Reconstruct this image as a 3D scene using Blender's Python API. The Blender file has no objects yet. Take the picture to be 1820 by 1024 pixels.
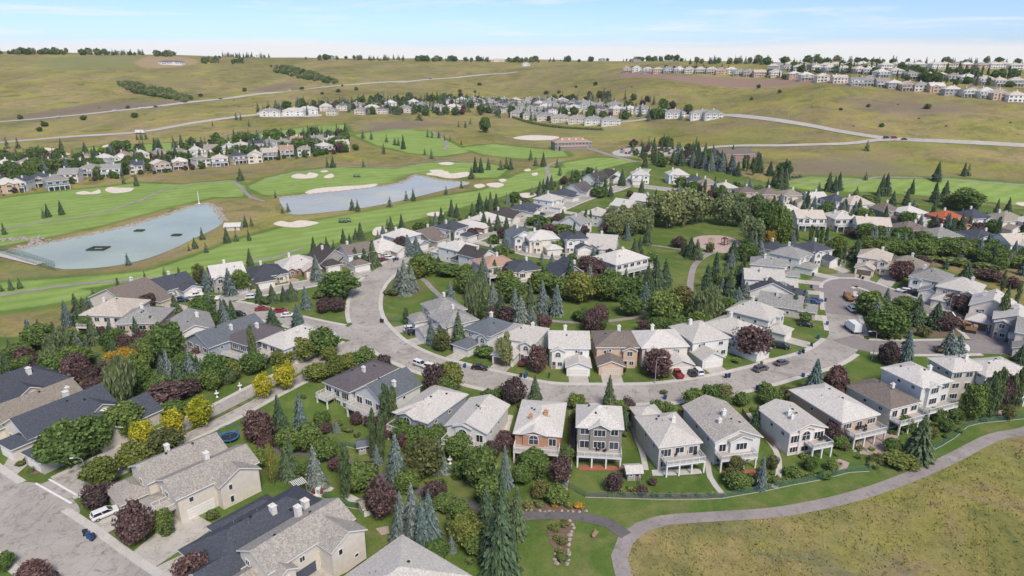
import bpy, math, random
import numpy as np
from mathutils import Matrix, Vector
random.seed(7); rs = np.random.RandomState(7)
scene = bpy.context.scene
COL = scene.collection
rad = math.radians
# ------------------------------------------------------------------ camera
CAM_H = 80.0; PITCH = rad(18.8); FPX = 1213.0
cam = bpy.data.cameras.new('camera'); camo = bpy.data.objects.new('camera', cam); COL.objects.link(camo)
cam.sensor_width = 36; cam.lens = 36*FPX/1820; cam.clip_start = 1; cam.clip_end = 30000
camo.location = (0, 0, CAM_H); camo.rotation_euler = (rad(90)-PITCH, 0, 0)
scene.camera = camo
# ------------------------------------------------------------------ light
SUN_EL, SUN_AZ = 50, 160          # azimuth clockwise from +Y (behind the camera, a little to the right)
world = bpy.data.worlds.new('World'); scene.world = world; world.use_nodes = True
wn = world.node_tree; N = wn.nodes; N.clear()
def wnode(t, **k):
    n = N.new(t)
    for a, b in k.items(): setattr(n, a, b)
    return n
sky = wnode('ShaderNodeTexSky', sky_type='NISHITA', sun_disc=False, sun_elevation=rad(SUN_EL), sun_rotation=rad(SUN_AZ))
sky.altitude = 1200; sky.air_density = 1.0; sky.dust_density = 0.6; sky.ozone_density = 1.5
tc = wnode('ShaderNodeTexCoord'); sep = wnode('ShaderNodeSeparateXYZ')
wn.links.new(tc.outputs['Generated'], sep.inputs[0])
# thin cloud sheet: direction projected on a flat layer
addz = wnode('ShaderNodeMath', operation='ADD'); addz.inputs[1].default_value = 0.035
wn.links.new(sep.outputs['Z'], addz.inputs[0])
mx = wnode('ShaderNodeMath', operation='MAXIMUM'); mx.inputs[1].default_value = 0.02; wn.links.new(addz.outputs[0], mx.inputs[0])
dx = wnode('ShaderNodeMath', operation='DIVIDE'); dy = wnode('ShaderNodeMath', operation='DIVIDE')
wn.links.new(sep.outputs['X'], dx.inputs[0]); wn.links.new(mx.outputs[0], dx.inputs[1])
wn.links.new(sep.outputs['Y'], dy.inputs[0]); wn.links.new(mx.outputs[0], dy.inputs[1])
cmb = wnode('ShaderNodeCombineXYZ'); wn.links.new(dx.outputs[0], cmb.inputs[0]); wn.links.new(dy.outputs[0], cmb.inputs[1])
nz = wnode('ShaderNodeTexNoise'); nz.inputs['Scale'].default_value = 0.23; nz.inputs['Detail'].default_value = 7; nz.inputs['Roughness'].default_value = 0.62
nz.inputs['Distortion'].default_value = 0.8
cof = wnode('ShaderNodeVectorMath', operation='ADD'); cof.inputs[1].default_value = (23.6, 22.6, 0.0)
wn.links.new(cmb.outputs[0], cof.inputs[0]); wn.links.new(cof.outputs[0], nz.inputs['Vector'])
rp = wnode('ShaderNodeValToRGB'); rp.color_ramp.elements[0].position = 0.50; rp.color_ramp.elements[1].position = 0.76
wn.links.new(nz.outputs[0], rp.inputs[0])
# low white bank of far cloud along the horizon
hz = wnode('ShaderNodeTexNoise'); hz.inputs['Scale'].default_value = 3.0; hz.inputs['Detail'].default_value = 5
mpn = wnode('ShaderNodeMapping'); mpn.inputs['Scale'].default_value = (1, 1, 9); wn.links.new(tc.outputs['Generated'], mpn.inputs[0]); wn.links.new(mpn.outputs[0], hz.inputs['Vector'])
hm = wnode('ShaderNodeMath', operation='MULTIPLY_ADD'); hm.inputs[1].default_value = -0.020; wn.links.new(hz.outputs[0], hm.inputs[0]); wn.links.new(sep.outputs['Z'], hm.inputs[2])
hr = wnode('ShaderNodeMapRange'); hr.inputs[1].default_value = 0.0; hr.inputs[2].default_value = 0.009; hr.inputs[3].default_value = 0.9; hr.inputs[4].default_value = 0.0
wn.links.new(hm.outputs[0], hr.inputs[0])
mxx = wnode('ShaderNodeMath', operation='MAXIMUM'); wn.links.new(rp.outputs[0], mxx.inputs[0]); wn.links.new(hr.outputs[0], mxx.inputs[1])
mix = wnode('ShaderNodeMixRGB'); mix.inputs[2].default_value = (6.0, 5.9, 5.85, 1)
hs = wnode('ShaderNodeMixRGB', blend_type='MULTIPLY'); hs.inputs[0].default_value = 1.0; hs.inputs[2].default_value = (0.72, 0.74, 0.89, 1)   # white balance of the photograph
wn.links.new(sky.outputs[0], hs.inputs[1])
sat = wnode('ShaderNodeHueSaturation'); sat.inputs['Saturation'].default_value = 1.1; wn.links.new(hs.outputs[0], sat.inputs['Color'])
hzf = wnode('ShaderNodeMapRange'); hzf.inputs[1].default_value = 0.0; hzf.inputs[2].default_value = 0.14; hzf.inputs[3].default_value = 1.0; hzf.inputs[4].default_value = 0.0; wn.links.new(sep.outputs['Z'], hzf.inputs[0])
low = wnode('ShaderNodeMixRGB', blend_type='MULTIPLY'); low.inputs[2].default_value = (0.72, 0.88, 1.12, 1); wn.links.new(hzf.outputs[0], low.inputs[0]); wn.links.new(sat.outputs[0], low.inputs[1])
wn.links.new(mxx.outputs[0], mix.inputs[0]); wn.links.new(low.outputs[0], mix.inputs[1])
bg = wnode('ShaderNodeBackground'); bg.inputs[1].default_value = 0.06
wo = wnode('ShaderNodeOutputWorld')
wn.links.new(mix.outputs[0], bg.inputs[0]); wn.links.new(bg.outputs[0], wo.inputs[0])
sl = bpy.data.lights.new('sun', 'SUN'); sl.energy = 1.45; sl.angle = rad(20); sl.color = (1, 0.92, 0.80)
so = bpy.data.objects.new('sun', sl); COL.objects.link(so)
d = Vector((math.sin(rad(SUN_AZ))*math.cos(rad(SUN_EL)), math.cos(rad(SUN_AZ))*math.cos(rad(SUN_EL)), math.sin(rad(SUN_EL))))
so.rotation_euler = d.to_track_quat('Z', 'Y').to_euler(); so.location = d*400
vs = scene.view_settings; vs.view_transform = 'Standard'; vs.look = 'None'; vs.exposure = 1.45; vs.gamma = 1
scene.render.engine = 'CYCLES'
scene.cycles.max_bounces = 4; scene.cycles.diffuse_bounces = 2; scene.cycles.transparent_max_bounces = 8

# ------------------------------------------------------------------ terrain height
SN, CS = math.sin(PITCH), math.cos(PITCH)
def row_tan(py):                       # drop per metre forward for an image row
    v = (512-py)/FPX
    return (SN - v*CS)/(CS + v*SN)
def u_of(px, py=110):
    v = (512-py)/FPX
    return (px-910)/FPX/(CS+v*SN)
# per column of the photograph: (distance, row at which that ground shows); nearer than the first it is level
PROF = {
 -250: [(430,None),(520,310),(640,262),(800,222),(950,190),(1200,138),(1600,93),(1900,88),(2600,108)],
 0:    [(440,None),(530,295),(640,254),(800,217),(950,186),(1200,138),(1600,93),(1900,90),(2600,110)],
 300:  [(440,None),(560,286),(680,238),(860,192),(1000,170),(1250,133),(1600,103),(1900,96),(2600,114)],
 600:  [(440,None),(600,260),(780,215),(960,185),(1200,153),(1500,126),(1750,108),(2000,102),(2800,116)],
 900:  [(440,None),(620,260),(850,217),(1000,194),(1200,172),(1500,138),(1750,114),(2000,103),(2800,116)],
 1200: [(440,None),(560,270),(700,228),(780,205),(840,182),(900,155),(950,140),(1020,127),(1300,111),(1700,106),(2600,118)],
 1480: [(420,None),(500,275),(590,230),(660,195),(720,163),(750,150),(800,139),(900,126),(1100,115),(1500,111),(2600,122)],
 1820: [(400,None),(450,300),(510,258),(570,215),(610,188),(640,175),(700,154),(800,140),(950,124),(1300,115),(2600,125)],
 2150: [(390,None),(430,310),(490,262),(550,220),(590,195),(620,182),(680,160),(800,145),(950,128),(1300,117),(2600,128)],
}
NU, NY = 860, 470
UG = np.linspace(-1.3, 1.3, NU); YG = np.exp(np.linspace(math.log(30), math.log(5200), NY))
cols = sorted(PROF); uc = np.array([u_of(c) for c in cols]); tab = []
for c in cols:
    ys, zs = [0], [0]
    for (Y, r) in PROF[c]:
        ys.append(Y); zs.append(0.0 if r is None else CAM_H - Y*row_tan(r))
    ys.append(5300); zs.append(zs[-1]-60)
    zc = np.interp(YG, ys, zs)
    k = np.exp(-0.5*(np.arange(-14, 15)/5.0)**2); k /= k.sum()
    tab.append(np.convolve(np.pad(zc, 14, 'edge'), k, 'valid'))
tab = np.array(tab)
# smooth (cosine) blend between columns
ZG = np.zeros((NY, NU))
idx = np.clip(np.searchsorted(uc, UG)-1, 0, len(uc)-2)
tt = np.clip((UG-uc[idx])/(uc[idx+1]-uc[idx]), 0, 1)
tt = 0.5*tt + 0.5*tt*tt*(3-2*tt)
ZG[:] = (tab[idx].T*(1-tt) + tab[idx+1].T*tt)
XX = UG[None, :]*YG[:, None]; YY = np.repeat(YG[:, None], NU, 1)
def bump(x, y, s, seed):
    r = np.random.RandomState(seed); o = 0
    for i in range(6):
        a = r.rand()*6.28; f = (0.6+0.9*r.rand())/s; p = r.rand()*6.28
        o = o + np.sin((x*math.cos(a)+y*math.sin(a))*f*6.28+p)
    return o/6
far = np.clip((YY-480)/500, 0, 1)
hill = np.clip((ZG-8)/25, 0, 1)
ZG += bump(XX, YY, 420, 3)*3.5*far + bump(XX, YY, 170, 5)*1.6*far
gul = 1-np.abs(bump(XX*1.0, YY*0.35, 190, 11))*2.2                 # drainage folds down the hillsides
ZG -= np.clip(gul, 0, 1)**2*5.0*hill*far*np.clip((1500-YY)/400, 0, 1)*np.clip((0.22-UG[None, :])/0.2, 0, 1)
LU0, LUD = UG[0], UG[1]-UG[0]; LY0, LYD = math.log(YG[0]), math.log(YG[1])-math.log(YG[0])
def gz(x, y):
    x = np.asarray(x, float); y = np.maximum(np.asarray(y, float), 31)
    fu = np.clip((x/y-LU0)/LUD, 0, NU-1.001); fy = np.clip((np.log(y)-LY0)/LYD, 0, NY-1.001)
    i = fy.astype(int); j = fu.astype(int); a = fy-i; b = fu-j
    return ZG[i, j]*(1-a)*(1-b)+ZG[i+1, j]*a*(1-b)+ZG[i, j+1]*(1-a)*b+ZG[i+1, j+1]*a*b
def ray(px, py):
    h = (px-910)/FPX; v = (512-py)/FPX
    return np.array([h, CS+v*SN, -SN+v*CS])
TS = np.exp(np.linspace(math.log(40), math.log(4800), 1500))
def P(px, py, h=0.0):                  # first ground point (raised by h) seen at a pixel
    dr = ray(px, py); X = dr[0]*TS; Y = dr[1]*TS; Z = CAM_H+dr[2]*TS
    s = Z-(gz(X, Y)+h); k = np.nonzero(s < 0)[0]
    if len(k) == 0: k = [np.argmin(np.abs(s))]
    k = max(k[0], 1); a = s[k-1]/(s[k-1]-s[k]+1e-9); a = min(max(a, 0), 1); t = TS[k-1]*(1-a)+TS[k]*a
    return Vector((dr[0]*t, dr[1]*t, float(gz(dr[0]*t, dr[1]*t))))
def PZ(px, py, z):
    dr = ray(px, py); t = (z-CAM_H)/dr[2]
    return Vector((dr[0]*t, dr[1]*t, z))
def to_px(x, y, z):
    dd = y*CS+(CAM_H-z)*SN; up = y*SN-(CAM_H-z)*CS
    return 910+FPX*x/dd, 512-FPX*up/dd
def mscale(p): return FPX/(p[1]*CS+(CAM_H-p[2])*SN)      # pixels per metre at a point
def inpoly(x, y, poly):
    r = np.zeros(np.shape(x), bool); n = len(poly); j = n-1
    for i in range(n):
        xi, yi = poly[i][:2]; xj, yj = poly[j][:2]
        if yi != yj:
            r ^= ((yi > y) != (yj > y)) & (x < (xj-xi)*(y-yi)/(yj-yi)+xi)
        j = i
    return r
def segdist(x, y, pts, closed=False):
    best = np.full(np.shape(x), 1e9); n = len(pts)
    for i in range(n if closed else n-1):
        ax, ay = pts[i][:2]; bx, by = pts[(i+1) % n][:2]; ex, ey = bx-ax, by-ay; L = ex*ex+ey*ey+1e-9
        t = np.clip(((x-ax)*ex+(y-ay)*ey)/L, 0, 1)
        best = np.minimum(best, np.hypot(x-ax-t*ex, y-ay-t*ey))
    return best
def softmask(poly, soft):
    bb = np.array([q[:2] for q in poly]); m = (XX > bb[:, 0].min()-soft) & (XX < bb[:, 0].max()+soft) & (YY > bb[:, 1].min()-soft) & (YY < bb[:, 1].max()+soft)
    out = np.zeros(XX.shape); x = XX[m]; y = YY[m]
    s = segdist(x, y, poly, True)*np.where(inpoly(x, y, poly), 1, -1)
    t = np.clip(s/soft*0.5+0.5, 0, 1); out[m] = t*t*(3-2*t)
    return out
def smooth_line(pts, step, closed=False):
    pts = [Vector(p) for p in pts]; n = len(pts); out = []
    rng = range(n if closed else n-1)
    for i in rng:
        p1, p2 = pts[i], pts[(i+1) % n]
        p0 = pts[(i-1) % n] if (closed or i > 0) else p1*2-p2
        p3 = pts[(i+2) % n] if (closed or i < n-2) else p2*2-p1
        m = max(1, int((p2-p1).length/step))
        for k in range(m):
            t = k/m; out.append(0.5*((2*p1)+(-p0+p2)*t+(2*p0-5*p1+4*p2-p3)*t*t+(-p0+3*p1-3*p2+p3)*t**3))
    if not closed: out.append(pts[-1])
    return out
# the yards behind the nearest row lie one storey lower (walk-out basements)
LOW = [(430,800),(560,704),(628,706),(700,720),(800,735),(910,742),(1010,742),(1150,748),(1240,738),(1370,728),(1470,712),(1570,696),(1640,683),(1720,670),(1830,655),(2000,640),(2300,700),(2300,1400),(700,1400),(640,1000),(560,880)]
LOWP = [PZ(a, b, 0) for a, b in LOW]
ZG -= 2.6*softmask(LOWP, 5.5)

POND1 = [(12,446),(40,440),(90,430),(160,416),(230,400),(290,383),(335,368),(372,363),(392,380),(398,392),(385,405),(350,422),(315,440),(280,454),(240,466),(190,475),(130,479),(100,477),(60,462),(25,452)]
POND2 = [(497,352),(530,347),(600,340),(660,333),(705,327),(727,318),(735,312),(750,313),(790,321),(830,324),(832,328),(800,336),(750,348),(700,360),(640,371),(580,378),(525,382),(508,374)]
for L_ in (POND1, POND2):              # level basins
    q_ = [P(*c) for c in L_]; lv = sum(c.z for c in q_)/len(q_); m_ = np.clip(softmask(q_, 50)*2.2, 0, 1)
    ZG = ZG*(1-m_)+lv*m_
# ------------------------------------------------------------------ materials
MATS = {}
def _nt(name):
    m = bpy.data.materials.new(name); m.use_nodes = True; nt = m.node_tree; nt.nodes.clear()
    o = nt.nodes.new('ShaderNodeOutputMaterial'); b = nt.nodes.new('ShaderNodeBsdfPrincipled'); nt.links.new(b.outputs[0], o.inputs[0])
    return m, nt, b, o
def nd(nt, t, ins=None, **k):
    n = nt.nodes.new(t)
    for a, v in k.items(): setattr(n, a, v)
    for a, v in (ins or {}).items():
        if isinstance(v, bpy.types.NodeSocket): nt.links.new(v, n.inputs[a])
        else: n.inputs[a].default_value = v
    return n
def c4(c): return (c[0], c[1], c[2], 1)
def noise(nt, vec, scale, detail=3, rough=0.55, dist=0):
    return nd(nt, 'ShaderNodeTexNoise', {'Vector': vec, 'Scale': scale, 'Detail': detail, 'Roughness': rough, 'Distortion': dist}).outputs[0]
def ramp(nt, fac, stops):
    r = nd(nt, 'ShaderNodeValToRGB', {0: fac}); e = r.color_ramp.elements
    while len(e) < len(stops): e.new(0.5)
    for i, (p, c) in enumerate(stops): e[i].position = p; e[i].color = c4(c) if len(c) == 3 else c
    return r.outputs[0]
def mixc(nt, fac, a, b, mode='MIX'):
    n = nt.nodes.new('ShaderNodeMixRGB'); n.blend_type = mode
    for i, v in ((0, fac), (1, a), (2, b)):
        if isinstance(v, bpy.types.NodeSocket): nt.links.new(v, n.inputs[i])
        else: n.inputs[i].default_value = v if (i == 0 or len(v) == 4) else c4(v)
    return n.outputs[0]
def mth(nt, op, a, b=0.0, c=0.0):
    n = nt.nodes.new('ShaderNodeMath'); n.operation = op
    for i, v in enumerate((a, b, c)):
        if isinstance(v, bpy.types.NodeSocket): nt.links.new(v, n.inputs[i])
        else: n.inputs[i].default_value = v
    return n.outputs[0]
def objco(nt): return nd(nt, 'ShaderNodeTexCoord').outputs['Object']
def wpos(nt): return nd(nt, 'ShaderNodeNewGeometry').outputs['Position']
def orand(nt): return nd(nt, 'ShaderNodeObjectInfo').outputs['Random']
def plain(name, col, rough=0.8, var=0.12, scale=1.5, metal=0.0, bumpd=0.0, spec=0.3):
    if name in MATS: return MATS[name]
    m, nt, b, o = _nt(name); v = objco(nt)
    n1 = noise(nt, v, scale, 4); lo = [x*(1-var) for x in col]; hi = [min(1, x*(1+var)) for x in col]
    c = ramp(nt, n1, [(0.3, lo), (0.7, hi)])
    nt.links.new(c, b.inputs['Base Color']); b.inputs['Roughness'].default_value = rough; b.inputs['Metallic'].default_value = metal
    b.inputs['Specular IOR Level'].default_value = spec
    if bumpd:
        bp = nd(nt, 'ShaderNodeBump', {'Height': noise(nt, v, 14, 3), 'Distance': bumpd}); nt.links.new(bp.outputs[0], b.inputs['Normal'])
    MATS[name] = m; return m
def roof_mat(name, col, mott=0.35, tint=(0.30, 0.24, 0.19)):
    m, nt, b, o = _nt(name); v = objco(nt)
    cell = nd(nt, 'ShaderNodeTexVoronoi', {'Vector': nd(nt, 'ShaderNodeMapping', {'Vector': v, 'Scale': (4.4, 4.4, 8.0)}).outputs[0], 'Scale': 1.0}).outputs['Color']
    g = nd(nt, 'ShaderNodeSeparateColor', {0: cell}).outputs[0]
    lo = [x*(1-mott) for x in col]; hi = [min(1, x*(1+mott*0.8)) for x in col]
    c = ramp(nt, g, [(0.0, lo), (0.5, col), (1.0, hi)])
    big = noise(nt, v, 0.45, 4, 0.6)
    c = mixc(nt, mth(nt, 'MULTIPLY', ramp(nt, big, [(0.45, (0, 0, 0)), (0.75, (1, 1, 1))]), 0.45*mott/0.35), c, [col[i]*0.55+tint[i]*0.25 for i in range(3)])
    stk = noise(nt, nd(nt, 'ShaderNodeMapping', {'Vector': v, 'Scale': (2.5, 2.5, 0.25)}).outputs[0], 1.2, 4)
    c = mixc(nt, 0.5, c, ramp(nt, stk, [(0.3, (0.72, 0.72, 0.72)), (0.7, (1.15, 1.15, 1.15))]), 'MULTIPLY')
    c = mixc(nt, 1.0, c, ramp(nt, orand(nt), [(0, (0.88, 0.87, 0.86)), (1, (1.08, 1.08, 1.08))]), 'MULTIPLY')
    nt.links.new(c, b.inputs['Base Color']); b.inputs['Roughness'].default_value = 0.9; b.inputs['Specular IOR Level'].default_value = 0.2
    z = nd(nt, 'ShaderNodeSeparateXYZ', {0: v}).outputs[2]
    saw = mth(nt, 'FRACT', mth(nt, 'MULTIPLY', z, 7.0))
    h = mth(nt, 'ADD', mth(nt, 'MULTIPLY', saw, 0.6), g)
    bp = nd(nt, 'ShaderNodeBump', {'Height': h, 'Distance': 0.05, 'Strength': 0.7}); nt.links.new(bp.outputs[0], b.inputs['Normal'])
    return m
ROOF = {'L': roof_mat('cedar_shake_pale', (0.585, 0.55, 0.495), 0.16), 'G': roof_mat('shingle_grey', (0.30, 0.29, 0.27)), 'H': roof_mat('shake_weathered', (0.40, 0.365, 0.32), 0.30),
        'S': roof_mat('shingle_slate', (0.075, 0.083, 0.10), 0.2, (0.1, 0.1, 0.1)), 'K': roof_mat('shingle_bluegrey', (0.135, 0.15, 0.165), 0.22, (0.1, 0.1, 0.1)),
        'B': roof_mat('shingle_brown', (0.20, 0.165, 0.14), 0.25), 'C': roof_mat('shingle_charcoal', (0.075, 0.066, 0.063), 0.22, (0.1, 0.1, 0.1)),
        'T': roof_mat('tile_salmon', (0.42, 0.27, 0.20), 0.2), 'N': roof_mat('shingle_tan', (0.30, 0.265, 0.215), 0.22), 'O': roof_mat('tile_orange', (0.52, 0.13, 0.06), 0.18, (0.5, 0.2, 0.1)),
        'U': roof_mat('shingle_mauve', (0.12, 0.105, 0.11), 0.2, (0.1, 0.1, 0.1)), 'Q': roof_mat('shake_buff', (0.55, 0.48, 0.40), 0.22)}
ROOFN = {'L': 'pale grey', 'G': 'grey', 'H': 'weathered grey', 'S': 'dark slate', 'K': 'blue-grey', 'B': 'brown', 'C': 'charcoal', 'T': 'salmon', 'N': 'tan', 'O': 'orange-red', 'U': 'dark grey', 'Q': 'buff'}
def wall_mat(name, col, siding=True):
    m, nt, b, o = _nt(name); v = objco(nt)
    n1 = noise(nt, v, 0.9, 5, 0.6); c = ramp(nt, n1, [(0.25, [x*0.88 for x in col]), (0.75, [min(1, x*1.06) for x in col])])
    c = mixc(nt, 1.0, c, ramp(nt, orand(nt), [(0, (0.9, 0.9, 0.9)), (1, (1.05, 1.05, 1.05))]), 'MULTIPLY')
    nt.links.new(c, b.inputs['Base Color']); b.inputs['Roughness'].default_value = 0.85; b.inputs['Specular IOR Level'].default_value = 0.25
    if siding:
        z = nd(nt, 'ShaderNodeSeparateXYZ', {0: v}).outputs[2]; saw = mth(nt, 'FRACT', mth(nt, 'MULTIPLY', z, 5.0))
        bp = nd(nt, 'ShaderNodeBump', {'Height': saw, 'Distance': 0.03, 'Strength': 0.8})
    else:
        bp = nd(nt, 'ShaderNodeBump', {'Height': noise(nt, v, 20, 4), 'Distance': 0.01})
    nt.links.new(bp.outputs[0], b.inputs['Normal']); return m
def brick_mat(name, c1, c2, mo):
    m, nt, b, o = _nt(name); v = objco(nt); s = nd(nt, 'ShaderNodeSeparateXYZ', {0: v})
    cm = nd(nt, 'ShaderNodeCombineXYZ', {0: mth(nt, 'ADD', s.outputs[0], s.outputs[1]), 1: s.outputs[2]}).outputs[0]
    br = nd(nt, 'ShaderNodeTexBrick', {'Vector': cm, 'Color1': c4(c1), 'Color2': c4(c2), 'Mortar': c4(mo), 'Scale': 1.0, 'Mortar Size': 0.008, 'Brick Width': 0.24, 'Row Height': 0.08})
    nt.links.new(br.outputs[0], b.inputs['Base Color']); b.inputs['Roughness'].default_value = 0.9; return m
WALL = {'w': wall_mat('siding_white', (0.80, 0.78, 0.735)), 'c': wall_mat('stucco_cream', (0.71, 0.64, 0.545), False), 'p': wall_mat('stucco_peach', (0.60, 0.43, 0.31), False),
        'b': wall_mat('siding_bluegrey', (0.37, 0.41, 0.46)), 'g': wall_mat('siding_grey', (0.40, 0.385, 0.36)), 'r': brick_mat('brick_red', (0.34, 0.15, 0.10), (0.27, 0.11, 0.075), (0.4, 0.35, 0.3)),
        'o': brick_mat('brick_orange', (0.46, 0.22, 0.12), (0.40, 0.18, 0.10), (0.45, 0.36, 0.28)), 'k': wall_mat('stucco_pink', (0.76, 0.66, 0.60), False), 's': wall_mat('siding_sand', (0.62, 0.57, 0.50)),
        't': wall_mat('siding_taupe', (0.30, 0.265, 0.235)), 'n': wall_mat('siding_navy', (0.16, 0.185, 0.22)), 'e': wall_mat('stucco_orange', (0.52, 0.19, 0.11), False)}
WALLN = {'w': 'white', 'c': 'cream', 'p': 'peach', 'b': 'blue-grey', 'g': 'grey', 'r': 'red brick', 'o': 'orange brick', 'k': 'pink', 's': 'sand', 't': 'taupe', 'n': 'navy', 'e': 'orange-red'}
TRIM = plain('trim_white', (0.74, 0.73, 0.70), 0.6, 0.06)
CONC = plain('concrete_post', (0.52, 0.50, 0.46), 0.9, 0.12)
FOUND = plain('foundation', (0.36, 0.34, 0.31), 0.9, 0.12)
WOOD = plain('deck_wood', (0.33, 0.22, 0.14), 0.85, 0.25, 6)
DECKF = plain('deck_floor', (0.42, 0.38, 0.34), 0.85, 0.2, 4)
DOORM = plain('door_paint', (0.30, 0.22, 0.17), 0.6, 0.1)
GDW = plain('garage_white', (0.74, 0.71, 0.66), 0.6, 0.05); GDC = plain('garage_cream', (0.60, 0.52, 0.42), 0.6, 0.05); GDS = plain('garage_slate', (0.085, 0.095, 0.13), 0.55, 0.08); GDB = plain('garage_brown', (0.16, 0.12, 0.09), 0.6, 0.1)
CHIM = plain('chimney_white', (0.70, 0.67, 0.62), 0.85, 0.1); CHIMO = plain('chimney_orange', (0.50, 0.27, 0.15), 0.85, 0.15)
METAL = plain('metal_grey', (0.35, 0.36, 0.37), 0.45, 0.1, 2, 0.6); DARK = plain('dark_metal', (0.03, 0.03, 0.033), 0.5, 0.2)
def glass_mat(name, col, rough=0.18, spec=0.35):
    m, nt, b, o = _nt(name); r = orand(nt)
    c = ramp(nt, r, [(0.0, [x*0.5 for x in col]), (0.6, col), (1.0, [x*1.6+0.01 for x in col])])
    nt.links.new(c, b.inputs['Base Color']); b.inputs['Roughness'].default_value = rough; b.inputs['Specular IOR Level'].default_value = spec; return m
GLASS = glass_mat('window_glass', (0.035, 0.042, 0.05)); RGLASS = glass_mat('rail_glass', (0.30, 0.33, 0.34), 0.2)
# ------------------------------------------------------------------ mesh helpers
class MB:
    def __init__(s): s.v = []; s.f = []; s.m = []
    def add(s, vs, fs, mi=0):
        n = len(s.v); s.v += [tuple(q) for q in vs]; s.f += [tuple(n+i for i in f) for f in fs]; s.m += [mi]*len(fs)
    def box(s, x0, x1, y0, y1, z0, z1, mi=0, faces='tbsnew'):
        vs = [(x0,y0,z0),(x1,y0,z0),(x1,y1,z0),(x0,y1,z0),(x0,y0,z1),(x1,y0,z1),(x1,y1,z1),(x0,y1,z1)]
        F = {'b': (3,2,1,0), 't': (4,5,6,7), 's': (0,1,5,4), 'e': (1,2,6,5), 'n': (2,3,7,6), 'w': (3,0,4,7)}
        s.add(vs, [F[c] for c in faces], mi)
    def bar(s, a, b, r, mi=0, sides=4, r2=None):
        a = Vector(a); b = Vector(b); dd = (b-a)
        if dd.length < 1e-6: return
        z = dd.normalized(); x = z.orthogonal().normalized(); y = z.cross(x); vs = []
        for p, rr in ((a, r), (b, r if r2 is None else r2)):
            for i in range(sides):
                t = 6.28318*(i+0.5)/sides; vs.append(p+(x*math.cos(t)+y*math.sin(t))*rr)
        fs = [(i, (i+1) % sides, sides+(i+1) % sides, sides+i) for i in range(sides)]+[tuple(range(sides-1, -1, -1)), tuple(range(sides, 2*sides))]
        s.add(vs, fs, mi)
    def lathe(s, prof, n=12, c=(0, 0, 0), mi=0, caps=True):
        vs = []; fs = []
        for (r, z) in prof:
            for i in range(n): vs.append((c[0]+r*math.cos(6.28318*i/n), c[1]+r*math.sin(6.28318*i/n), c[2]+z))
        for k in range(len(prof)-1):
            for i in range(n): fs.append((k*n+i, k*n+(i+1) % n, (k+1)*n+(i+1) % n, (k+1)*n+i))
        if caps: fs.append(tuple(range(n-1, -1, -1))); fs.append(tuple(range((len(prof)-1)*n, len(prof)*n)))
        s.add(vs, fs, mi)
    def mesh(s, name, mats):
        me = bpy.data.meshes.new(name); me.from_pydata(s.v, [], s.f)
        for m in (mats if isinstance(mats, (list, tuple)) else [mats]): me.materials.append(m)
        if any(s.m): me.polygons.foreach_set('material_index', s.m)
        me.update(); return me
    def obj(s, name, mats, parent=None): return link(name, s.mesh(name, mats), parent)
def link(name, me, parent=None, loc=None, rotz=0):
    o = bpy.data.objects.new(name, me); COL.objects.link(o)
    if parent is not None: o.parent = parent
    if loc is not None: o.location = loc
    if rotz: o.rotation_euler = (0, 0, rotz)
    return o
def empty(name, loc, rotz=0, sc=None):
    o = bpy.data.objects.new(name, None); COL.objects.link(o); o.location = loc; o.rotation_euler = (0, 0, rotz); o.empty_display_size = 0.3
    if sc: o.scale = sc
    return o
def struct(o, kind='structure', label=None, cat=None):
    o['kind'] = kind
    if label: o['label'] = label
    if cat: o['category'] = cat
    return o
ORDS = ['', 'first','second','third','fourth','fifth','sixth','seventh','eighth','ninth','tenth','eleventh','twelfth','thirteenth','fourteenth','fifteenth','sixteenth','seventeenth','eighteenth','nineteenth']
TENS = {2: 'twent', 3: 'thirt', 4: 'fort', 5: 'fift', 6: 'sixt', 7: 'sevent', 8: 'eight', 9: 'ninet'}
def ordw(n):
    if n < 20: return ORDS[n]
    if n >= 100: return '%dth' % n
    t, r = divmod(n, 10)
    return TENS[t]+('ieth' if r == 0 else 'y-'+ORDS[r])
REG = []
def reg(o, phrase, place, cat, group=None):
    o['category'] = cat
    if group: o['group'] = group
    REG.append((o, phrase, place)); return o
def finish_labels():
    by = {}
    for o, ph, pl in REG:
        l = o.location; by.setdefault((ph, pl), []).append((to_px(l.x, l.y, l.z)[0], o))
    for (ph, pl), L in by.items():
        L.sort(key=lambda q: q[0])
        for i, (_, o) in enumerate(L):
            o['label'] = (ph+' '+pl).strip() if len(L) == 1 else '%s %s, %s from the left' % (ph, pl, ordw(i+1))
def draped(x, y, off=0.0): return (x, y, float(gz(x, y))+off)
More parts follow.
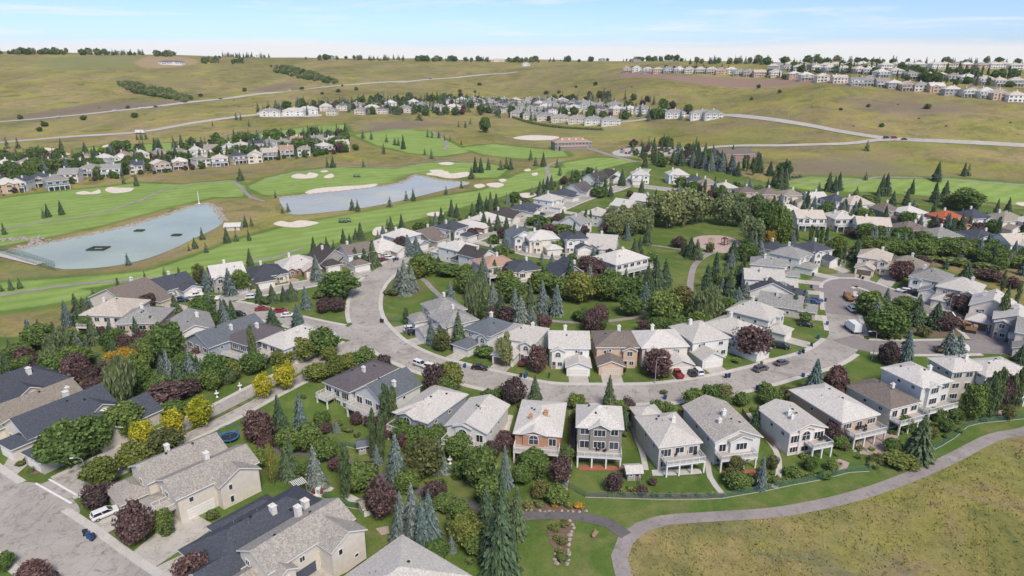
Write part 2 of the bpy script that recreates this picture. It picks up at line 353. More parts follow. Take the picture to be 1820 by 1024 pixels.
# ------------------------------------------------------------------ the ground sheet
def pxpoly(L): return [P(a, b) for a, b in L]
PRAIRIE_IN = [(1600,452),(1690,455),(1760,462),(1830,480),(1900,500),(1900,560),(1820,545),(1740,505),(1680,478)]
LAWN = [(-300,1300),(-300,640),(0,600),(150,592),(330,520),(350,496),(480,466),(560,446),(640,416),(770,382),(900,347),(1000,318),(1120,288),(1250,296),(1400,335),(1560,348),(1820,372),(2100,390),(2100,740),(1900,745),
        (1820,760),(1765,770),(1693,806),(1634,833),(1555,863),(1476,885),(1377,903),(1258,911),(1159,919),(1112,940),(1096,984),(1100,1020),(1125,1080),(1200,1300)]
FAIR = [
 [(-60,362),(60,345),(180,333),(240,326),(330,328),(410,320),(436,332),(432,350),(380,350),(300,370),(180,402),(60,428),(-60,450)],
 [(440,332),(470,318),(520,305),(580,299),(700,300),(780,288),(860,290),(905,298),(885,316),(830,315),(790,318),(742,314),(700,328),(600,338),(520,348),(470,347)],
 [(-60,508),(120,492),(260,482),(340,457),(420,427),(520,400),(640,377),(760,352),(860,337),(920,310),(960,298),(1015,298),(985,330),(930,345),(870,375),(790,395),(700,410),(600,440),(480,463),(330,486),(200,505),(80,522),(-60,534)],
 [(-60,520),(100,511),(168,517),(150,530),(60,545),(-60,560)],
 [(330,268),(400,250),(470,236),(560,224),(612,222),(620,236),(560,243),(480,246),(400,264),(340,274)],
 [(140,264),(230,258),(330,252),(300,268),(200,275)],
 [(630,240),(700,228),(760,233),(800,253),(835,270),(785,278),(730,272),(670,258)],
 [(1370,328),(1440,314),(1560,318),(1700,318),(1820,328),(1960,338),(1960,378),(1820,366),(1700,352),(1560,342),(1440,338)],
 [(1000,290),(1060,280),(1120,283),(1132,293),(1060,305),(1008,303)],
 [(820,262),(880,256),(930,262),(1000,268),(1010,278),(930,282),(860,275)]]
LIGHT = [[(1410,284),(1500,278),(1600,284),(1670,300),(1690,312),(1560,312),(1460,300)], [(910,205),(960,218),(1040,225),(1120,230),(1180,226),(1150,238),(1040,240),(960,232),(915,220)], [(60,106),(150,100),(250,102),(240,120),(130,124),(60,118)], [(0,470),(90,480),(80,500),(0,500)]]
DIRT = [[(1098,128),(1200,134),(1400,139),(1520,150),(1400,152),(1200,143),(1106,139)]]
SITE = [[(238,112),(262,100),(300,98),(350,106),(352,114),(300,121),(250,119)]]
MAUVE = [[(0,212),(120,190),(230,181),(340,180),(320,186),(200,199),(60,214)], [(640,222),(720,214),(790,218),(740,228),(660,234)], [(1380,300),(1440,282),(1540,286),(1595,296),(1590,308),(1480,310),(1400,312)], [(440,160),(500,148),(540,152),(470,168)], [(1500,175),(1600,178),(1720,188),(1760,200),(1650,205),(1540,195)]]
def zones(lists, soft):
    w = np.zeros(XX.shape)
    for L in lists: w = np.maximum(w, softmask(pxpoly(L), soft))
    return w
zf = zones(FAIR, 4); zl = zones([LAWN], 1.5)*(1-zones([PRAIRIE_IN], 5)); zlt = zones(LIGHT, 30)*0.75
zr = np.zeros(XX.shape)
for L in FAIR: zr = np.maximum(zr, softmask([Vector((q[0], q[1], 0)) for q in pxpoly(L)], 15))
zr = np.clip(zr*2.2, 0, 1)             # rough round the fairways
zp_ = np.clip(zones([POND1, POND2], 34)*1.9-0.15, 0, 1); zf *= 1-zp_; zr *= 1-zp_*0.85
zd = zones(DIRT, 7); zs_ = zones(SITE, 12); zm = zones(MAUVE, 25)
nv = NY*NU
co = np.empty((nv, 3), np.float32); co[:, 0] = XX.ravel(); co[:, 1] = YY.ravel(); co[:, 2] = ZG.ravel()
ii = np.arange(NY-1)[:, None]*NU+np.arange(NU-1)[None, :]
quads = np.stack([ii, ii+1, ii+1+NU, ii+NU], -1).reshape(-1, 4).astype(np.int32)
def np_mesh(name, co, quads, k=4):
    me = bpy.data.meshes.new(name); n = len(quads)
    me.vertices.add(len(co)); me.vertices.foreach_set('co', np.asarray(co, np.float32).ravel())
    me.loops.add(n*k); me.loops.foreach_set('vertex_index', np.asarray(quads, np.int32).ravel())
    me.polygons.add(n); me.polygons.foreach_set('loop_start', np.arange(0, n*k, k, dtype=np.int32)); me.polygons.foreach_set('loop_total', np.full(n, k, np.int32))
    me.update(calc_edges=True); return me
gm = np_mesh('ground', co, quads)
gm.polygons.foreach_set('use_smooth', np.ones(len(quads), bool))
def attr(me, name, r, g, b, a):
    at = me.color_attributes.new(name, 'FLOAT_COLOR', 'POINT')
    at.data.foreach_set('color', np.stack([r.ravel(), g.ravel(), b.ravel(), a.ravel()], -1).astype(np.float32).ravel())
attr(gm, 'zone_a', zf, zl, zr, zlt); attr(gm, 'zone_b', zd, zs_, zm, np.ones(XX.shape))
def ground_mat():
    m, nt, b, o = _nt('ground_cover'); v = wpos(nt)
    A = nd(nt, 'ShaderNodeVertexColor', layer_name='zone_a'); Bz = nd(nt, 'ShaderNodeVertexColor', layer_name='zone_b')
    sa = nd(nt, 'ShaderNodeSeparateColor', {0: A.outputs[0]}).outputs; sb = nd(nt, 'ShaderNodeSeparateColor', {0: Bz.outputs[0]}).outputs
    n1 = noise(nt, v, 0.012, 6, 0.62, 0.6); n2 = noise(nt, v, 0.05, 6, 0.65, 0.8); n3 = noise(nt, v, 0.45, 5, 0.7); n4 = noise(nt, v, 2.6, 4, 0.7)
    strv = nd(nt, 'ShaderNodeMapping', {'Vector': v, 'Scale': (0.006, 0.03, 0.05), 'Rotation': (0, 0, 0.2)}).outputs[0]; n5 = noise(nt, strv, 1.0, 6, 0.65, 0.5)
    # dry prairie grass
    pr = ramp(nt, n2, [(0.36, (0.125, 0.138, 0.044)), (0.46, (0.210, 0.200, 0.066)), (0.55, (0.280, 0.236, 0.086)), (0.64, (0.250, 0.195, 0.112))])
    pr = mixc(nt, ramp(nt, n1, [(0.40, (0, 0, 0)), (0.58, (1, 1, 1))]), pr, mixc(nt, 0.55, pr, (0.235, 0.175, 0.118)))
    pr = mixc(nt, ramp(nt, n5, [(0.48, (0, 0, 0)), (0.64, (0.85, 0.85, 0.85))]), pr, (0.205, 0.215, 0.062))
    pr = mixc(nt, ramp(nt, noise(nt, v, 0.03, 6, 0.7, 1.5), [(0.56, (0, 0, 0)), (0.66, (0.7, 0.7, 0.7))]), pr, (0.135, 0.155, 0.095))
    pr = mixc(nt, ramp(nt, noise(nt, v, 0.021, 5, 0.6, 1.0), [(0.54, (0, 0, 0)), (0.66, (0.85, 0.85, 0.85))]), pr, (0.275, 0.258, 0.062))
    pr = mixc(nt, 1.0, pr, ramp(nt, noise(nt, nd(nt, 'ShaderNodeMapping', {'Vector': v, 'Scale': (1.0, 0.55, 1.0), 'Rotation': (0, 0, 0.5)}).outputs[0], 0.0075, 6, 0.6, 1.2), [(0.36, (0.84, 0.84, 0.82)), (0.50, (1.08, 1.06, 1.02)), (0.64, (1.30, 1.24, 1.24))]), 'MULTIPLY')  # broad light and dark patches: shading of hill folds put into the grass colour
    pr = mixc(nt, 0.55, pr, ramp(nt, n3, [(0.3, (0.62, 0.64, 0.6)), (0.7, (1.32, 1.3, 1.3))]), 'MULTIPLY')
    # lawns
    ln = ramp(nt, n2, [(0.3, (0.070, 0.122, 0.026)), (0.5, (0.105, 0.160, 0.036)), (0.7, (0.170, 0.190, 0.058))])
    ln = mixc(nt, ramp(nt, noise(nt, v, 0.11, 5, 0.6, 1.0), [(0.50, (0, 0, 0)), (0.68, (0.65, 0.65, 0.65))]), ln, (0.215, 0.200, 0.080))
    ln = mixc(nt, 0.4, ln, ramp(nt, n3, [(0.3, (0.7, 0.72, 0.7)), (0.7, (1.25, 1.22, 1.2))]), 'MULTIPLY')
    # mown fairway with mower stripes, rougher green round it
    xy = nd(nt, 'ShaderNodeSeparateXYZ', {0: v}).outputs
    st = nd(nt, 'ShaderNodeTexWave', {'Vector': nd(nt, 'ShaderNodeMapping', {'Vector': v, 'Rotation': (0, 0, 1.0)}).outputs[0], 'Scale': 0.035, 'Distortion': 5.0, 'Detail': 2.0, 'Detail Scale': 0.5}).outputs['Fac']
    fw = ramp(nt, n2, [(0.3, (0.185, 0.275, 0.065)), (0.7, (0.280, 0.365, 0.108))])
    fw = mixc(nt, 0.38, fw, ramp(nt, st, [(0.3, (0.82, 0.85, 0.8)), (0.7, (1.12, 1.12, 1.1))]), 'MULTIPLY')
    rg = ramp(nt, n2, [(0.3, (0.085, 0.150, 0.030)), (0.65, (0.150, 0.205, 0.052))])
    lg = ramp(nt, n1, [(0.3, (0.185, 0.215, 0.075)), (0.7, (0.235, 0.235, 0.10))])
    brk = mth(nt, 'MULTIPLY', mth(nt, 'SUBTRACT', n3, 0.5), 0.5)
    def edge(s, lo=0.35, hi=0.65): return nd(nt, 'ShaderNodeMapRange', {0: mth(nt, 'ADD', s, brk), 1: lo, 2: hi}).outputs[0]
    c = mixc(nt, edge(A.outputs['Alpha'], 0.15, 0.9), pr, lg)
    c = mixc(nt, edge(sa[2], 0.35, 0.75), c, rg); c = mixc(nt, edge(sa[0]), c, fw); c = mixc(nt, edge(sa[1]), c, ln)
    c = mixc(nt, mth(nt, 'MULTIPLY', edge(sb[2], 0.1, 0.9), 0.75), c, mixc(nt, n3, (0.17, 0.125, 0.105), (0.245, 0.19, 0.15)))
    c = mixc(nt, edge(sb[0]), c, mixc(nt, n3, (0.25, 0.165, 0.125), (0.32, 0.225, 0.17))); c = mixc(nt, mth(nt, 'MULTIPLY', edge(sb[1], 0.2, 0.8), 0.85), c, mixc(nt, n2, (0.30, 0.215, 0.12), (0.42, 0.31, 0.19)))
    c = mixc(nt, 0.5, c, ramp(nt, n4, [(0.3, (0.7, 0.7, 0.7)), (0.7, (1.3, 1.3, 1.3))]), 'MULTIPLY')
    nt.links.new(c, b.inputs['Base Color']); b.inputs['Roughness'].default_value = 1.0; b.inputs['Specular IOR Level'].default_value = 0.05
    bp = nd(nt, 'ShaderNodeBump', {'Height': mth(nt, 'ADD', n3, mth(nt, 'MULTIPLY', n4, 0.5)), 'Distance': 0.35, 'Strength': 0.5}); nt.links.new(bp.outputs[0], b.inputs['Normal'])
    return m
gm.materials.append(ground_mat())
struct(link('ground', gm))
# ------------------------------------------------------------------ roads, pavements, paths
def road_mat(name, c1, c2, stain, sc=1.0):
    m, nt, b, o = _nt(name); v = wpos(nt)
    n1 = noise(nt, v, 0.09*sc, 5, 0.6, 0.5); n2 = noise(nt, v, 0.6*sc, 6, 0.7, 1.0); n3 = noise(nt, v, 6, 3)
    c = ramp(nt, n1, [(0.35, c1), (0.65, c2)])
    c = mixc(nt, ramp(nt, n2, [(0.55, (0, 0, 0)), (0.64, (0.8, 0.8, 0.8))]), c, stain)
    stv = nd(nt, 'ShaderNodeMapping', {'Vector': v, 'Scale': (0.9, 0.22, 0.5), 'Rotation': (0, 0, 0.7)}).outputs[0]
    c = mixc(nt, ramp(nt, noise(nt, stv, 0.8*sc, 5, 0.7, 0.8), [(0.56, (0, 0, 0)), (0.66, (0.55, 0.55, 0.55))]), c, stain)
    cr = mth(nt, 'ABSOLUTE', mth(nt, 'SUBTRACT', noise(nt, v, 0.11*sc, 4, 0.6, 0.6), 0.5))
    c = mixc(nt, ramp(nt, cr, [(0.0, (0.6, 0.6, 0.6)), (0.006, (0, 0, 0))]), c, stain)
    c = mixc(nt, ramp(nt, noise(nt, v, 0.035*sc, 5, 0.65, 1.2), [(0.58, (0, 0, 0)), (0.63, (0.45, 0.45, 0.45))]), c, stain)
    c = mixc(nt, 0.35, c, ramp(nt, n3, [(0.3, (0.75, 0.75, 0.75)), (0.7, (1.2, 1.2, 1.2))]), 'MULTIPLY')
    nt.links.new(c, b.inputs['Base Color']); b.inputs['Roughness'].default_value = 0.9; b.inputs['Specular IOR Level'].default_value = 0.25; return m
ASPH = road_mat('street_asphalt', (0.345, 0.312, 0.272), (0.435, 0.395, 0.35), (0.205, 0.183, 0.16))
ASPH2 = road_mat('crescent_asphalt', (0.225, 0.195, 0.183), (0.265, 0.232, 0.216), (0.31, 0.278, 0.256))
WALK = road_mat('sidewalk_concrete', (0.50, 0.47, 0.42), (0.575, 0.54, 0.485), (0.42, 0.39, 0.345), 2)
DRIVE = road_mat('driveway_concrete', (0.42, 0.385, 0.335), (0.52, 0.48, 0.425), (0.31, 0.265, 0.21), 1.2)
PATHM = road_mat('path_asphalt', (0.115, 0.105, 0.107), (0.17, 0.152, 0.15), (0.085, 0.078, 0.08))
PATHL = road_mat('path_gravel', (0.27, 0.235, 0.215), (0.36, 0.315, 0.29), (0.20, 0.172, 0.16))
HWY = road_mat('highway_surface', (0.42, 0.385, 0.335), (0.50, 0.46, 0.41), (0.36, 0.33, 0.29), 0.3)
ROADS = []                               # (smooth centreline, half width)
def ribbon_pts(cl, half, off):
    L, R = [], []
    for i, p in enumerate(cl):
        t = (cl[min(i+1, len(cl)-1)]-cl[max(i-1, 0)]); t.z = 0; t.normalize(); n = Vector((-t.y, t.x, 0))
        L.append(p+n*(off+half)); R.append(p+n*(off-half))
    return L, R
def road(name, L, width, matl, off, walk=0.0, kerb=True, step=2.5, thick=0.0, world=False):
    cl = smooth_line([Vector(draped(q[0], q[1])) for q in L] if world else pxpoly(L), step); a, b = ribbon_pts(cl, width/2, 0); mb = MB(); k = 6
    for i in range(len(cl)):
        for j in range(k+1):
            q = a[i].lerp(b[i], j/k); mb.v.append(draped(q.x, q.y, off))
    for i in range(len(cl)-1):
        for j in range(k): mb.f.append((i*(k+1)+j, (i+1)*(k+1)+j, (i+1)*(k+1)+j+1, i*(k+1)+j+1)); mb.m.append(0)
    o = struct(mb.obj(name, matl)); ROADS.append((cl, width/2, walk, name)); return o
def sidewalks():
    for (cl, hw, walk, nm) in list(ROADS):
        if walk <= 0: continue
        for sgn in (1, -1):
            mb = MB(); mid = hw+walk/2
            a, b = ribbon_pts(cl, walk/2, sgn*mid)
            cx = np.array([(p.x+q.x)/2 for p, q in zip(a, b)]); cy = np.array([(p.y+q.y)/2 for p, q in zip(a, b)])
            bad = np.zeros(len(cx), bool)
            for (c2, h2, w2, n2) in ROADS:
                if c2 is cl or w2 < 0: continue
                bad |= segdist(cx, cy, c2) < h2+walk/2+0.15
            for i in range(len(cl)-1):
                if bad[i] or bad[i+1]: continue
                q = [draped(a[i].x, a[i].y), draped(a[i+1].x, a[i+1].y), draped(b[i+1].x, b[i+1].y), draped(b[i].x, b[i].y)]
                t = [(x, y, z+0.13) for x, y, z in q]; g = [(x, y, z-0.1) for x, y, z in q]
                mb.add(t+g, [(3,2,1,0), (0,1,5,4), (3,7,6,2)], 0)
            if mb.f: struct(mb.obj('pavement', WALK))
RCACHE = {}
def near_road(x, y, extra=0.0):
    n = len(ROADS)
    if n not in RCACHE:
        RCACHE.clear(); A = [(p.x, p.y, hw+max(w, 0)) for (cl, hw, w, nm) in ROADS if w >= 0 for p in cl]; RCACHE[n] = np.array(A)
    A = RCACHE[n]
    return bool(((A[:, 0]-x)**2+(A[:, 1]-y)**2 < (A[:, 2]+extra)**2).any())
road('street', [(-140,800),(-60,862),(0,905),(90,968),(170,1032),(250,1090)], 11.0, ASPH, 0.020, 1.5)
road('avenue', [(60,888),(110,868),(225,812),(330,765),(400,732),(470,695),(540,660),(600,628),(660,606)], 9.4, ASPH, 0.024, 1.1)
road('street', [(762,449),(718,462),(690,478),(660,506),(648,535),(650,565),(668,592),(700,620),(755,646),(817,663),(880,678),(972,698),(1085,701),(1185,698),(1285,683),(1347,669),(1400,654),(1465,634),(1502,605),(1500,575),(1492,545),(1490,515)], 9.6, ASPH, 0.028, 1.4)
road('street', [(650,600),(610,590),(560,580),(500,566),(440,550),(395,543),(362,549)], 8.0, ASPH, 0.032, 1.2)
road('street', [(362,549),(375,536),(420,528),(480,517),(540,506),(600,494),(660,483)], 7.0, ASPH, 0.036, 1.2)
road('street', [(718,462),(762,449),(830,428),(905,402),(985,374),(1040,352),(1105,332),(1132,314),(1145,300)], 8.0, ASPH, 0.040, 1.2)
road('street', [(893,404),(902,425),(930,446),(985,455),(1030,458)], 8.0, ASPH, 0.044, 1.2)
road('crescent', [(1495,560),(1492,530),(1488,508),(1520,502),(1570,518),(1640,545),(1720,580),(1752,602),(1760,620)], 9.0, ASPH2, 0.048, 1.3)
road('crescent', [(1500,600),(1530,612),(1565,617),(1640,618),(1740,617),(1820,622),(1900,630)], 9.5, ASPH2, 0.052, 1.3)
road('street', [(1130,330),(1200,338),(1290,345),(1370,362),(1450,372),(1560,385),(1680,402),(1820,418),(1900,425)], 8.0, ASPH, 0.056, 1.2)
# cul-de-sac bulb
def disc(name, L, matl, off):
    pts = smooth_line(pxpoly(L), 2.0, True); c = sum(pts, Vector())/len(pts); mb = MB(); R = 6
    mb.v.append(draped(c.x, c.y, off))
    for r in range(1, R+1):
        for p in pts: q = c.lerp(p, r/R); mb.v.append(draped(q.x, q.y, off))
    n = len(pts)
    for i in range(n):
        mb.f.append((0, 1+i, 1+(i+1) % n)); mb.m.append(0)
        for r in range(R-1): mb.f.append((1+r*n+i, 1+(r+1)*n+i, 1+(r+1)*n+(i+1) % n, 1+r*n+(i+1) % n)); mb.m.append(0)
    return mb.obj(name, matl)
struct(disc('crescent', [(1437,500),(1460,489),(1510,487),(1550,499),(1572,516),(1545,528),(1508,545),(1478,545),(1462,530),(1444,512)], ASPH2, 0.062))
struct(disc('street', [(0,862),(60,858),(120,880),(140,915),(60,930),(-20,905)], ASPH, 0.016))
struct(disc('street', [(615,585),(655,570),(690,598),(720,630),(705,648),(672,625),(640,602)], ASPH, 0.060))
struct(disc('street', [(345,546),(362,536),(390,535),(402,545),(385,556),(360,557)], ASPH, 0.064))
sidewalks()
NW = len(ROADS)
# painted crosswalk lines on the avenue mouth
def paint(name, a, b, w, off):
    A, B = P(*a), P(*b); n = Vector((-(B-A).y, (B-A).x, 0)).normalized()*w/2; mb = MB()
    for k in range(6):
        q = A.lerp(B, k/5); mb.v += [draped(q.x+n.x, q.y+n.y, off), draped(q.x-n.x, q.y-n.y, off)]
    mb.f = [(2*k, 2*k+1, 2*k+3, 2*k+2) for k in range(5)]; mb.m = [0]*5
    o = mb.obj(name, plain('road_paint', (0.72, 0.71, 0.68), 0.8, 0.15, 3)); return struct(o)
paint('road_marking', (63,859), (127,895), 0.45, 0.045); paint('road_marking', (87,852), (143,884), 0.45, 0.045)
# avenue median (raised grass strip with kerb)
def strip(name, L, width, h, mtop, mside):
    cl = smooth_line(pxpoly(L), 2.0); a, b = ribbon_pts(cl, width/2, 0); mb = MB()
    for i in range(len(cl)-1):
        q = [draped(p.x, p.y) for p in (a[i], a[i+1], b[i+1], b[i])]; t = [(x, y, z+h) for x, y, z in q]; mb.add(t, [(3,2,1,0)], 0); mb.add(t+q, [(0,1,5,4), (3,7,6,2)], 1)
    return struct(mb.obj(name, [mtop, mside]))
LAWNM = plain('median_grass', (0.13, 0.145, 0.05), 1, 0.4, 0.7); SOIL = plain('soil_mulch', (0.17, 0.115, 0.08), 1, 0.3, 2)
strip('median', [(205,826),(290,787),(365,752),(430,719),(500,682),(560,652)], 1.5, 0.14, LAWNM, WALK)
# foot and cart paths (walk = -1: no pavement beside them)
road('path', [(1860,752),(1820,767),(1765,778),(1693,814),(1634,841),(1555,871),(1476,893),(1377,911),(1258,919),(1180,925),(1140,937),(1112,960),(1101,990),(1108,1020),(1130,1060)], 2.9, PATHL, 0.05, -1)
road('path', [(1113,952),(1085,932),(1035,919),(972,915),(930,918),(880,908),(842,899),(792,886),(730,868),(667,843),(630,828),(580,815),(542,805),(480,798)], 2.6, PATHM, 0.058, -1)
road('path', [(738,489),(755,499),(768,513),(782,526),(800,540)], 2.0, PATHL, 0.05, -1); road('path', [(850,528),(880,537),(930,560),(985,571),(1050,573),(1120,566),(1160,556)], 2.0, PATHL, 0.05, -1)
road('path', [(1226,530),(1228,495),(1236,470),(1260,452),(1290,446),(1340,442),(1365,438)], 2.4, PATHL, 0.05, -1); road('path', [(1143,434),(1180,439),(1235,447),(1262,452)], 1.8, PATHL, 0.054, -1)
road('path', [(1494,486),(1497,470),(1500,455),(1503,440)], 2.4, PATHL, 0.05, -1)
# side paths between the nearest houses
for L, w, mt_ in ([(1016,728),(1017,790),(1003,872)], 1.3, 'brown'), ([(1122,748),(1140,800),(1148,836)], 1.2, 'conc'), ([(1196,742),(1250,800),(1262,848),(1286,881)], 1.2, 'conc'), ([(1330,735),(1378,800),(1384,842),(1376,868)], 1.2, 'conc'), ([(1398,716),(1488,790)], 1.1, 'brown'), ([(908,738),(888,800)], 1.2, 'conc'), ([(790,742),(770,790)], 1.1, 'brown'):
    road('garden_path', L, w, WALK if mt_ == 'conc' else PATHL, 0.066, -1)
for L, w in ([(0,408),(60,398),(150,385),(240,360),(290,338),(340,327),(420,321)], 2.2), ([(415,322),(430,335),(445,350),(470,358)], 2.2), ([(0,526),(100,510),(190,501),(260,496),(330,490)], 2.6), ([(440,462),(480,460),(540,440)], 2.0), \
    ([(1370,320),(1440,325),(1500,326),(1540,318),(1560,315),(1650,317),(1760,325),(1900,332)], 2.2), ([(470,317),(560,304),(620,297),(700,298),(760,290),(800,285),(845,292)], 2.0), ([(965,335),(975,315),(973,295),(1000,285)], 3.0), ([(765,232),(785,245),(795,258),(790,266)], 3.0), ([(330,250),(390,242),(425,232)], 2.5), ([(900,243),(940,247),(990,250),(1040,262),(1085,276),(1130,288)], 4.5), ([(555,240),(510,247),(470,250)], 4):
    road('cart_path', L, w, PATHL, 0.10, -1, step=6)
# far highways
road('highway', [(-120,228),(0,217),(105,208),(250,193),(380,178),(455,168),(560,157),(700,146),(850,134),(920,128)], 13, HWY, 0.35, -1, step=12)
road('highway', [(-120,266),(0,254),(130,243),(250,235),(350,218),(430,207),(470,203)], 12, HWY, 0.30, -1, step=10)
road('highway', [(1300,205),(1340,209),(1420,220),(1500,235),(1570,246)], 10, HWY, 0.30, -1, step=8); road('highway', [(1570,247),(1640,250),(1730,254),(1820,259),(1930,264)], 11, HWY, 0.30, -1, step=8)
road('highway', [(1200,276),(1245,265),(1300,260),(1400,259),(1500,256),(1555,250),(1600,248)], 8, HWY, 0.34, -1, step=8)
road('highway', [(990,215),(1050,218),(1120,216),(1180,207),(1230,206),(1300,205)], 9, HWY, 0.3, -1, step=8)
road('highway', [(455,203),(500,208),(570,206)], 12, HWY, 0.32, -1, step=8)
# ------------------------------------------------------------------ buildings
OV = 0.45
def roof_z(ms, x, y):
    x0, x1, y0, y1, zb, zt, rt, p = ms[:8]; X0, X1, Y0, Y1 = x0-OV, x1+OV, y0-OV, y1+OV; ze = zt-OV*p+0.22
    if rt == 'gy': return ze+p*min(x-X0, X1-x)
    if rt == 'gx': return ze+p*min(y-Y0, Y1-y)
    return ze+p*min(x-X0, X1-x, y-Y0, Y1-y)
def add_roof(mb, ms):
    x0, x1, y0, y1, zb, zt, rt, p = ms[:8]
    if rt == 'none': return
    X0, X1, Y0, Y1 = x0-OV, x1+OV, y0-OV, y1+OV; ze = zt-OV*p+0.22; th = 0.24
    if rt == 'hip':
        W, D = X1-X0, Y1-Y0; h = min(W, D)/2; zr = ze+h*p
        if W >= D: r = [(X0+h, (Y0+Y1)/2, zr), (X1-h+0.01, (Y0+Y1)/2, zr)]; F = [(0,1,5,4), (1,2,5), (2,3,4,5), (3,0,4)]
        else: r = [((X0+X1)/2, Y0+h, zr), ((X0+X1)/2, Y1-h+0.01, zr)]; F = [(0,1,4), (1,2,5,4), (2,3,5), (3,0,4,5)]
        c = [(X0,Y0,ze),(X1,Y0,ze),(X1,Y1,ze),(X0,Y1,ze)]
        mb.add(c+r, F, 0)
        lo = [(x, y, ze-th) for x, y, z in c]
        mb.add(c+lo, [(0,4,5,1), (1,5,6,2), (2,6,7,3), (3,7,4,0), (7,6,5,4)], 1)
    else:
        def mp(a, b, z): return (a, b, z) if rt == 'gy' else (b, a, z)
        A0, A1, B0, B1 = (X0, X1, Y0, Y1) if rt == 'gy' else (Y0, Y1, X0, X1)
        am = (A0+A1)/2; zr = ze+(am-A0)*p
        for a, s in ((A0, 1), (A1, -1)):
            t = [mp(a, B0, ze), mp(am, B0, zr), mp(am, B1, zr), mp(a, B1, ze)]; l = [(x, y, z-th) for x, y, z in t]
            flip = (s == 1) != (rt == 'gx')
            top = [(0,1,2,3)] if not flip else [(3,2,1,0)]
            mb.add(t, top, 0); mb.add(t+l, [(0,4,5,1), (3,2,6,7), (0,3,7,4), (4,7,6,5)], 1)
def add_wall(mb, ms):
    x0, x1, y0, y1, zb, zt, rt, p = ms[:8]; mi = ms[8] if len(ms) > 8 else 0
    if rt == 'gy':
        zr = zt+(x1-x0)/2*p; xm = (x0+x1)/2
        vs = [(x0,y0,zb),(x1,y0,zb),(x1,y0,zt),(xm,y0,zr),(x0,y0,zt),(x0,y1,zb),(x1,y1,zb),(x1,y1,zt),(xm,y1,zr),(x0,y1,zt)]
        mb.add(vs, [(0,1,2,3,4), (6,5,9,8,7), (1,6,7,2), (5,0,4,9)], mi)
    elif rt == 'gx':
        zr = zt+(y1-y0)/2*p; ym = (y0+y1)/2
        vs = [(x0,y0,zb),(x0,y1,zb),(x0,y1,zt),(x0,ym,zr),(x0,y0,zt),(x1,y0,zb),(x1,y1,zb),(x1,y1,zt),(x1,ym,zr),(x1,y0,zt)]
        mb.add(vs, [(1,0,4,3,2), (5,6,7,8,9), (0,5,9,4), (6,1,2,7)], mi)
    else: mb.box(x0, x1, y0, y1, zb, zt, mi, 'snew')
WC = {}
def win_meshes(w, h, kind):
    key = (round(w, 1), round(h, 1), kind)
    if key in WC: return WC[key]
    w, h = key[0], key[1]; f = MB(); p = MB(); t = 0.11; dp = 0.09
    if kind == 'arch':
        r = w/2; hb = h-r; n = 10
        ring = [(-r, -h/2)]+[(-r*math.cos(math.pi*i/n), -h/2+hb+r*math.sin(math.pi*i/n)) for i in range(n+1)]+[(r, -h/2)]
        inn = [(x*(r-t)/r, max(z, -h/2+t) if abs(z+h/2) < 1e-6 else -h/2+hb+(z+h/2-hb)*(r-t)/r) for x, z in ring]
        nn = len(ring)
        f.add([(x, -dp, z) for x, z in ring]+[(x, -dp, z) for x, z in inn]+[(x, 0, z) for x, z in ring], [(i, (i+1) % nn, nn+(i+1) % nn, nn+i) for i in range(nn)]+[(i, 2*nn+i, 2*nn+(i+1) % nn, (i+1) % nn) for i in range(nn)])
        p.add([(x, -0.04, z) for x, z in inn], [tuple(range(nn-1, -1, -1))])
        f.box(-0.035, 0.035, -0.07, -0.03, -h/2+t, h/2-t); f.box(-r+t, r-t, -0.07, -0.03, -h/2+hb-0.04, -h/2+hb+0.04)
    else:
        f.box(-w/2, w/2, -dp, 0, h/2-t, h/2); f.box(-w/2, w/2, -dp-0.03, 0, -h/2, -h/2+t)
        f.box(-w/2, -w/2+t, -dp, 0, -h/2+t, h/2-t); f.box(w/2-t, w/2, -dp, 0, -h/2+t, h/2-t)
        if w > 1.0:
            nb = 1 if w < 2.2 else 2
            for i in range(nb):
                x = -w/2+w*(i+1)/(nb+1); f.box(x-0.035, x+0.035, -0.075, -0.02, -h/2+t, h/2-t)
        p.add([(-w/2+t, -0.04, -h/2+t), (w/2-t, -0.04, -h/2+t), (w/2-t, -0.04, h/2-t), (-w/2+t, -0.04, h/2-t)], [(0,1,2,3)])
    a = f.mesh('window', TRIM); b = p.mesh('pane', GLASS)
    j = MB(); j.v = f.v+p.v; j.f = f.f+[tuple(i+len(f.v) for i in q) for q in p.f]; j.m = [0]*len(f.f)+[1]*len(p.f)
    WC[key] = (a, b, j.mesh('window', [TRIM, GLASS])); return WC[key]
GC = {}
def gdoor_mesh(w, h, m):
    key = (round(w, 1), round(h, 1), m.name)
    if key not in GC:
        b = MB(); n = 4; w, h = key[:2]
        for i in range(n):
            z0 = h*i/n; z1 = h*(i+1)/n-0.05; b.box(-w/2, w/2, -0.06, 0, z0, z1); k = max(2, int(w/1.1))
            for j in range(k):
                xa = -w/2+w*j/k+0.12; xb = -w/2+w*(j+1)/k-0.12; b.box(xa, xb, -0.085, -0.06, z0+0.1, z1-0.1)
        GC[key] = b.mesh('garage_door', m)
    return GC[key]
DC = {}
def door_mesh(w=0.95, h=2.05):
    if 'd' not in DC:
        b = MB(); b.box(-w/2-0.1, w/2+0.1, -0.05, 0, 0, h+0.1, 1); b.box(-w/2, w/2, -0.08, -0.05, 0, h, 0); b.box(-0.3, 0.3, -0.10, -0.08, h*0.55, h-0.15, 2)
        DC['d'] = b.mesh('door', [DOORM, TRIM, GLASS])
    return DC['d']
FACE = {'S': 0.0, 'E': math.pi/2, 'N': math.pi, 'W': -math.pi/2}
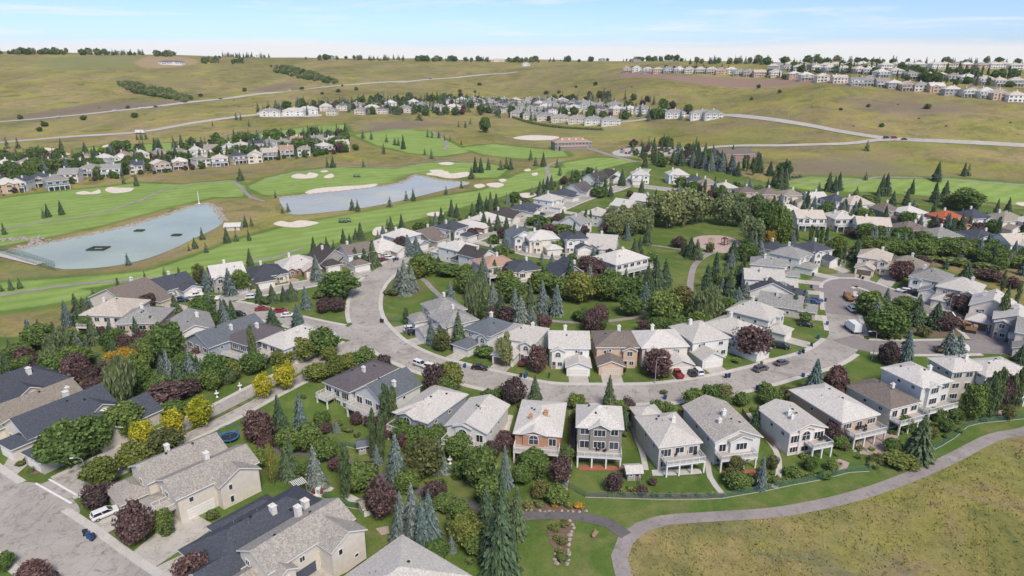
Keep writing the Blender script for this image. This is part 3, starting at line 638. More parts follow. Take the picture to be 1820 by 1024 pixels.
def face_pt(ms, f, a, z):
    x0, x1, y0, y1 = ms[:4]
    return {'S': (a, y0-0.012, z), 'N': (a, y1+0.012, z), 'E': (x1+0.012, a, z), 'W': (x0-0.012, a, z)}[f]
def build_house(loc, ang, masses, wins=(), gdoors=(), doors=(), decks=(), chims=(), roof='L', wall='w', wall2=None, detail=2, name='house', gmat=None, vents=0, porch=()):
    root = empty(name, loc, ang)
    wm = MB()
    for ms in masses: add_wall(wm, ms)
    wm.obj('wall', [WALL[wall], WALL[wall2 or wall], FOUND], root)
    rm = MB()
    for ms in masses: add_roof(rm, ms)
    ro = rm.obj('roof', [ROOF[roof], TRIM], root)
    for (mi, f, a, z, w, h, kind) in wins:
        wmsh = win_meshes(w, h, kind); pt = face_pt(masses[mi], f, a, z)
        if detail >= 2:
            o = link('window', wmsh[0], root, pt, FACE[f]); link('pane', wmsh[1], o)
        else: link('window', wmsh[2], root, pt, FACE[f])
    for (mi, f, a, z, w, h) in gdoors: link('garage_door', gdoor_mesh(w, h, gmat or GDW), root, face_pt(masses[mi], f, a, z), FACE[f])
    for (mi, f, a, z) in doors: link('door', door_mesh(), root, face_pt(masses[mi], f, a, z), FACE[f])
    for (mi, x, y, h, s, cm) in chims:
        c = MB(); z = roof_z(masses[mi], x, y); c.box(x-s, x+s, y-s*0.8, y+s*0.8, z-0.6, z+h); c.box(x-s-0.1, x+s+0.1, y-s*0.8-0.1, y+s*0.8+0.1, z+h, z+h+0.14); c.box(x-0.2, x+0.2, y-0.2, y+0.2, z+h+0.14, z+h+0.45)
        c.obj('chimney', cm, ro)
    rr = random.Random(int(loc[0]*7+loc[1]))
    for k in range(vents):
        ms = masses[0]; x = ms[0]+(ms[1]-ms[0])*(0.25+0.5*rr.random()); y = ms[2]+(ms[3]-ms[2])*(0.25+0.5*rr.random()); z = roof_z(ms, x, y); v = MB()
        if k % 2: v.bar((x, y, z-0.1), (x, y, z+0.4), 0.08, 0, 6)
        else: v.box(x-0.2, x+0.2, y-0.2, y+0.2, z-0.1, z+0.22)
        v.obj('roof_vent', METAL if k % 2 else DARK, ro)
    for (x0, x1, y0, y1, z, zg, sides) in decks:
        b = MB(); b.box(x0, x1, y0, y1, z-0.3, z, 0); b.box(x0-0.02, x1+0.02, y0-0.04, y0-0.005, z-0.34, z+0.02, 1); b.obj('deck', [DECKF, TRIM], root)
        n = max(2, int(round((x1-x0)/3.2))+1)
        for i in range(n):
            x = x0+0.2+(x1-x0-0.4)*i/(n-1); q = MB(); q.box(x-0.16, x+0.16, y0+0.05, y0+0.37, zg, z-0.3); q.obj('deck_post', TRIM, root)
        r = MB()
        def rail(a, c):
            a = Vector(a); c = Vector(c); L = (c-a).length; n = max(1, int(round(L/1.5)))
            for i in range(n+1): q = a.lerp(c, i/n); r.box(q.x-0.05, q.x+0.05, q.y-0.05, q.y+0.05, z, z+1.05, 0)
            dd = (c-a).normalized(); nn = Vector((-dd.y, dd.x, 0))*0.04
            for zz, hh in ((1.0, 0.08), (0.12, 0.06)):
                vs = [a+nn, a-nn, c-nn, c+nn]; r.add([(v.x, v.y, z+zz) for v in vs]+[(v.x, v.y, z+zz+hh) for v in vs], [(3,2,1,0), (4,5,6,7), (0,1,5,4), (1,2,6,5), (2,3,7,6), (3,0,4,7)], 0)
            if detail >= 2:
                m = int(L/0.22)
                for i in range(m): q = a.lerp(c, (i+0.5)/m); r.box(q.x-0.02, q.x+0.02, q.y-0.02, q.y+0.02, z+0.15, z+1.0, 0, 'snew')
            else: r.add([(a.x, a.y, z+0.15), (c.x, c.y, z+0.15), (c.x, c.y, z+1.0), (a.x, a.y, z+1.0)], [(0,1,2,3)], 1)
        if 's' in sides: rail((x0+0.06, y0+0.06, 0), (x1-0.06, y0+0.06, 0))
        if 'w' in sides: rail((x0+0.06, y0+0.06, 0), (x0+0.06, y1-0.05, 0))
        if 'e' in sides: rail((x1-0.06, y0+0.06, 0), (x1-0.06, y1-0.05, 0))
        r.obj('railing', [TRIM, RGLASS], root)
    return root
FOOT = []                               # (x, y, radius) of built-up ground
DRV = []
def driveway(root_loc, ang, xa, xb, ys, place):
    ca, sa = math.cos(ang), math.sin(ang)
    def W(x, y): return (root_loc[0]+ca*x-sa*y, root_loc[1]+sa*x+ca*y)
    L = 7.0; hit = False
    for k in range(4, 34):
        q = W((xa+xb)/2, ys-k*0.6)
        if near_road(q[0], q[1], -0.05): L = k*0.6+0.2; hit = True; break
    mb = MB(); n = max(3, int(L/1.2)); k = 4
    for i in range(n+1):
        for j in range(k+1):
            q = W(xa+(xb-xa)*j/k, ys+0.3-(L+0.3)*i/n); mb.v.append(draped(q[0], q[1], 0.07+0.004*(len(DRV) % 5)))
    for i in range(n):
        for j in range(k): mb.f.append((i*(k+1)+j+1, i*(k+1)+j, (i+1)*(k+1)+j, (i+1)*(k+1)+j+1)); mb.m.append(0)
    struct(mb.obj('driveway', DRIVE)); DRV.append((W((xa+xb)/2, ys-min(L*0.5, 4)), ang, L))
def bases(loc, ang, pts):
    ca, sa = math.cos(ang), math.sin(ang)
    return [float(gz(loc[0]+ca*x-sa*y, loc[1]+sa*x+ca*y)) for x, y in pts]
def front_house(loc, ang, w, d, st, roof, wall, R, detail, rt=None, gside=None, wall2=None, gmat=None, drive=True, bay=True, pitch=None, name='house', chim=1):
    """seen from the street: two storeys or bungalow with a garage block in front (local -y)"""
    p = pitch or R.choice([0.42, 0.48, 0.55]); H = 2.75*st+0.35; rt = rt or R.choice(['hip', 'hip', 'gx', 'gy'])
    lo = min(bases(loc, ang, [(-w/2, 0), (w/2, 0), (-w/2, d), (w/2, d), (0, -5)]))-loc[2]-0.4
    s = gside if gside is not None else R.choice([-1, 1]); gw = min(6.4, w*0.58)
    gx0 = (-w/2+0.05) if s < 0 else (w/2-gw-0.05); gd = 5.2 if st == 2 else 4.4
    M = [(-w/2, w/2, 0, d, lo, H, rt, p), (gx0, gx0+gw, -gd, 0.6, lo, 2.75, R.choice(['hip', 'gy']), p*0.95)]
    wins = []; oc = gx0+gw+(w-gw)/2*1.0 if s < 0 else gx0-(w-gw)/2; ow = w-gw
    if st == 2:
        for x in (-w*0.28, w*0.28) if not bay else (-s*-w*0.27,): wins.append((0, 'S', x, 4.35, 1.5, 1.25, 'r'))
    if bay:
        bw = min(3.4, ow-0.3); M.append((oc-bw/2, oc+bw/2, -1.0, 0.9, lo, H-0.55, 'gy', p*1.05, 1))
        wins.append((2, 'S', oc, 4.25 if st == 2 else 1.6, 1.6, 1.5 if st == 2 else 1.4, R.choice(['r', 'arch'])))
        if st == 2: wins.append((2, 'S', oc+0.55, 1.5, 1.3, 1.3, 'r'))
        drs = [(2, 'S', oc-bw/2+0.65, 0.15)]
    else: drs = [(0, 'S', oc-ow*0.2, 0.15)]; wins.append((0, 'S', oc+ow*0.2, 1.5, 1.5, 1.4, 'r'))
    for f in ('E', 'W'):
        for z in ([1.5, 4.3] if st == 2 else [1.5]):
            wins += [(0, f, d*0.3, z, 1.0, 1.1, 'r'), (0, f, d*0.7, z, 1.2, 1.1, 'r')]
    for z in ([1.5, 4.3] if st == 2 else [1.6]): wins += [(0, 'N', -w*0.25, z, 1.8, 1.3, 'r'), (0, 'N', w*0.25, z, 1.5, 1.3, 'r')]
    if st == 2 and gw > 5: wins.append((0, 'S', gx0+gw/2, 4.75, 1.4, 0.9, 'r'))
    gd_ = [(1, 'S', gx0+gw/2, 0.05, 4.9 if gw > 5.8 else gw-1.1, 2.15)]
    ch = [(0, R.uniform(-0.25, 0.25)*w, d*0.6, 1.3, 0.42, CHIM)] if chim else []
    root = build_house(loc, ang, M, wins, gd_, drs, (), ch, roof, wall, wall2, detail, name, gmat, 2 if detail >= 2 else 0)
    FOOT.append((loc[0]-math.sin(ang)*d*0.4, loc[1]+math.cos(ang)*d*0.4, max(w, d)*0.55)); FOOT.append((loc[0]+math.sin(ang)*3, loc[1]-math.cos(ang)*3, 4.5))
    if drive: driveway(loc, ang, gx0+0.5, gx0+gw-0.5, -gd, '')
    return root
def rear_house(loc, ang, w, d, lv, zb, roof, wall, R, detail, rt='hip', pitch=0.45, deck=(0.0, 1.0), wall2=None, gable=None, arch=False, he=None, chim=1, garage=True, cm=None, name='house', ddepth=3.0):
    """seen from the garden: lv storeys above the front ground level, zb = garden level (walk-out below)"""
    H = he if he else 2.8*lv+0.3
    lo = min(bases(loc, ang, [(-w/2, 0), (w/2, 0), (-w/2, d), (w/2, d)]))-loc[2]-0.4; lo = min(lo, zb)
    M = [(-w/2, w/2, 0, d, lo, H, rt, pitch)]
    if gable:                          # (centre fraction, width, projection, style)
        g0 = (gable[0]-0.5)*w; gw = gable[1]; M.append((g0-gw/2, g0+gw/2, -gable[2], d*0.35, lo, H-0.12+(gable[3] if len(gable) > 3 else 0), 'gy', pitch*0.95, 1))
    if garage: M.append((-w/2+0.6, -w/2+0.6+min(6.5, w*0.6), d-0.5, d+4.8, lo, 2.85, 'hip', pitch))
    wins = []; levels = []
    z = 0.3
    while z < H-1.5: levels.append(z); z += 2.8
    n = max(2, int(w/3.0)); gxr = None
    if gable: gxr = (g0-gw/2-0.8, g0+gw/2+0.8)
    for li, z in enumerate(levels):
        for i in range(n):
            x = -w/2+w*(i+0.5)/n
            if gxr and gxr[0] < x < gxr[1]: continue
            ww = min(w/n-0.4, R.choice([1.7, 2.1, 2.5])); hh = 1.95 if (li == 0 and R.random() < 0.65) else 1.5
            wins.append((0, 'S', x, z+(1.05 if hh > 1.5 else 1.35), ww, hh, 'r'))
        if gable:
            top = (li == len(levels)-1)
            if top and arch: wins.append((1, 'S', g0, z+1.6, min(2.2, gw-0.8), 2.4, 'arch'))
            else: wins.append((1, 'S', g0, z+1.4, min(2.6, gw-0.7), 1.7, 'r'))
        for f in ('E', 'W'): wins += [(0, f, d*0.2, z+1.5, 1.1, 1.0, 'r'), (0, f, d*0.55, z+1.5, 1.0, 0.9, 'r')]
        wins += [(0, 'N', w*0.3, z+1.4, 1.5, 1.2, 'r')]
    if zb < -1.5:
        for i in range(n):
            x = -w/2+w*(i+0.5)/n
            if gxr and gxr[0] < x < gxr[1]: continue
            wins.append((0, 'S', x, zb+(1.15 if i == n//2 else 1.35), min(w/n-0.4, 2.3), 2.0 if i == n//2 else 1.5, 'r'))
        if gable: wins.append((1, 'S', g0, zb+1.35, min(2.0, gw-0.8), 1.4, 'r'))
    decks = []
    if deck and (zb < -1.5 or lv >= 2):
        dz = 0.25 if zb < -1.5 else 2.95
        xa, xb = (deck[0]-0.5)*w, (deck[1]-0.5)*w; decks.append((xa, xb, -ddepth, -0.02-(gable[2] if gable else 0)*0, dz, zb-0.3, 'swe'))
    ch = [(0, R.uniform(-0.28, 0.28)*w, d*R.uniform(0.35, 0.6), 1.1, 0.42, cm or CHIM)] if chim else []
    if chim > 1: ch.append((0, -0.2*w, d*0.3, 0.8, 0.35, cm or CHIM))
    root = build_house(loc, ang, M, wins, [], [], decks, ch, roof, wall, wall2, detail, name, None, 4 if detail >= 2 else 0)
    FOOT.append((loc[0]-math.sin(ang)*d*0.5, loc[1]+math.cos(ang)*d*0.5, max(w, d)*0.55))
    return root
def house_phrase(st, roof, wall): return '%s %s house, %s roof' % (WALLN[wall], {1: 'single-storey', 2: 'two-storey', 3: 'three-storey'}[st], ROOFN[roof])
def eave_frame(L, R, F, z):
    """rectangle fitted to three eave corners seen in the photograph at height z: near-left, near-right, far corner"""
    l, r, f = PZ(L[0], L[1], z), PZ(R[0], R[1], z), PZ(F[0], F[1], z)
    right = (f-r).length < (f-l).length
    ex = (r-l); ey = (f-(r if right else l)); w, d = ex.length, ey.length
    ex.normalize(); ey.normalize(); ex2 = Vector((ey.y, -ey.x, 0))
    if ex2.dot(ex) < 0: ex2 = -ex2
    e = (ex*w+ex2*d); e.z = 0; e.normalize(); n = Vector((-e.y, e.x, 0))
    k = r if right else l; org = k-e*(w/2) if right else k+e*(w/2)
    return org, math.atan2(e.y, e.x), w-2*OV, d-2*OV, n
def near_rear(L, R, F, lv, roof, wall, phrase, place, he=3.1, gz0=0.0, seed=1, zb=-2.6, **k):
    org, ang, w, d, n = eave_frame(L, R, F, gz0+he)
    o = org+n*OV; loc = (o.x, o.y, gz0); R_ = random.Random(seed)
    root = rear_house(loc, ang, w, d, lv, zb, roof, wall, R_, 2, he=he, **k)
    reg(root, phrase, place, 'house', 'houses of the estate'); return root
# --- nearest row, seen from their gardens (walk-out basements)
NR = 'backing onto the footpath'
near_rear((565,682), (620,698), (716,656), 1, 'U', 'w', 'white walk-out bungalow with dark grey hipped roof', 'nearest the avenue hedge', seed=11, deck=(0.0, 0.45), garage=False)
near_rear((629,694), (680,719), (748,682), 1, 'K', 'w', 'white gabled house with blue-grey roof', 'beside columnar trees', seed=12, rt='gy', pitch=0.62, deck=(0.0, 0.9), garage=False)
near_rear((692,735), (760,753), (838,702), 1, 'L', 'b', 'blue-grey clad bungalow with pale shake roof', NR, seed=13, rt='hip', pitch=0.4, gable=(0.42, 4.2, 0.5, 0.3), arch=True, deck=(0.0, 0.30), wall2='b', chim=0, garage=False)
near_rear((789,757), (866,772), (908,720), 1, 'L', 'w', 'white bungalow with arched window and full-width balcony', NR, seed=14, rt='gy', pitch=0.36, gable=(0.42, 3.6, 0.3, 0.6), arch=True, deck=(0.0, 1.0), chim=1, garage=False)
near_rear((911,771), (999,777), (1009,716), 1, 'L', 'o', 'orange brick bungalow with white balcony and orange chimneys', NR, seed=15, rt='hip', pitch=0.34, gable=(0.42, 4.6, 0.4, 0.3), arch=True, wall2='o', deck=(0.0, 1.0), chim=2, cm=CHIMO, garage=False)
near_rear((1023,760), (1110,763), (1108,722), 2, 'L', 't', 'taupe three-level house with white balcony on white posts', NR, he=5.7, seed=16, rt='hip', pitch=0.55, gable=(0.5, 4.0, 0.5, 0.0), wall2='t', deck=(0.0, 1.0), chim=0, garage=True)
near_rear((1170,796), (1250,786), (1127,740), 1, 'L', 's', 'sand bungalow with recessed furnished balcony', NR, seed=17, rt='hip', pitch=0.42, deck=(0.05, 1.0), chim=1, garage=True)
near_rear((1270,787), (1361,781), (1205,722), 1, 'H', 'w', 'white house with weathered shingle roof over red patio', NR, seed=18, rt='gy', pitch=0.42, gable=(0.55, 5.0, 0.7, 0.2), deck=(0.0, 0.8), chim=2, garage=False)
near_rear((1404,772), (1478,764), (1338,727), 1, 'L', 'k', 'pale pink bungalow with arched window beside lawn', NR, seed=19, rt='gy', pitch=0.34, gable=(0.45, 3.4, 0.2, 0.5), arch=True, deck=(0.42, 1.0), chim=2, garage=False)
near_rear((1497,752), (1572,740), (1395,694), 1, 'L', 'p', 'peach-sided bungalow with deep covered balcony', NR, seed=20, rt='hip', pitch=0.36, deck=(0.1, 1.0), chim=0, garage=False)
near_rear((1584,728), (1640,714), (1500,684), 1, 'B', 'c', 'cream sunroom bungalow with brown roof and skylight', NR, seed=21, rt='hip', pitch=0.36, deck=(0.0, 1.0), chim=1, garage=False)
near_rear((1640,690), (1692,675), (1567,653), 2, 'L', 'w', 'tall white three-level house with balcony', NR, he=5.7, seed=22, rt='hip', pitch=0.38, gable=(0.35, 3.6, 0.8, -0.1), deck=(0.0, 1.0), chim=1, garage=False)
near_rear((1693,662), (1760,656), (1648,636), 2, 'L', 's', 'big sand two-storey house with pale roof', 'behind columnar aspens', he=5.7, seed=23, rt='hip', pitch=0.36, deck=None, chim=1, garage=False)
near_rear((1752,670), (1822,656), (1712,640), 2, 'L', 'w', 'white house with pale roof', 'at the right edge behind purple tree', he=5.2, seed=24, rt='hip', pitch=0.36, deck=(0.3, 1.0), chim=0, garage=False)
# --- generic houses: (x, y) is the pixel of the roof centre, f the compass of its front (or garden) side
def G(style, x, y, st, roof, wall, f, place, w=11.5, d=11.0, seed=None, detail=2, **k):
    h = 2.75*st+0.8; p = P(x, y, h)
    e = Vector((math.cos(rad(f)), math.sin(rad(f)), 0)); loc3 = p+e*(d*0.45); loc = (loc3.x, loc3.y, float(gz(loc3.x, loc3.y)))
    R_ = random.Random(seed if seed is not None else int(x*13+y*7)); ang = rad(f+90)
    if style == 'F': root = front_house(loc, ang, w, d, st, roof, wall, R_, detail, **k)
    else: root = rear_house(loc, ang, w, d, st, 0.0, roof, wall, R_, detail, **k)
    reg(root, house_phrase(st, roof, wall), place, 'house', 'houses of the estate'); return root
# inner row facing the camera across the curving street
IR = 'on the inner bend'
G('F', 786, 542, 2, 'G', 'w', -150, IR, 11, 10, gside=-1, rt='hip'); G('F', 803, 562, 2, 'G', 'w', -145, IR, 11, 10, gside=-1, rt='hip', wall2='b')
G('F', 868, 578, 2, 'K', 'w', -128, IR, 9.5, 11, gside=-1, rt='hip', pitch=0.5, gmat=GDW); G('F', 930, 590, 2, 'L', 'w', -112, IR, 10.5, 11, gside=-1, rt='hip', gmat=GDB)
G('F', 1011, 602, 2, 'L', 'w', -92, IR, 10.5, 11.5, gside=1, rt='gx', gmat=GDW); G('F', 1093, 601, 2, 'B', 'p', -90, IR, 11, 11, gside=-1, rt='hip', gmat=GDC, seed=4)
G('F', 1172, 600, 2, 'L', 'c', -84, IR, 12.5, 11.5, gside=1, rt='hip', wall2='p', gmat=GDW); G('F', 1245, 588, 2, 'L', 'w', -72, IR, 11.5, 12, gside=-1, rt='hip', bay=False)
G('F', 1307, 578, 2, 'L', 'w', -52, IR, 10.5, 13, gside=-1, rt='hip'); G('F', 1345, 550, 2, 'L', 'w', -42, IR, 10, 13, gside=-1, rt='hip')
CR = 'beside the crescent'
G('F', 1392, 534, 1, 'G', 's', -25, CR, 11, 13, rt='gy', gside=-1); G('F', 1372, 510, 1, 'S', 'w', -12, CR, 9.5, 14, rt='gx', gside=-1); G('F', 1360, 488, 2, 'L', 'w', -12, CR, 9.5, 13, rt='gy')
G('F', 1368, 464, 2, 'G', 'w', -20, CR, 10, 12, rt='hip'); G('F', 1408, 448, 2, 'G', 'w', -45, CR, 10.5, 12, rt='hip'); G('F', 1378, 438, 1, 'S', 'w', -45, CR, 10, 12, rt='hip', drive=False)
G('F', 1447, 438, 2, 'S', 'w', -70, CR, 10, 11, rt='hip', gside=1)
G('F', 1556, 452, 2, 'Q', 'c', -122, CR, 11, 11, rt='hip', gside=-1, gmat=GDB); G('F', 1612, 468, 1, 'N', 'g', -128, CR, 13, 12, rt='hip', gmat=GDC, gside=-1); G('F', 1655, 488, 2, 'G', 'w', -132, CR, 11, 12, rt='hip')
G('F', 1708, 506, 2, 'L', 'c', -132, CR, 12, 12, rt='hip', gside=-1); G('F', 1765, 538, 2, 'L', 'c', -128, CR, 11, 12, rt='gy', gmat=GDB, gside=-1); G('F', 1808, 562, 2, 'L', 'g', -126, CR, 11, 11, rt='gy')
G('F', 1850, 585, 2, 'G', 'c', -126, CR, 11, 11)
# along the golf course
GC_ = 'backing onto the golf course'
for x, y, st, rf, wl, f, w, d, kw in [
 (300,503,1,'S','w',-40,13,14,dict(rt='gx', gside=1, gmat=GDW)), (402,480,2,'L','g',-58,11,11,{}), (473,481,1,'S','c',-55,13,13,dict(rt='hip')), (528,467,1,'L','r',-62,14,12,dict(rt='hip', wall2='r', gside=1)),
 (585,455,1,'C','g',-52,12,13,dict(rt='gy', pitch=0.7)), (632,443,2,'B','w',-52,11,11,{}), (680,437,1,'L','c',-45,13,13,dict(rt='hip')), (716,415,2,'L','b',-40,12,11,dict(rt='hip', bay=False)),
 (762,415,1,'B','g',-38,12,14,dict(rt='gx')), (804,401,2,'S','w',-38,11,11,dict(rt='hip')), (833,397,1,'L','r',-36,11,12,dict(rt='hip')), (866,386,1,'L','w',-36,13,12,dict(rt='hip')),
 (897,378,1,'C','c',-36,13,12,dict(rt='hip')), (936,367,1,'S','w',-36,15,12,dict(rt='hip')), (977,351,2,'L','w',-36,12,12,{}), (1003,342,1,'S','w',-36,13,12,dict(rt='hip')), (1030,333,1,'U','w',-40,13,12,dict(rt='gx')),
 (1060,316,1,'C','w',-42,15,13,dict(rt='gx', pitch=0.6)), (1088,311,1,'C','w',-60,13,12,dict(rt='gy', pitch=0.6)), (1138,307,2,'L','w',-95,11,11,dict(rt='hip'))]:
    G('F', x, y, st, rf, wl, f, GC_, w, d, **kw)
IB = 'by the park'
for s, x, y, st, rf, wl, f, w, d, kw in [
 ('R',816,436,2,'L','w',-40,11,12,dict(rt='hip')), ('R',850,450,2,'C','w',-40,9,12,dict(rt='gy', pitch=0.6)), ('R',880,464,2,'T','c',-62,13,12,dict(rt='hip', pitch=0.4)), ('R',928,472,2,'S','c',-70,11,12,dict(rt='hip', gable=(0.3,3,0.8))),
 ('R',1012,482,1,'S','g',-78,12,13,dict(rt='gy', pitch=0.7)), ('R',1105,456,2,'L','w',-55,17,13,dict(rt='hip', wall2='r')), ('F',924,413,2,'K','w',-72,9,12,{}), ('F',962,418,2,'L','c',-78,13,12,dict(rt='hip')),
 ('F',1020,418,2,'S','w',-80,10,11,dict(rt='hip')), ('F',1070,428,1,'L','b',-105,13,13,dict(rt='gx')), ('F',1022,390,2,'G','w',145,11,11,{}), ('F',1060,376,2,'L','w',145,11,11,{}),
 ('F',1110,362,2,'L','w',140,10,11,{}), ('F',1142,352,2,'L','w',140,10,11,{})]:
    G(s, x, y, st, rf, wl, f, IB, w, d, **kw)
UR = 'in the upper right rows'
for s, x, y, st, rf, wl, f, w, d, kw in [
 ('F',1204,307,2,'L','w',-88,13,11,dict(rt='hip')), ('F',1236,318,2,'S','w',-88,10,10,{}), ('F',1258,324,2,'N','p',-88,11,11,dict(rt='hip')), ('F',1290,330,2,'L','g',-85,12,11,dict(rt='hip')), ('F',1326,338,2,'B','p',-85,12,11,dict(rt='hip')),
 ('F',1366,341,2,'B','p',-85,11,11,dict(rt='hip')), ('F',1405,343,2,'N','c',-85,12,11,dict(rt='hip')), ('F',1448,347,2,'L','w',-85,10,10,{}), ('F',1485,354,2,'S','w',-85,11,11,dict(rt='hip')), ('F',1521,358,2,'Q','w',-80,14,12,dict(rt='hip')),
 ('F',1576,370,2,'B','g',-80,11,11,dict(rt='hip')), ('F',1617,374,2,'L','w',-80,13,12,dict(rt='hip')), ('F',1683,382,2,'O','e',-80,12,11,dict(rt='hip')), ('F',1730,382,2,'S','w',-80,12,12,dict(rt='hip')), ('F',1788,386,2,'N','c',-80,13,12,dict(rt='hip')), ('F',1840,392,2,'L','c',-80,13,12,{}),
 ('R',1250,354,2,'S','w',-90,12,11,dict(rt='hip')), ('R',1400,371,1,'L','c',-85,14,11,dict(rt='hip')), ('R',1436,382,2,'Q','w',-95,13,12,dict(rt='gx', gable=(0.35,4,0.5), arch=True)), ('R',1497,383,2,'L','w',-85,13,12,dict(rt='hip')), ('R',1550,395,2,'Q','w',-105,14,12,dict(rt='gx', gable=(0.4,6,0.6))),
 ('R',1617,403,2,'B','k',-82,13,12,dict(rt='hip', gable=(0.7,3.5,0.6))), ('R',1672,414,2,'G','w',-80,13,12,dict(rt='hip')), ('R',1742,416,2,'S','w',-85,11,12,dict(rt='hip', gable=(0.3,5,0.6))), ('R',1806,426,2,'Q','w',-85,14,13,dict(rt='gx', gable=(0.5,7,0.6), arch=True)), ('R',1862,440,2,'L','w',-85,13,13,{}),
 ('R',1320,345,1,'N','c',-90,11,10,dict(rt='hip')), ('R',1345,352,1,'L','w',-90,11,10,dict(rt='hip'))]:
    G(s, x, y, st, rf, wl, f, UR, w, d, **kw)
# cul-de-sac at left
LC = 'around the left cul-de-sac'
G('F', 232, 523, 1, 'B', 'c', -25, LC, 14, 20, rt='gx', gside=1, gmat=GDC); G('R', 203, 545, 2, 'Q', 'k', -95, LC, 13, 14, rt='hip', deck=(0, 0.3)); G('R', 256, 560, 2, 'G', 'p', -85, LC, 12, 12, rt='hip'); G('R', 343, 575, 2, 'G', 'w', -60, LC, 10, 15, rt='gy', deck=None)
G('R', 398, 590, 2, 'K', 'b', -125, LC, 11, 18, rt='gy', pitch=0.5, deck=(0, 1)); G('R', 448, 592, 2, 'U', 'n', -120, LC, 9.5, 13, rt='hip', deck=(0, 1)); G('R', 520, 596, 2, 'L', 'w', -125, LC, 10, 15, rt='hip', deck=(0, 0.5))
# bottom-left corner houses, hand-shaped
def custom(name, f, x, y, z, masses, roof, wall, phrase, place, **k):
    p = PZ(x, y, z); g = float(gz(p.x, p.y)); loc = (p.x, p.y, g)
    root = build_house(loc, rad(f+90), masses, roof=roof, wall=wall, **k)
    for ms in masses:
        cx, cy = (ms[0]+ms[1])/2, (ms[2]+ms[3])/2; a = rad(f+90); FOOT.append((loc[0]+math.cos(a)*cx-math.sin(a)*cy, loc[1]+math.sin(a)*cx+math.cos(a)*cy, max(ms[1]-ms[0], ms[3]-ms[2])*0.5))
    reg(root, phrase, place, 'house', 'houses of the estate'); return root, loc, rad(f+90)
r_, l_, a_ = custom('house', -131, 345, 832, 6, [(-11, -2.6, -8, 8, -.6, 5.9, 'gy', 0.50), (-2.4, 6.6, -6.5, 10, -.6, 5.7, 'gy', 0.46), (-12, -4.0, -13.0, -7, -.6, 3.0, 'hip', 0.5), (-2.2, 1.6, -9.6, -6, -.6, 3.0, 'hip', 0.4), (5.8, 8.6, 1, 9.2, -.6, 5.4, 'gx', 0.5)], 'H', 'c',
    'cream two-storey house with weathered twin gable roofs', 'beside the avenue corner', wins=[(1,'E',-4,4.2,1.0,1.2,'r'), (4,'E',3.0,4.2,0.9,1.3,'r'), (4,'E',3.0,1.5,0.9,1.6,'r'), (1,'S',-0.8,4.3,1.0,1.5,'arch'), (1,'S',1.8,4.3,1.6,1.5,'r'), (0,'S',-6.5,4.4,1.4,1.4,'r'), (1,'N',1,4.3,2,1.4,'r'), (1,'N',1,1.4,2.4,1.6,'r')],
    gdoors=[(1,'E',-2.4,0.05,5.4,2.3)], doors=[(2,'S',-6.0,0.1)], decks=[(1.7, 5.2, -9.8, -6.4, 3.0, -.3, 'swe')], chims=[(1, 0.6, 2.5, 1.6, 0.55, CHIM), (0, -9.8, -1, 1.4, 0.5, CHIM)], vents=4, detail=2)
r_.scale = (0.93, 0.93, 0.95)
custom('house', -128, 443, 940, 4.5, [(-5.6, 5.6, -9, 13, -.6, 3.3, 'hip', 0.58), (0.5, 6.2, -11.2, -6, -.6, 3.1, 'gy', 0.6), (-7.6, -3.5, -3, 8, -.6, 3.2, 'hip', 0.5), (1.0, 7.2, 4.5, 11, -.6, 3.2, 'gx', 0.55)], 'S', 's', 'long bungalow with dark slate hipped roof', 'between two weathered-roof houses',
    wins=[(1,'S',3.4,1.6,1.4,1.6,'r'), (0,'S',-2.6,1.6,1.6,1.4,'r'), (0,'E',2,1.6,1.6,1.2,'r'), (2,'W',2,1.6,1.6,1.2,'r'), (0,'N',-2,1.5,2.4,1.8,'r'), (0,'N',2.5,1.5,1.6,1.4,'r')], doors=[(0,'S',-0.6,0.1)], gdoors=[(0,'W',-5.6,0.05,4.9,2.2)], chims=[(0, 1.2, 4, 1.2, 0.55, CHIM), (0, 3.2, 9, 1.5, 0.6, CHIM)], vents=6, detail=2)
r3_, _, _ = custom('house', -128, 528, 943, 6, [(-4.2, 4.6, -9, 9, -.6, 5.8, 'gy', 0.48), (2.0, 8.6, 1.0, 8.4, -.6, 5.6, 'gx', 0.48), (-2.6, 2.4, -12.5, -8, -.6, 3.0, 'gy', 0.5), (3.8, 6.6, -8.6, -5.2, -.6, 5.2, 'gx', 0.5)], 'H', 'c', 'cream two-storey house with black shutters and slate-blue garage doors', 'in the bottom foreground', gmat=GDS,
    wins=[(0,'E',-2.5,4.2,1.2,1.2,'r'), (1,'E',2.8,4.3,1.0,1.3,'r'), (1,'S',4.0,4.2,1.6,1.3,'r'), (1,'S',4.0,1.5,1.6,1.6,'r'), (2,'S',-0.2,1.7,1.5,1.4,'r'), (3,'E',-6.9,4.0,1.1,1.2,'r'), (0,'S',-2,4.3,1.4,1.3,'r'), (0,'N',-1,4.2,2,1.3,'r'), (1,'E',6.2,1.5,1.0,0.8,'r')],
    gdoors=[(0,'E',-2.4,0.05,5.0,2.3), (2,'E',-10.6,0.05,2.6,2.2)], chims=[(0, -3.0, 2.5, 2.0, 0.6, CHIM)], vents=3, detail=2)
r3_.scale = (0.9, 0.9, 0.94)
custom('house', -128, 700, 1016, 6.5, [(-8, 7, -8, 9, -3.2, 5.6, 'hip', 0.38), (4, 10.5, -7, 5, -3.2, 5.4, 'hip', 0.38)], 'L', 'c', 'large pale shake roof of a house', 'cut by the bottom edge', wins=[(0,'N',-3,4.2,1.8,1.4,'r'), (0,'N',3,4.2,1.8,1.4,'r'), (1,'E',0,4.2,1.8,1.4,'r')], vents=4, detail=2)
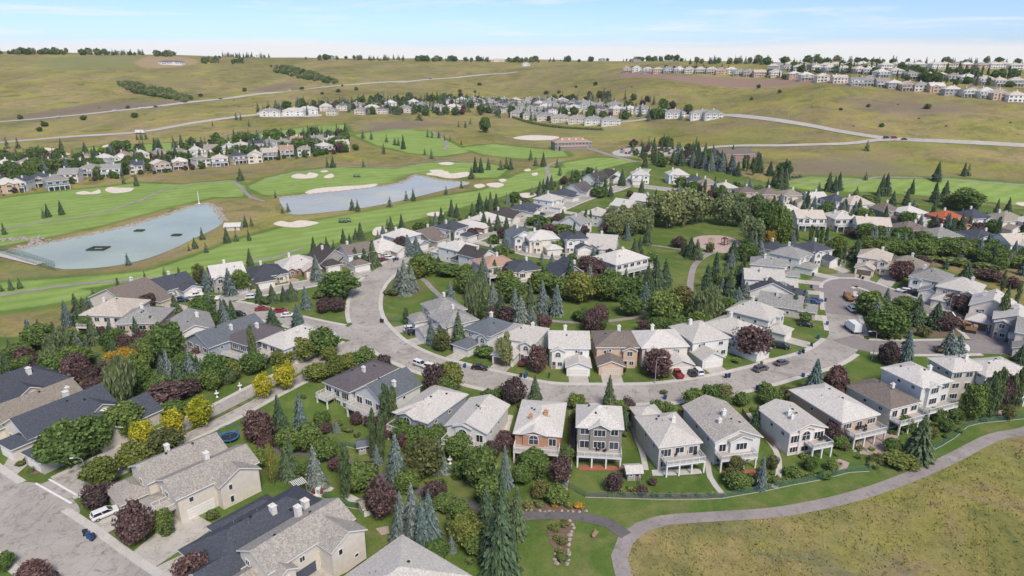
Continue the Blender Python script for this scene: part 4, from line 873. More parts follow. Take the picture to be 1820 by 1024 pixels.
custom('house', -121, 30, 672, 5.5, [(-6.5, 6.5, -9, 9, -.6, 3.6, 'hip', 0.6), (-7.5, 0.5, -13, -8, -.6, 3.0, 'hip', 0.5), (2.0, 8.2, -5, 3, -.6, 3.4, 'gx', 0.55)], 'S', 'c', 'bungalow with dark slate roof', 'at the left edge, farthest back', wins=[(0,'E',-4,1.7,1.4,1.2,'r'), (0,'E',4,1.7,1.6,1.2,'r'), (0,'N',0,1.6,2,1.4,'r')], chims=[(0, 2.0, 2, 1.3, 0.55, CHIM)], vents=4, detail=2)
custom('house', -121, 62, 702, 5.5, [(-5.2, 5.2, -9, 8, -.6, 3.4, 'gy', 0.55), (0.0, 4.6, -11.4, -8, -.6, 3.1, 'gy', 0.6, 1)], 'N', 'c', 'cream bungalow with tan gable roof', 'at the left edge between slate roofs', wins=[(1,'S',2.3,1.6,1.8,1.5,'r'), (0,'E',0,1.7,1.4,1.1,'r')], gdoors=[(0,'S',-2.8,0.05,4.2,2.2)], vents=6, detail=2)
custom('house', -121, 112, 722, 5.0, [(-5.8, 5.4, -10, 8.5, -.6, 3.5, 'gy', 0.56), (-9.5, -5.0, -5, 8, -.6, 3.2, 'hip', 0.5), (0.5, 6.0, -13.5, -9, -.6, 3.1, 'hip', 0.5), (1.0, 7.6, 0.5, 8.6, -.6, 3.4, 'gx', 0.52)], 'S', 'c', 'long cream bungalow with slate gable roof and white chimney', 'near the left edge', wins=[(0,'N',0,2.0,2.4,1.6,'r'), (0,'E',4,1.7,1.8,1.2,'r'), (0,'S',-2.5,1.6,1.8,1.4,'r')], gdoors=[(2,'S',3.2,0.05,4.2,2.2)], chims=[(0, -2.2, 2, 1.4, 0.6, CHIM), (1, -8, 5, 1.2, 0.5, CHIM)], vents=5, detail=2)
custom('house', -121, 165, 745, 5.0, [(-4.6, 5.4, -4, 12, -.6, 3.3, 'gy', 0.55), (-2.6, 4.4, -13, -3, -.6, 3.0, 'hip', 0.5), (0.5, 6.6, -2.5, 3.5, -.6, 3.1, 'gx', 0.6)], 'S', 's', 'sand bungalow with slate gable roof', 'behind the dark avenue trees', wins=[(0,'E',2,1.7,1.6,1.3,'r'), (0,'E',8,1.7,1.2,1.1,'r'), (0,'S',4,2.6,1.2,1.6,'arch'), (0,'N',0,1.6,2,1.4,'r')], gdoors=[(1,'S',0.9,0.05,4.9,2.2)], chims=[(0, 1.5, 2, 0.9, 0.6, TRIM)], vents=3, detail=2)
# --- far clusters
FL = 'in the far left golf estate'
FLR = ['L','Q','G','S','N','L','Q','G','T','L']; FLW = ['w','c','w','g','p','w','k','w','c','b','w']
rr = random.Random(5); q = 0
for (x, y) in [(10,324),(37,320),(72,313),(124,306),(160,296),(198,297),(240,292),(284,289),(319,285),(356,281),(390,279),(424,275),(453,274),(479,268),(509,264),(540,262),(576,257),(608,254),(-25,330),(98,318)]:
    G('R', x, y, 2, rr.choice(FLR), rr.choice(FLW), -62+rr.uniform(-22, 22), FL, rr.uniform(9.5, 12), 11, detail=1, rt=rr.choice(['hip','gx','gy','hip']), pitch=rr.uniform(0.4, 0.6), garage=False, seed=q, gable=(rr.uniform(0.25, 0.7), 4.2, 1.0) if q % 2 == 0 else None, deck=(0, 1) if q % 3 else None); q += 1
for (x, y) in [(8,289),(43,288),(85,287),(114,285),(153,280),(186,278),(250,271),(286,270),(317,266),(347,264),(375,262),(405,258),(430,255),(480,251),(528,247),(562,246),(591,246),(-20,293),(218,276),(455,253),(505,250)]:
    G('F', x, y, 2, rr.choice(FLR), rr.choice(FLW), -62+rr.uniform(-25, 25), FL, rr.uniform(9.5, 12), 11, detail=1, drive=False, seed=q); q += 1
def townhouse(x, y, w, f, place, st=2, roof='G', wall='w', units=2, name='townhouse', d=11, cat='townhouse', grp='far townhouses'):
    h = 2.75*st+0.5; p = P(x, y, h); loc = (p.x, p.y, p.z); R_ = random.Random(int(x*3+y)); lo = -3
    M = [(-w/2, w/2, -d/2, d/2, lo, 2.8*st+0.2, 'hip', 0.5)]; wins = []; uw = w/units
    for i in range(units):
        cx = -w/2+uw*(i+0.5); M.append((cx-uw*0.28, cx+uw*0.28, -d/2-1.0, 0, lo, 2.8*st-0.2, 'gy', 0.55))
        for z in [1.4+2.8*k for k in range(st)]: wins += [(len(M)-1, 'S', cx, z, min(2.2, uw*0.4), 1.4, 'r'), (0, 'S', cx+uw*0.39, z, 1.0, 1.3, 'r')]
    wins += [(0, 'W', 0, 4.2, 1.6, 1.3, 'r'), (0, 'E', 0, 4.2, 1.6, 1.3, 'r')]
    root = build_house(loc, rad(f+90), M, wins, chims=[(0, 0, 0, 1.0, 0.5, CHIM)], roof=roof, wall=wall, detail=1, name=name)
    FOOT.append((loc[0], loc[1], w*0.55)); reg(root, '%s %s with %s roof' % (WALLN[wall], name.replace('_', ' '), ROOFN[roof]), place, cat, grp); return root
TH = 'in the far townhouse estate'; rr = random.Random(9)
for (x, y, w) in [(480,197,22),(523,196,24),(548,193,22),(579,188,15),(610,187,16),(634,185,16),(661,190,18),(694,182,15),(719,191,18),(750,185,16),(779,189,20),(806,189,20),(680,193,12),(640,194,12),(735,180,14),(590,195,12)]:
    townhouse(x, y, w, -80+rr.uniform(-15, 15), TH, roof=rr.choice(['L','G','G','K']), wall=rr.choice(['w','c','w','k']))
for i, (x, y) in enumerate([(922,199),(945,202),(970,204),(996,207),(1026,209),(1055,211),(1085,212)]): townhouse(x, y, 20, -100+2*i, TH, roof='G', wall='c' if i < 5 else 'w', units=3)
for (y, x0, x1, s) in [(176,800,1010,20),(179,830,1060,21),(183,850,1110,22),(188,860,1000,22),(192,890,1010,24),(190,1020,1130,24)]:
    x = x0
    while x < x1: townhouse(x+rr.uniform(-4, 4), y+rr.uniform(-1, 1)+max(0, (x-900)*0.012), rr.uniform(13, 18), -90+rr.uniform(-30, 30), TH, roof=rr.choice(['G','L','K','G','U']), wall=rr.choice(['w','w','c','g','k'])); x += s
for (x, y, w) in [(1142,191,18),(1172,198,24),(1200,199,22),(1248,200,24),(1268,200,18)]: townhouse(x, y, w, -95, TH, roof='G', wall='w', units=3)
RT = 'in the ridge front row'; rr = random.Random(21)
RR_ = ['Q','L','Q','L','Q','N','G']; RW = ['c','w','k','p','c','g','w']
for (x, y) in [(1115,121),(1132,120),(1151,122),(1170,122),(1189,121),(1207,121),(1226,122),(1245,122),(1265,122),(1282,124),(1300,122),(1313,125),(1331,126),(1350,127),(1380,127),(1412,130),(1433,132),(1462,134),(1492,136),(1525,140),(1547,140),(1569,142),(1590,145),(1615,148),(1638,149),(1664,151),(1692,156),(1725,158),(1753,160),(1778,163),(1806,166)]:
    G('R', x, y, 2, rr.choice(RR_), rr.choice(RW), -95 if x < 1500 else -100, RT, 15.5 if x < 1400 else rr.uniform(13, 15.5), 12, detail=1, rt=rr.choice(['hip','hip','gx','gy']), pitch=rr.uniform(0.4, 0.58), garage=False, gable=(rr.uniform(0.3, 0.7), 5, 1.0) if int(x) % 3 else None, deck=(0, 1) if int(x) % 2 else None)
R2 = 'in the ridge second row'
for (x, y) in [(1375,116),(1400,117),(1420,118),(1452,118),(1475,119),(1503,120),(1527,121),(1545,122),(1567,126),(1592,124),(1620,129),(1652,132),(1670,131),(1695,133),(1720,135),(1752,138),(1777,141),(1806,141)]:
    G('R', x, y, 2, rr.choice(RR_), rr.choice(RW), -95+rr.uniform(-15, 15), R2, rr.uniform(13, 16), 12, detail=1, rt='hip', garage=False)
R3 = 'on the skyline at right'
for x in list(range(1385, 1830, 21)):
    G('R', x+rr.uniform(-5, 5), 113.5+rr.uniform(-1.2, 1.2), 2, rr.choice(RR_), rr.choice(RW), -90+rr.uniform(-20, 20), R3, rr.uniform(14, 18), 12, detail=1, rt='hip', garage=False, deck=None)
# clubhouse, maintenance barn, hilltop houses
def lone(name, f, x, y, z, M, roof, wall, phrase, place, cat, **k):
    p = P(x, y, z); loc = (p.x, p.y, float(gz(p.x, p.y)))
    root = build_house(loc, rad(f+90), M, roof=roof, wall=wall, name=name, **k); FOOT.append((p.x, p.y, 18)); reg(root, phrase, place, cat); return root
lone('clubhouse', -80, 1015, 251, 6, [(-16, 16, -8, 8, -3, 6.2, 'hip', 0.36), (-12, 12, -11, -7, -3, 3.0, 'hip', 0.25)], 'T', 't', 'clubhouse with broad salmon hipped roof', 'beyond the golf green', 'clubhouse', detail=1,
     wins=[(0,'S',-15+3*i,z,2,1.6,'r') for i in range(11) for z in (1.5, 4.7)]+[(0,'E',-6+4*i,4.7,2,1.5,'r') for i in range(4)], chims=[(0, 6*i-9, -4, 0.9, 0.7, CHIM) for i in range(4)])
lone('maintenance_barn', -75, 1300, 273, 4, [(-13, 13, -9, 9, -3, 4.5, 'gx', 0.35), (8, 18, -12, 2, -3, 3.4, 'gx', 0.3, 1)], 'B', 'r', 'low maintenance barn with brown roof', 'beside the gravel yard', 'barn', detail=1, wins=[(0,'S',-8+4*i,1.8,2,1.2,'r') for i in range(4)])
lone('hillside_house', -95, 305, 111, 4, [(-24, 24, -7, 7, -3, 4.2, 'hip', 0.45), (-16, -4, -11, 0, -3, 4.4, 'hip', 0.5), (6, 14, -9, 0, -3, 3.6, 'gy', 0.5)], 'K', 'w', 'long new white house with blue-grey roof', 'on bare earth of the left hill', 'house', detail=1, wins=[(0,'S',-22+4*i,1.8,2.2,1.6,'r') for i in range(12)]+[(1,'S',-13+3*i,1.8,2.2,2.2,'r') for i in range(3)])
for x, y, f, rf, wl, w in [(41,89,-90,'L','w',20),(207,90,-90,'G','w',26),(462,98,-90,'L','w',18),(585,101,-90,'S','g',26),(885,107,-90,'Q','c',34),(935,114,-100,'L','w',18),(1070,104,-90,'G','b',18),(1130,107,-90,'U','g',24)]:
    lone('hilltop_house', f, x, y, 4, [(-w/2, w/2, -6, 6, -4, 5.2, 'hip', 0.4), (-w*0.3, w*0.05, -8.5, 0, -4, 4.8, 'gy', 0.5)], rf, wl, 'small %s house with %s roof' % (WALLN[wl], ROOFN[rf]), 'on the hill skyline', 'house', detail=1, wins=[(0,'S',-w/2+2+3.5*i,z,1.8,1.4,'r') for i in range(int(w/3.5)) for z in (1.6, 4.1)])
# ------------------------------------------------------------------ ponds, bunkers, rocks, gardens
def flat_poly(name, L, matl, off, step=3.0, z=None):
    pts = smooth_line(pxpoly(L), step, True); me = bpy.data.meshes.new(name)
    zz = z if z is not None else sum(p.z for p in pts)/len(pts)+off
    me.from_pydata([(p.x, p.y, zz) for p in pts], [], [tuple(range(len(pts)))]); me.materials.append(matl); me.update()
    if me.polygons[0].normal.z < 0: me.flip_normals()
    return link(name, me), pts
def water_mat(name, col, rough):
    m, nt, b, o = _nt(name); v = wpos(nt)
    c = ramp(nt, noise(nt, v, 0.02, 4), [(0.35, [x*0.85 for x in col]), (0.65, [x*1.1 for x in col])])
    nt.links.new(c, b.inputs['Base Color']); nt.links.new(ramp(nt, noise(nt, v, 0.03, 4, 0.6, 1.5), [(0.4, (rough*0.4,)*3), (0.65, (rough*1.8,)*3)]), b.inputs['Roughness']); b.inputs['IOR'].default_value = 1.33; b.inputs['Specular IOR Level'].default_value = 0.22
    bp = nd(nt, 'ShaderNodeBump', {'Height': noise(nt, v, 1.2, 4), 'Distance': 0.04, 'Strength': 0.10}); nt.links.new(bp.outputs[0], b.inputs['Normal']); return m
wp1, pp1 = flat_poly('pond', POND1, water_mat('water_turquoise', (0.37, 0.415, 0.335), 0.16), 0.12); struct(wp1)
wp2, pp2 = flat_poly('pond', POND2, water_mat('water_grey', (0.43, 0.425, 0.355), 0.2), 0.12); struct(wp2)
SAND = plain('bunker_sand', (0.66, 0.58, 0.47), 1.0, 0.12, 0.4)
def bunker(L):
    pts = smooth_line(pxpoly(L), 1.5, True); c = sum(pts, Vector())/len(pts); n = len(pts); mb = MB(); base = 0.14
    for k, (s, dz) in enumerate(((1.0, 0.0), (0.93, -0.05), (0.6, -0.08), (0.0, -0.08))):
        for p in pts: q = c.lerp(p, s); mb.v.append(draped(q.x, q.y, base+dz))
    for k in range(3):
        for i in range(n): mb.f.append((k*n+i, k*n+(i+1) % n, (k+1)*n+(i+1) % n, (k+1)*n+i)); mb.m.append(0)
    struct(mb.obj('bunker', SAND))
BUNK = [[(135,343),(150,340),(162,342),(176,337),(178,344),(160,346),(140,346)], [(187,337),(195,333),(212,334),(222,334),(238,335),(230,341),(205,344),(190,341)],
 [(518,313),(530,309),(545,311),(550,307),(565,310),(560,316),(540,318),(522,317)], [(569,305),(578,303),(584,305),(575,307)], [(576,314),(588,309),(594,313),(588,317),(578,317)],
 [(542,343),(560,336),(600,332),(640,330),(668,327),(668,331),(640,337),(600,341),(560,345)], [(757,310),(775,306),(795,305),(802,309),(830,306),(834,312),(815,317),(795,317),(775,313)], [(764,303),(785,302),(788,305),(770,307)], [(779,291),(795,288),(808,291),(795,294)],
 [(842,330),(855,327),(863,331),(850,335)], [(865,327),(885,325),(896,329),(885,334),(870,332)], [(886,320),(895,318),(901,321),(892,324)], [(486,398),(500,393),(515,396),(535,392),(566,396),(555,401),(530,405),(500,403)], [(759,380),(775,377),(789,379),(780,385),(762,384)],
 [(662,412),(670,404),(685,405),(688,412),(678,418),(665,419)], [(918,347),(935,343),(955,346),(940,352),(922,352)], [(931,303),(940,300),(944,303),(936,305)], [(945,309),(954,307),(956,311),(948,313)],
 [(128,277),(165,273),(178,276),(150,280)], [(65,265),(85,263),(100,266),(80,269)], [(62,274),(100,271),(125,274),(100,279),(66,279)], [(182,260),(200,256),(215,256),(208,261),(190,264)], [(1805,361),(1830,360),(1860,364),(1820,367)], [(470,240),(520,240),(552,237),(548,242),(500,245),(470,244)]]
for L in BUNK: bunker(L)
struct(disc('gravel_yard', [(1190,282),(1230,276),(1280,280),(1320,286),(1290,292),(1220,290)], PATHL, 0.25)); struct(disc('car_park', [(1090,270),(1130,262),(1200,262),(1260,266),(1230,274),(1150,278),(1100,278)], HWY, 0.22))
struct(disc('gravel_yard', [(912,246),(940,241),(990,243),(985,249),(940,250)], SAND, 0.3)); struct(disc('earth_bank', [(460,199),(520,203),(570,204),(560,208),(500,208),(465,206)], WALK, 0.35))
struct(disc('playground_sand', [(1231,425),(1250,419),(1290,420),(1318,432),(1312,446),(1285,450),(1255,444),(1236,436)], plain('play_sand', (0.44, 0.34, 0.28), 1, 0.15, 0.5), 0.06))
# gardens: mulch beds and patios
for nm, L, mt in [('mulch_bed', [(682,520),(700,508),(735,505),(752,512),(745,522),(715,528),(690,528)], SOIL), ('mulch_bed', [(1618,592),(1640,575),(1700,572),(1715,588),(1690,598),(1640,600)], SOIL), ('mulch_bed', [(1527,575),(1545,560),(1560,580),(1580,598),(1560,600),(1538,592)], SOIL),
 ('patio', [(1520,788),(1560,770),(1595,775),(1590,800),(1560,812),(1535,808)], plain('paver_pink', (0.40, 0.31, 0.26), 0.9, 0.2, 2)), ('patio', [(1474,822),(1492,816),(1510,823),(1505,834),(1488,837),(1476,831)], plain('paver_pink', (0.4, 0.3, 0.25))), ('patio', [(1285,838),(1345,836),(1350,846),(1285,848)], plain('paver_red', (0.38, 0.13, 0.09), 0.9, 0.2, 2)),
 ('patio', [(1158,836),(1245,834),(1248,842),(1160,846)], CONC), ('patio', [(1030,828),(1108,830),(1108,836),(1030,836)], plain('paver_red', (0.38, 0.13, 0.09))), ('patio', [(668,940),(690,935),(692,948),(678,952)], plain('paver_pink', (0.4, 0.3, 0.25))), ('tree_ring', [(606,880),(618,876),(642,888),(638,894),(620,892)], CONC),
 ('patio', [(550,868),(575,860),(594,868),(588,874),(560,876)], CONC), ('patio', [(1768,735),(1785,728),(1795,738),(1780,745)], plain('paver_pink', (0.4, 0.3, 0.25))),
 ('planting_bed', [(972,936),(990,927),(1020,924),(1018,955),(1008,985),(1005,1003),(988,1000),(987,980),(975,960)], SOIL), ('planting_bed', [(46,840),(60,828),(88,824),(84,836),(62,845)], SOIL), ('planting_bed', [(925,905),(960,895),(1040,898),(1040,908),(980,910)], SOIL), ('planting_bed', [(1045,878),(1078,876),(1082,884),(1042,884)], SOIL), ('planting_bed', [(1095,878),(1180,876),(1290,878),(1285,885),(1180,887),(1095,885)], SOIL), ('planting_bed', [(510,500),(520,494),(532,497),(527,505),(515,505)], plain('paver_pink', (0.4, 0.3, 0.25)))]:
    struct(disc(nm, L, mt, 0.075))
# loose paving drawn from the photograph: driveways of the hand-shaped houses
def slab(L, name='driveway', mt=None, off=0.085):
    q = pxpoly(L); mb = MB(); k = 8
    for i in range(k+1):
        for j in range(k+1):
            p = q[0].lerp(q[1], j/k).lerp(q[3].lerp(q[2], j/k), i/k); mb.v.append(draped(p.x, p.y, off))
    for i in range(k):
        for j in range(k): mb.f.append((i*(k+1)+j, i*(k+1)+j+1, (i+1)*(k+1)+j+1, (i+1)*(k+1)+j)); mb.m.append(0)
    o = mb.obj(name, mt or DRIVE)
    if o.data.polygons[0].normal.z < 0: o.data.flip_normals()
    return struct(o)
slab([(226,990),(262,1018),(385,936),(330,905)]); slab([(155,934),(182,954),(222,930),(212,905)], off=0.09); slab([(0,838),(28,846),(65,812),(28,795)], off=0.088); slab([(-40,760),(0,785),(35,745),(0,720)], off=0.088); slab([(262,1016),(330,1070),(470,990),(400,950)], off=0.092); slab([(480,1040),(560,1060),(640,1000),(580,975)], off=0.094)
# boulders along the ponds and beds
STONE = plain('boulder', (0.36, 0.31, 0.265), 0.95, 0.3, 1.2, bumpd=0.05)
def boulder(mb, c, r, R):
    n = 6; vs = []
    for k, (rr_, z) in enumerate(((0.75, 0.0), (1.0, 0.35), (0.6, 0.8))):
        for i in range(n):
            a = 6.283*i/n+k*0.4; q = r*rr_*R.uniform(0.75, 1.2); vs.append((c[0]+q*math.cos(a), c[1]+q*math.sin(a), c[2]+r*z*R.uniform(0.8, 1.1)-0.15*r))
    fs = []
    for k in range(2):
        for i in range(n): fs.append((k*n+i, k*n+(i+1) % n, (k+1)*n+(i+1) % n, (k+1)*n+i))
    fs.append(tuple(range(2*n, 3*n))); mb.add(vs, fs, 0)
def rocks(name, L, size, spread, per_m, label, seed):
    R = random.Random(seed); cl = smooth_line(pxpoly(L), 1.0); mb = MB()
    for p in cl:
        for k in range(per_m):
            x = p.x+R.gauss(0, spread); y = p.y+R.gauss(0, spread); boulder(mb, draped(x, y, 0.05), size*R.uniform(0.5, 1.3), R)
    struct(mb.obj(name, STONE), 'stuff', label, 'rocks')
rocks('pond_rocks', [(8,448),(40,441),(90,431),(160,417),(230,401),(290,384),(335,369),(372,363),(392,380),(399,393)], 0.75, 0.9, 3, 'tan boulders edging the far bank of the turquoise pond', 1)
rocks('pond_rocks', [(495,352),(530,348),(600,341),(660,334),(705,327),(727,318),(735,312),(750,313),(790,321),(832,324)], 0.65, 0.7, 2, 'brown boulders edging the far bank of the grey pond', 2)
rocks('pond_rocks', [(0,430),(30,425),(60,428),(70,434),(40,440)], 0.9, 2.0, 3, 'pale rubble at the left end of the turquoise pond', 3)
rocks('bed_rocks', [(1012,926),(1020,934),(1012,960),(1010,985),(1008,1003),(990,1002),(986,985)], 0.38, 0.1, 2, 'rounded border stones of the long flower bed', 4)
rocks('bed_rocks', [(925,906),(960,909),(1040,909)], 0.3, 0.12, 2, 'pale border stones beside the dark footpath', 5)
rocks('patio_rocks', [(1524,802),(1540,798),(1553,808)], 0.5, 0.5, 2, 'tan boulders on the pink patio', 6)
# ------------------------------------------------------------------ vegetation
def leaf_mat(name, dark, mid, light, trans=0.25):
    m, nt, b, o = _nt(name); g = nd(nt, 'ShaderNodeNewGeometry'); ri = g.outputs['Random Per Island']; ob = orand(nt)
    c = ramp(nt, ri, [(0.0, dark), (0.5, mid), (1.0, light)])
    n1 = noise(nt, objco(nt), 9.0, 2); c = mixc(nt, 0.55, c, ramp(nt, n1, [(0.3, (0.55, 0.55, 0.55)), (0.7, (1.4, 1.4, 1.4))]), 'MULTIPLY')
    c = mixc(nt, 1.0, c, ramp(nt, ob, [(0.0, (0.74, 0.82, 0.8)), (0.5, (1, 1, 1)), (1.0, (1.25, 1.14, 1.05))]), 'MULTIPLY')
    nt.nodes.remove(b); df = nd(nt, 'ShaderNodeBsdfDiffuse', {'Color': c}); tr = nd(nt, 'ShaderNodeBsdfTranslucent', {'Color': c}); mx_ = nd(nt, 'ShaderNodeMixShader', {0: trans, 1: df.outputs[0], 2: tr.outputs[0]}); nt.links.new(mx_.outputs[0], o.inputs[0])
    return m
LEAF = {'s': leaf_mat('needles_green', (0.065, 0.101, 0.059), (0.101, 0.149, 0.082), (0.154, 0.208, 0.107), 0.1), 'b': leaf_mat('needles_blue', (0.108, 0.149, 0.142), (0.169, 0.219, 0.203), (0.27, 0.317, 0.284), 0.1),
 'd': leaf_mat('leaves_green', (0.09, 0.145, 0.043), (0.145, 0.217, 0.062), (0.231, 0.3, 0.095)), 'y': leaf_mat('leaves_yellowgreen', (0.13, 0.155, 0.042), (0.205, 0.235, 0.062), (0.30, 0.32, 0.09)),
 'g': leaf_mat('leaves_gold', (0.313, 0.294, 0.028), (0.46, 0.432, 0.041), (0.589, 0.561, 0.074), 0.3), 'p': leaf_mat('leaves_purple', (0.079, 0.052, 0.052), (0.143, 0.091, 0.088), (0.237, 0.165, 0.151)),
 'c': leaf_mat('leaves_aspen', (0.085, 0.132, 0.059), (0.132, 0.186, 0.081), (0.209, 0.265, 0.116)), 'w': leaf_mat('leaves_willow', (0.109, 0.152, 0.07), (0.163, 0.214, 0.101), (0.24, 0.292, 0.139)),
 'l': leaf_mat('leaves_poplar', (0.155, 0.192, 0.084), (0.223, 0.263, 0.115), (0.317, 0.354, 0.169)), 'm': leaf_mat('leaves_olive', (0.12, 0.13, 0.05), (0.18, 0.185, 0.07), (0.26, 0.25, 0.10)), 'h': leaf_mat('leaves_shrub', (0.106, 0.143, 0.053), (0.163, 0.209, 0.072), (0.256, 0.287, 0.102)),
 'o': leaf_mat('leaves_orange', (0.351, 0.209, 0.041), (0.486, 0.297, 0.054), (0.608, 0.405, 0.081)), 'r': leaf_mat('leaves_rusty', (0.23, 0.101, 0.074), (0.324, 0.155, 0.115), (0.405, 0.23, 0.162))}
BARK = plain('bark', (0.13, 0.10, 0.08), 1, 0.3, 5); BARKP = plain('bark_pale', (0.36, 0.34, 0.30), 1, 0.25, 5)
def cards(c, ax, ay):
    n = len(c); v = np.empty((n, 4, 3)); v[:, 0] = c-ax; v[:, 1] = c-ay*0.8; v[:, 2] = c+ax; v[:, 3] = c+ay*0.8
    return v.reshape(-1, 3), np.arange(n*4).reshape(-1, 4)
def unit(a): return a/(np.linalg.norm(a, axis=1, keepdims=True)+1e-9)
def crown_mesh(kind, seed, lod):
    r = np.random.RandomState(seed)
    if kind in 'sb':                       # conifer: whorls of drooping boughs; unit height, unit diameter
        C, A, B_ = [], [], []; LV = (34, 15, 8)[lod]; lean = r.uniform(-.03, .03, 2)
        for k in range(LV):
            z = 0.05+0.93*k/LV; rad_ = 0.5*(1-z)**0.85*(1.0+0.12*r.randn())*(1.0 if z > 0.12 else 0.9)+0.012; nb = max(4, int((19, 11, 7)[lod]*(0.35+0.75*rad_/0.5)))
            a0 = r.rand()*6.28
            for j in range(nb):
                a = a0+6.283*j/nb+r.randn()*0.12; L = rad_*r.uniform(0.72, 1.12); m = max(2, int((8, 5, 3)[lod]*L/0.35)+1)
                for q in range(m):
                    t = 0.25+0.75*(q+r.rand())/m; x = L*t; zz = z-0.065*t*t*(L/0.4)+0.02*r.randn()*0.5
                    C.append((x*math.cos(a)+lean[0]*z, x*math.sin(a)+lean[1]*z, zz)); s = (0.042, 0.075, 0.12)[lod]*(0.6+0.7*L/0.5)
                    A.append((math.cos(a)*s*1.3, math.sin(a)*s*1.3, -0.035*(1+r.randn()*0.3)*s/0.06)); B_.append((-math.sin(a)*s*(0.8+0.3*r.randn()), math.cos(a)*s*(0.8+0.3*r.randn()), 0.012*r.randn()+0.008))
        C.append((lean[0], lean[1], 0.975)); A.append((0.0, 0, 0.03)); B_.append((0.014, 0.01, 0))
        v, f = cards(np.array(C), np.array(A), np.array(B_)); return v, f
    ncl, per, ls = {'d': (22, 170, .036), 'y': (21, 160, .036), 'g': (20, 130, .036), 'p': (21, 165, .036), 'l': (24, 130, .034), 'm': (20, 140, .036), 'h': (9, 130, .065), 'c': (26, 100, .042), 'w': (18, 170, .038), 'o': (14, 100, .05), 'r': (12, 100, .05)}[kind]
    per = int(per*(1, 0.4, 0.16)[lod]); ls *= (1, 1.5, 2.3)[lod]; P_, S_ = [], []
    for k in range(ncl):
        if kind == 'c': z = 0.12+0.83*k/ncl; rr_ = 0.34*math.sin(math.pi*min(1, (z*0.9+0.06)))**0.6+0.05; a = r.rand()*6.28; c = (rr_*0.45*math.cos(a), rr_*0.45*math.sin(a), z); s = (rr_*0.62, rr_*0.62, 0.10)
        elif kind == 'h': a = r.rand()*6.28; q = 0.30*math.sqrt(r.rand()); c = (q*math.cos(a), q*math.sin(a), 0.42+0.16*r.rand()-q*0.3); s = (0.24, 0.24, 0.34)
        else:
            th = r.rand()*6.28; ph = math.acos(1-2*(k+0.5)/ncl); q = 0.55+0.42*r.rand(); zc, zr = ((0.53, 0.42) if kind not in 'wp' else (0.50, 0.43)) if lod < 2 else (0.47, 0.46)
            c = (0.36*q*math.sin(ph)*math.cos(th*1+k*2.4), 0.36*q*math.sin(ph)*math.sin(th+k*2.4), zc+zr*q*math.cos(ph)); sz = r.uniform(0.10, 0.19); s = (sz*1.05, sz*1.05, sz*0.85)
            if kind == 'w': s = (sz*0.8, sz*0.8, sz*1.7); c = (c[0], c[1], c[2]*0.9)
        n = unit(r.randn(per, 3)); n[:, 2] = np.where(n[:, 2] < -0.5, -n[:, 2], n[:, 2]); rad_ = (0.40+0.62*r.rand(per, 1)**0.6)*(1+0.16*r.randn(per, 1))
        P_.append(np.array(c)+n*rad_*np.array(s)); S_.append(n)
    if kind not in 'ch':                   # loose twigs between the clumps, on a lumpy outline
        ne = int(ncl*per*0.45); n = unit(r.randn(ne, 3)); w = 1.0
        for q in range(5): dd_ = unit(r.randn(1, 3))[0]; w = w+0.09*np.sin((n @ dd_)*r.uniform(3, 7)+r.rand()*6.28)
        e = n*(w*(0.62+0.42*r.rand(ne)**0.7))[:, None]*np.array([0.41, 0.41, zr*0.98]); P_.append(e+np.array([0, 0, zc])); S_.append(n)
    c = np.concatenate(P_); nn = np.concatenate(S_); n = len(c); c[:, 2] = np.clip(c[:, 2], 0.03, 1.0)
    d = unit(nn+0.7*r.randn(n, 3)); t = unit(np.cross(d, r.randn(n, 3))); b = np.cross(d, t); s = ls*(0.6+0.8*r.rand(n, 1))
    if kind == 'w': t = unit(np.array([0, 0, 1.0])+0.25*r.randn(n, 3)); b = unit(np.cross(d, t)); v, f = cards(c, t*s*1.6, b*s*0.6)
    else: v, f = cards(c, t*s, b*s)
    return v, f
def trunk_mb(kind, R):
    mb = MB()
    if kind in 'sb': mb.bar((0, 0, -0.03), (0, 0, 0.93), 0.030, 0, 6, 0.004); return mb
    if kind == 'h':
        for k in range(4): a = R.random()*6.28; mb.bar((0, 0, -0.03), (0.2*math.cos(a), 0.2*math.sin(a), 0.6), 0.02, 0, 5, 0.008)
        return mb
    top = 0.85 if kind == 'c' else 0.5; mb.bar((0, 0, -0.03), (0, 0, top), 0.032, 0, 6, 0.012)
    for k in range(6 if kind != 'c' else 3): a = R.random()*6.28; z = R.uniform(0.2, 0.45); q = R.uniform(0.18, 0.32); mb.bar((0, 0, z), (q*math.cos(a), q*math.sin(a), z+R.uniform(0.18, 0.35)), 0.016, 0, 5, 0.005)
    return mb
TREE = {}
def tree_proto(kind, var, lod, colr):
    key = (kind, var, lod, colr)
    if key not in TREE:
        v, f = crown_mesh(kind, 100*ord(kind)+var*7+lod, lod); R = random.Random(var); tb = trunk_mb(kind, R); bk = BARKP if kind in 'clw' else BARK
        if lod < 2:
            cm = np_mesh('crown', v, f); cm.materials.append(LEAF[colr]); TREE[key] = (cm, tb.mesh('trunk', bk))
        else:
            nv_ = len(tb.v); quads_ = [q for q in tb.f if len(q) == 4]
            cm = np_mesh('tree', np.concatenate([np.array(tb.v), v]), np.concatenate([np.array(quads_), f+nv_])); cm.materials.append(LEAF[colr]); cm.materials.append(bk)
            mi = np.zeros(len(quads_)+len(f), np.int32); mi[:len(quads_)] = 1; cm.polygons.foreach_set('material_index', mi); TREE[key] = (cm, None)
    return TREE[key]
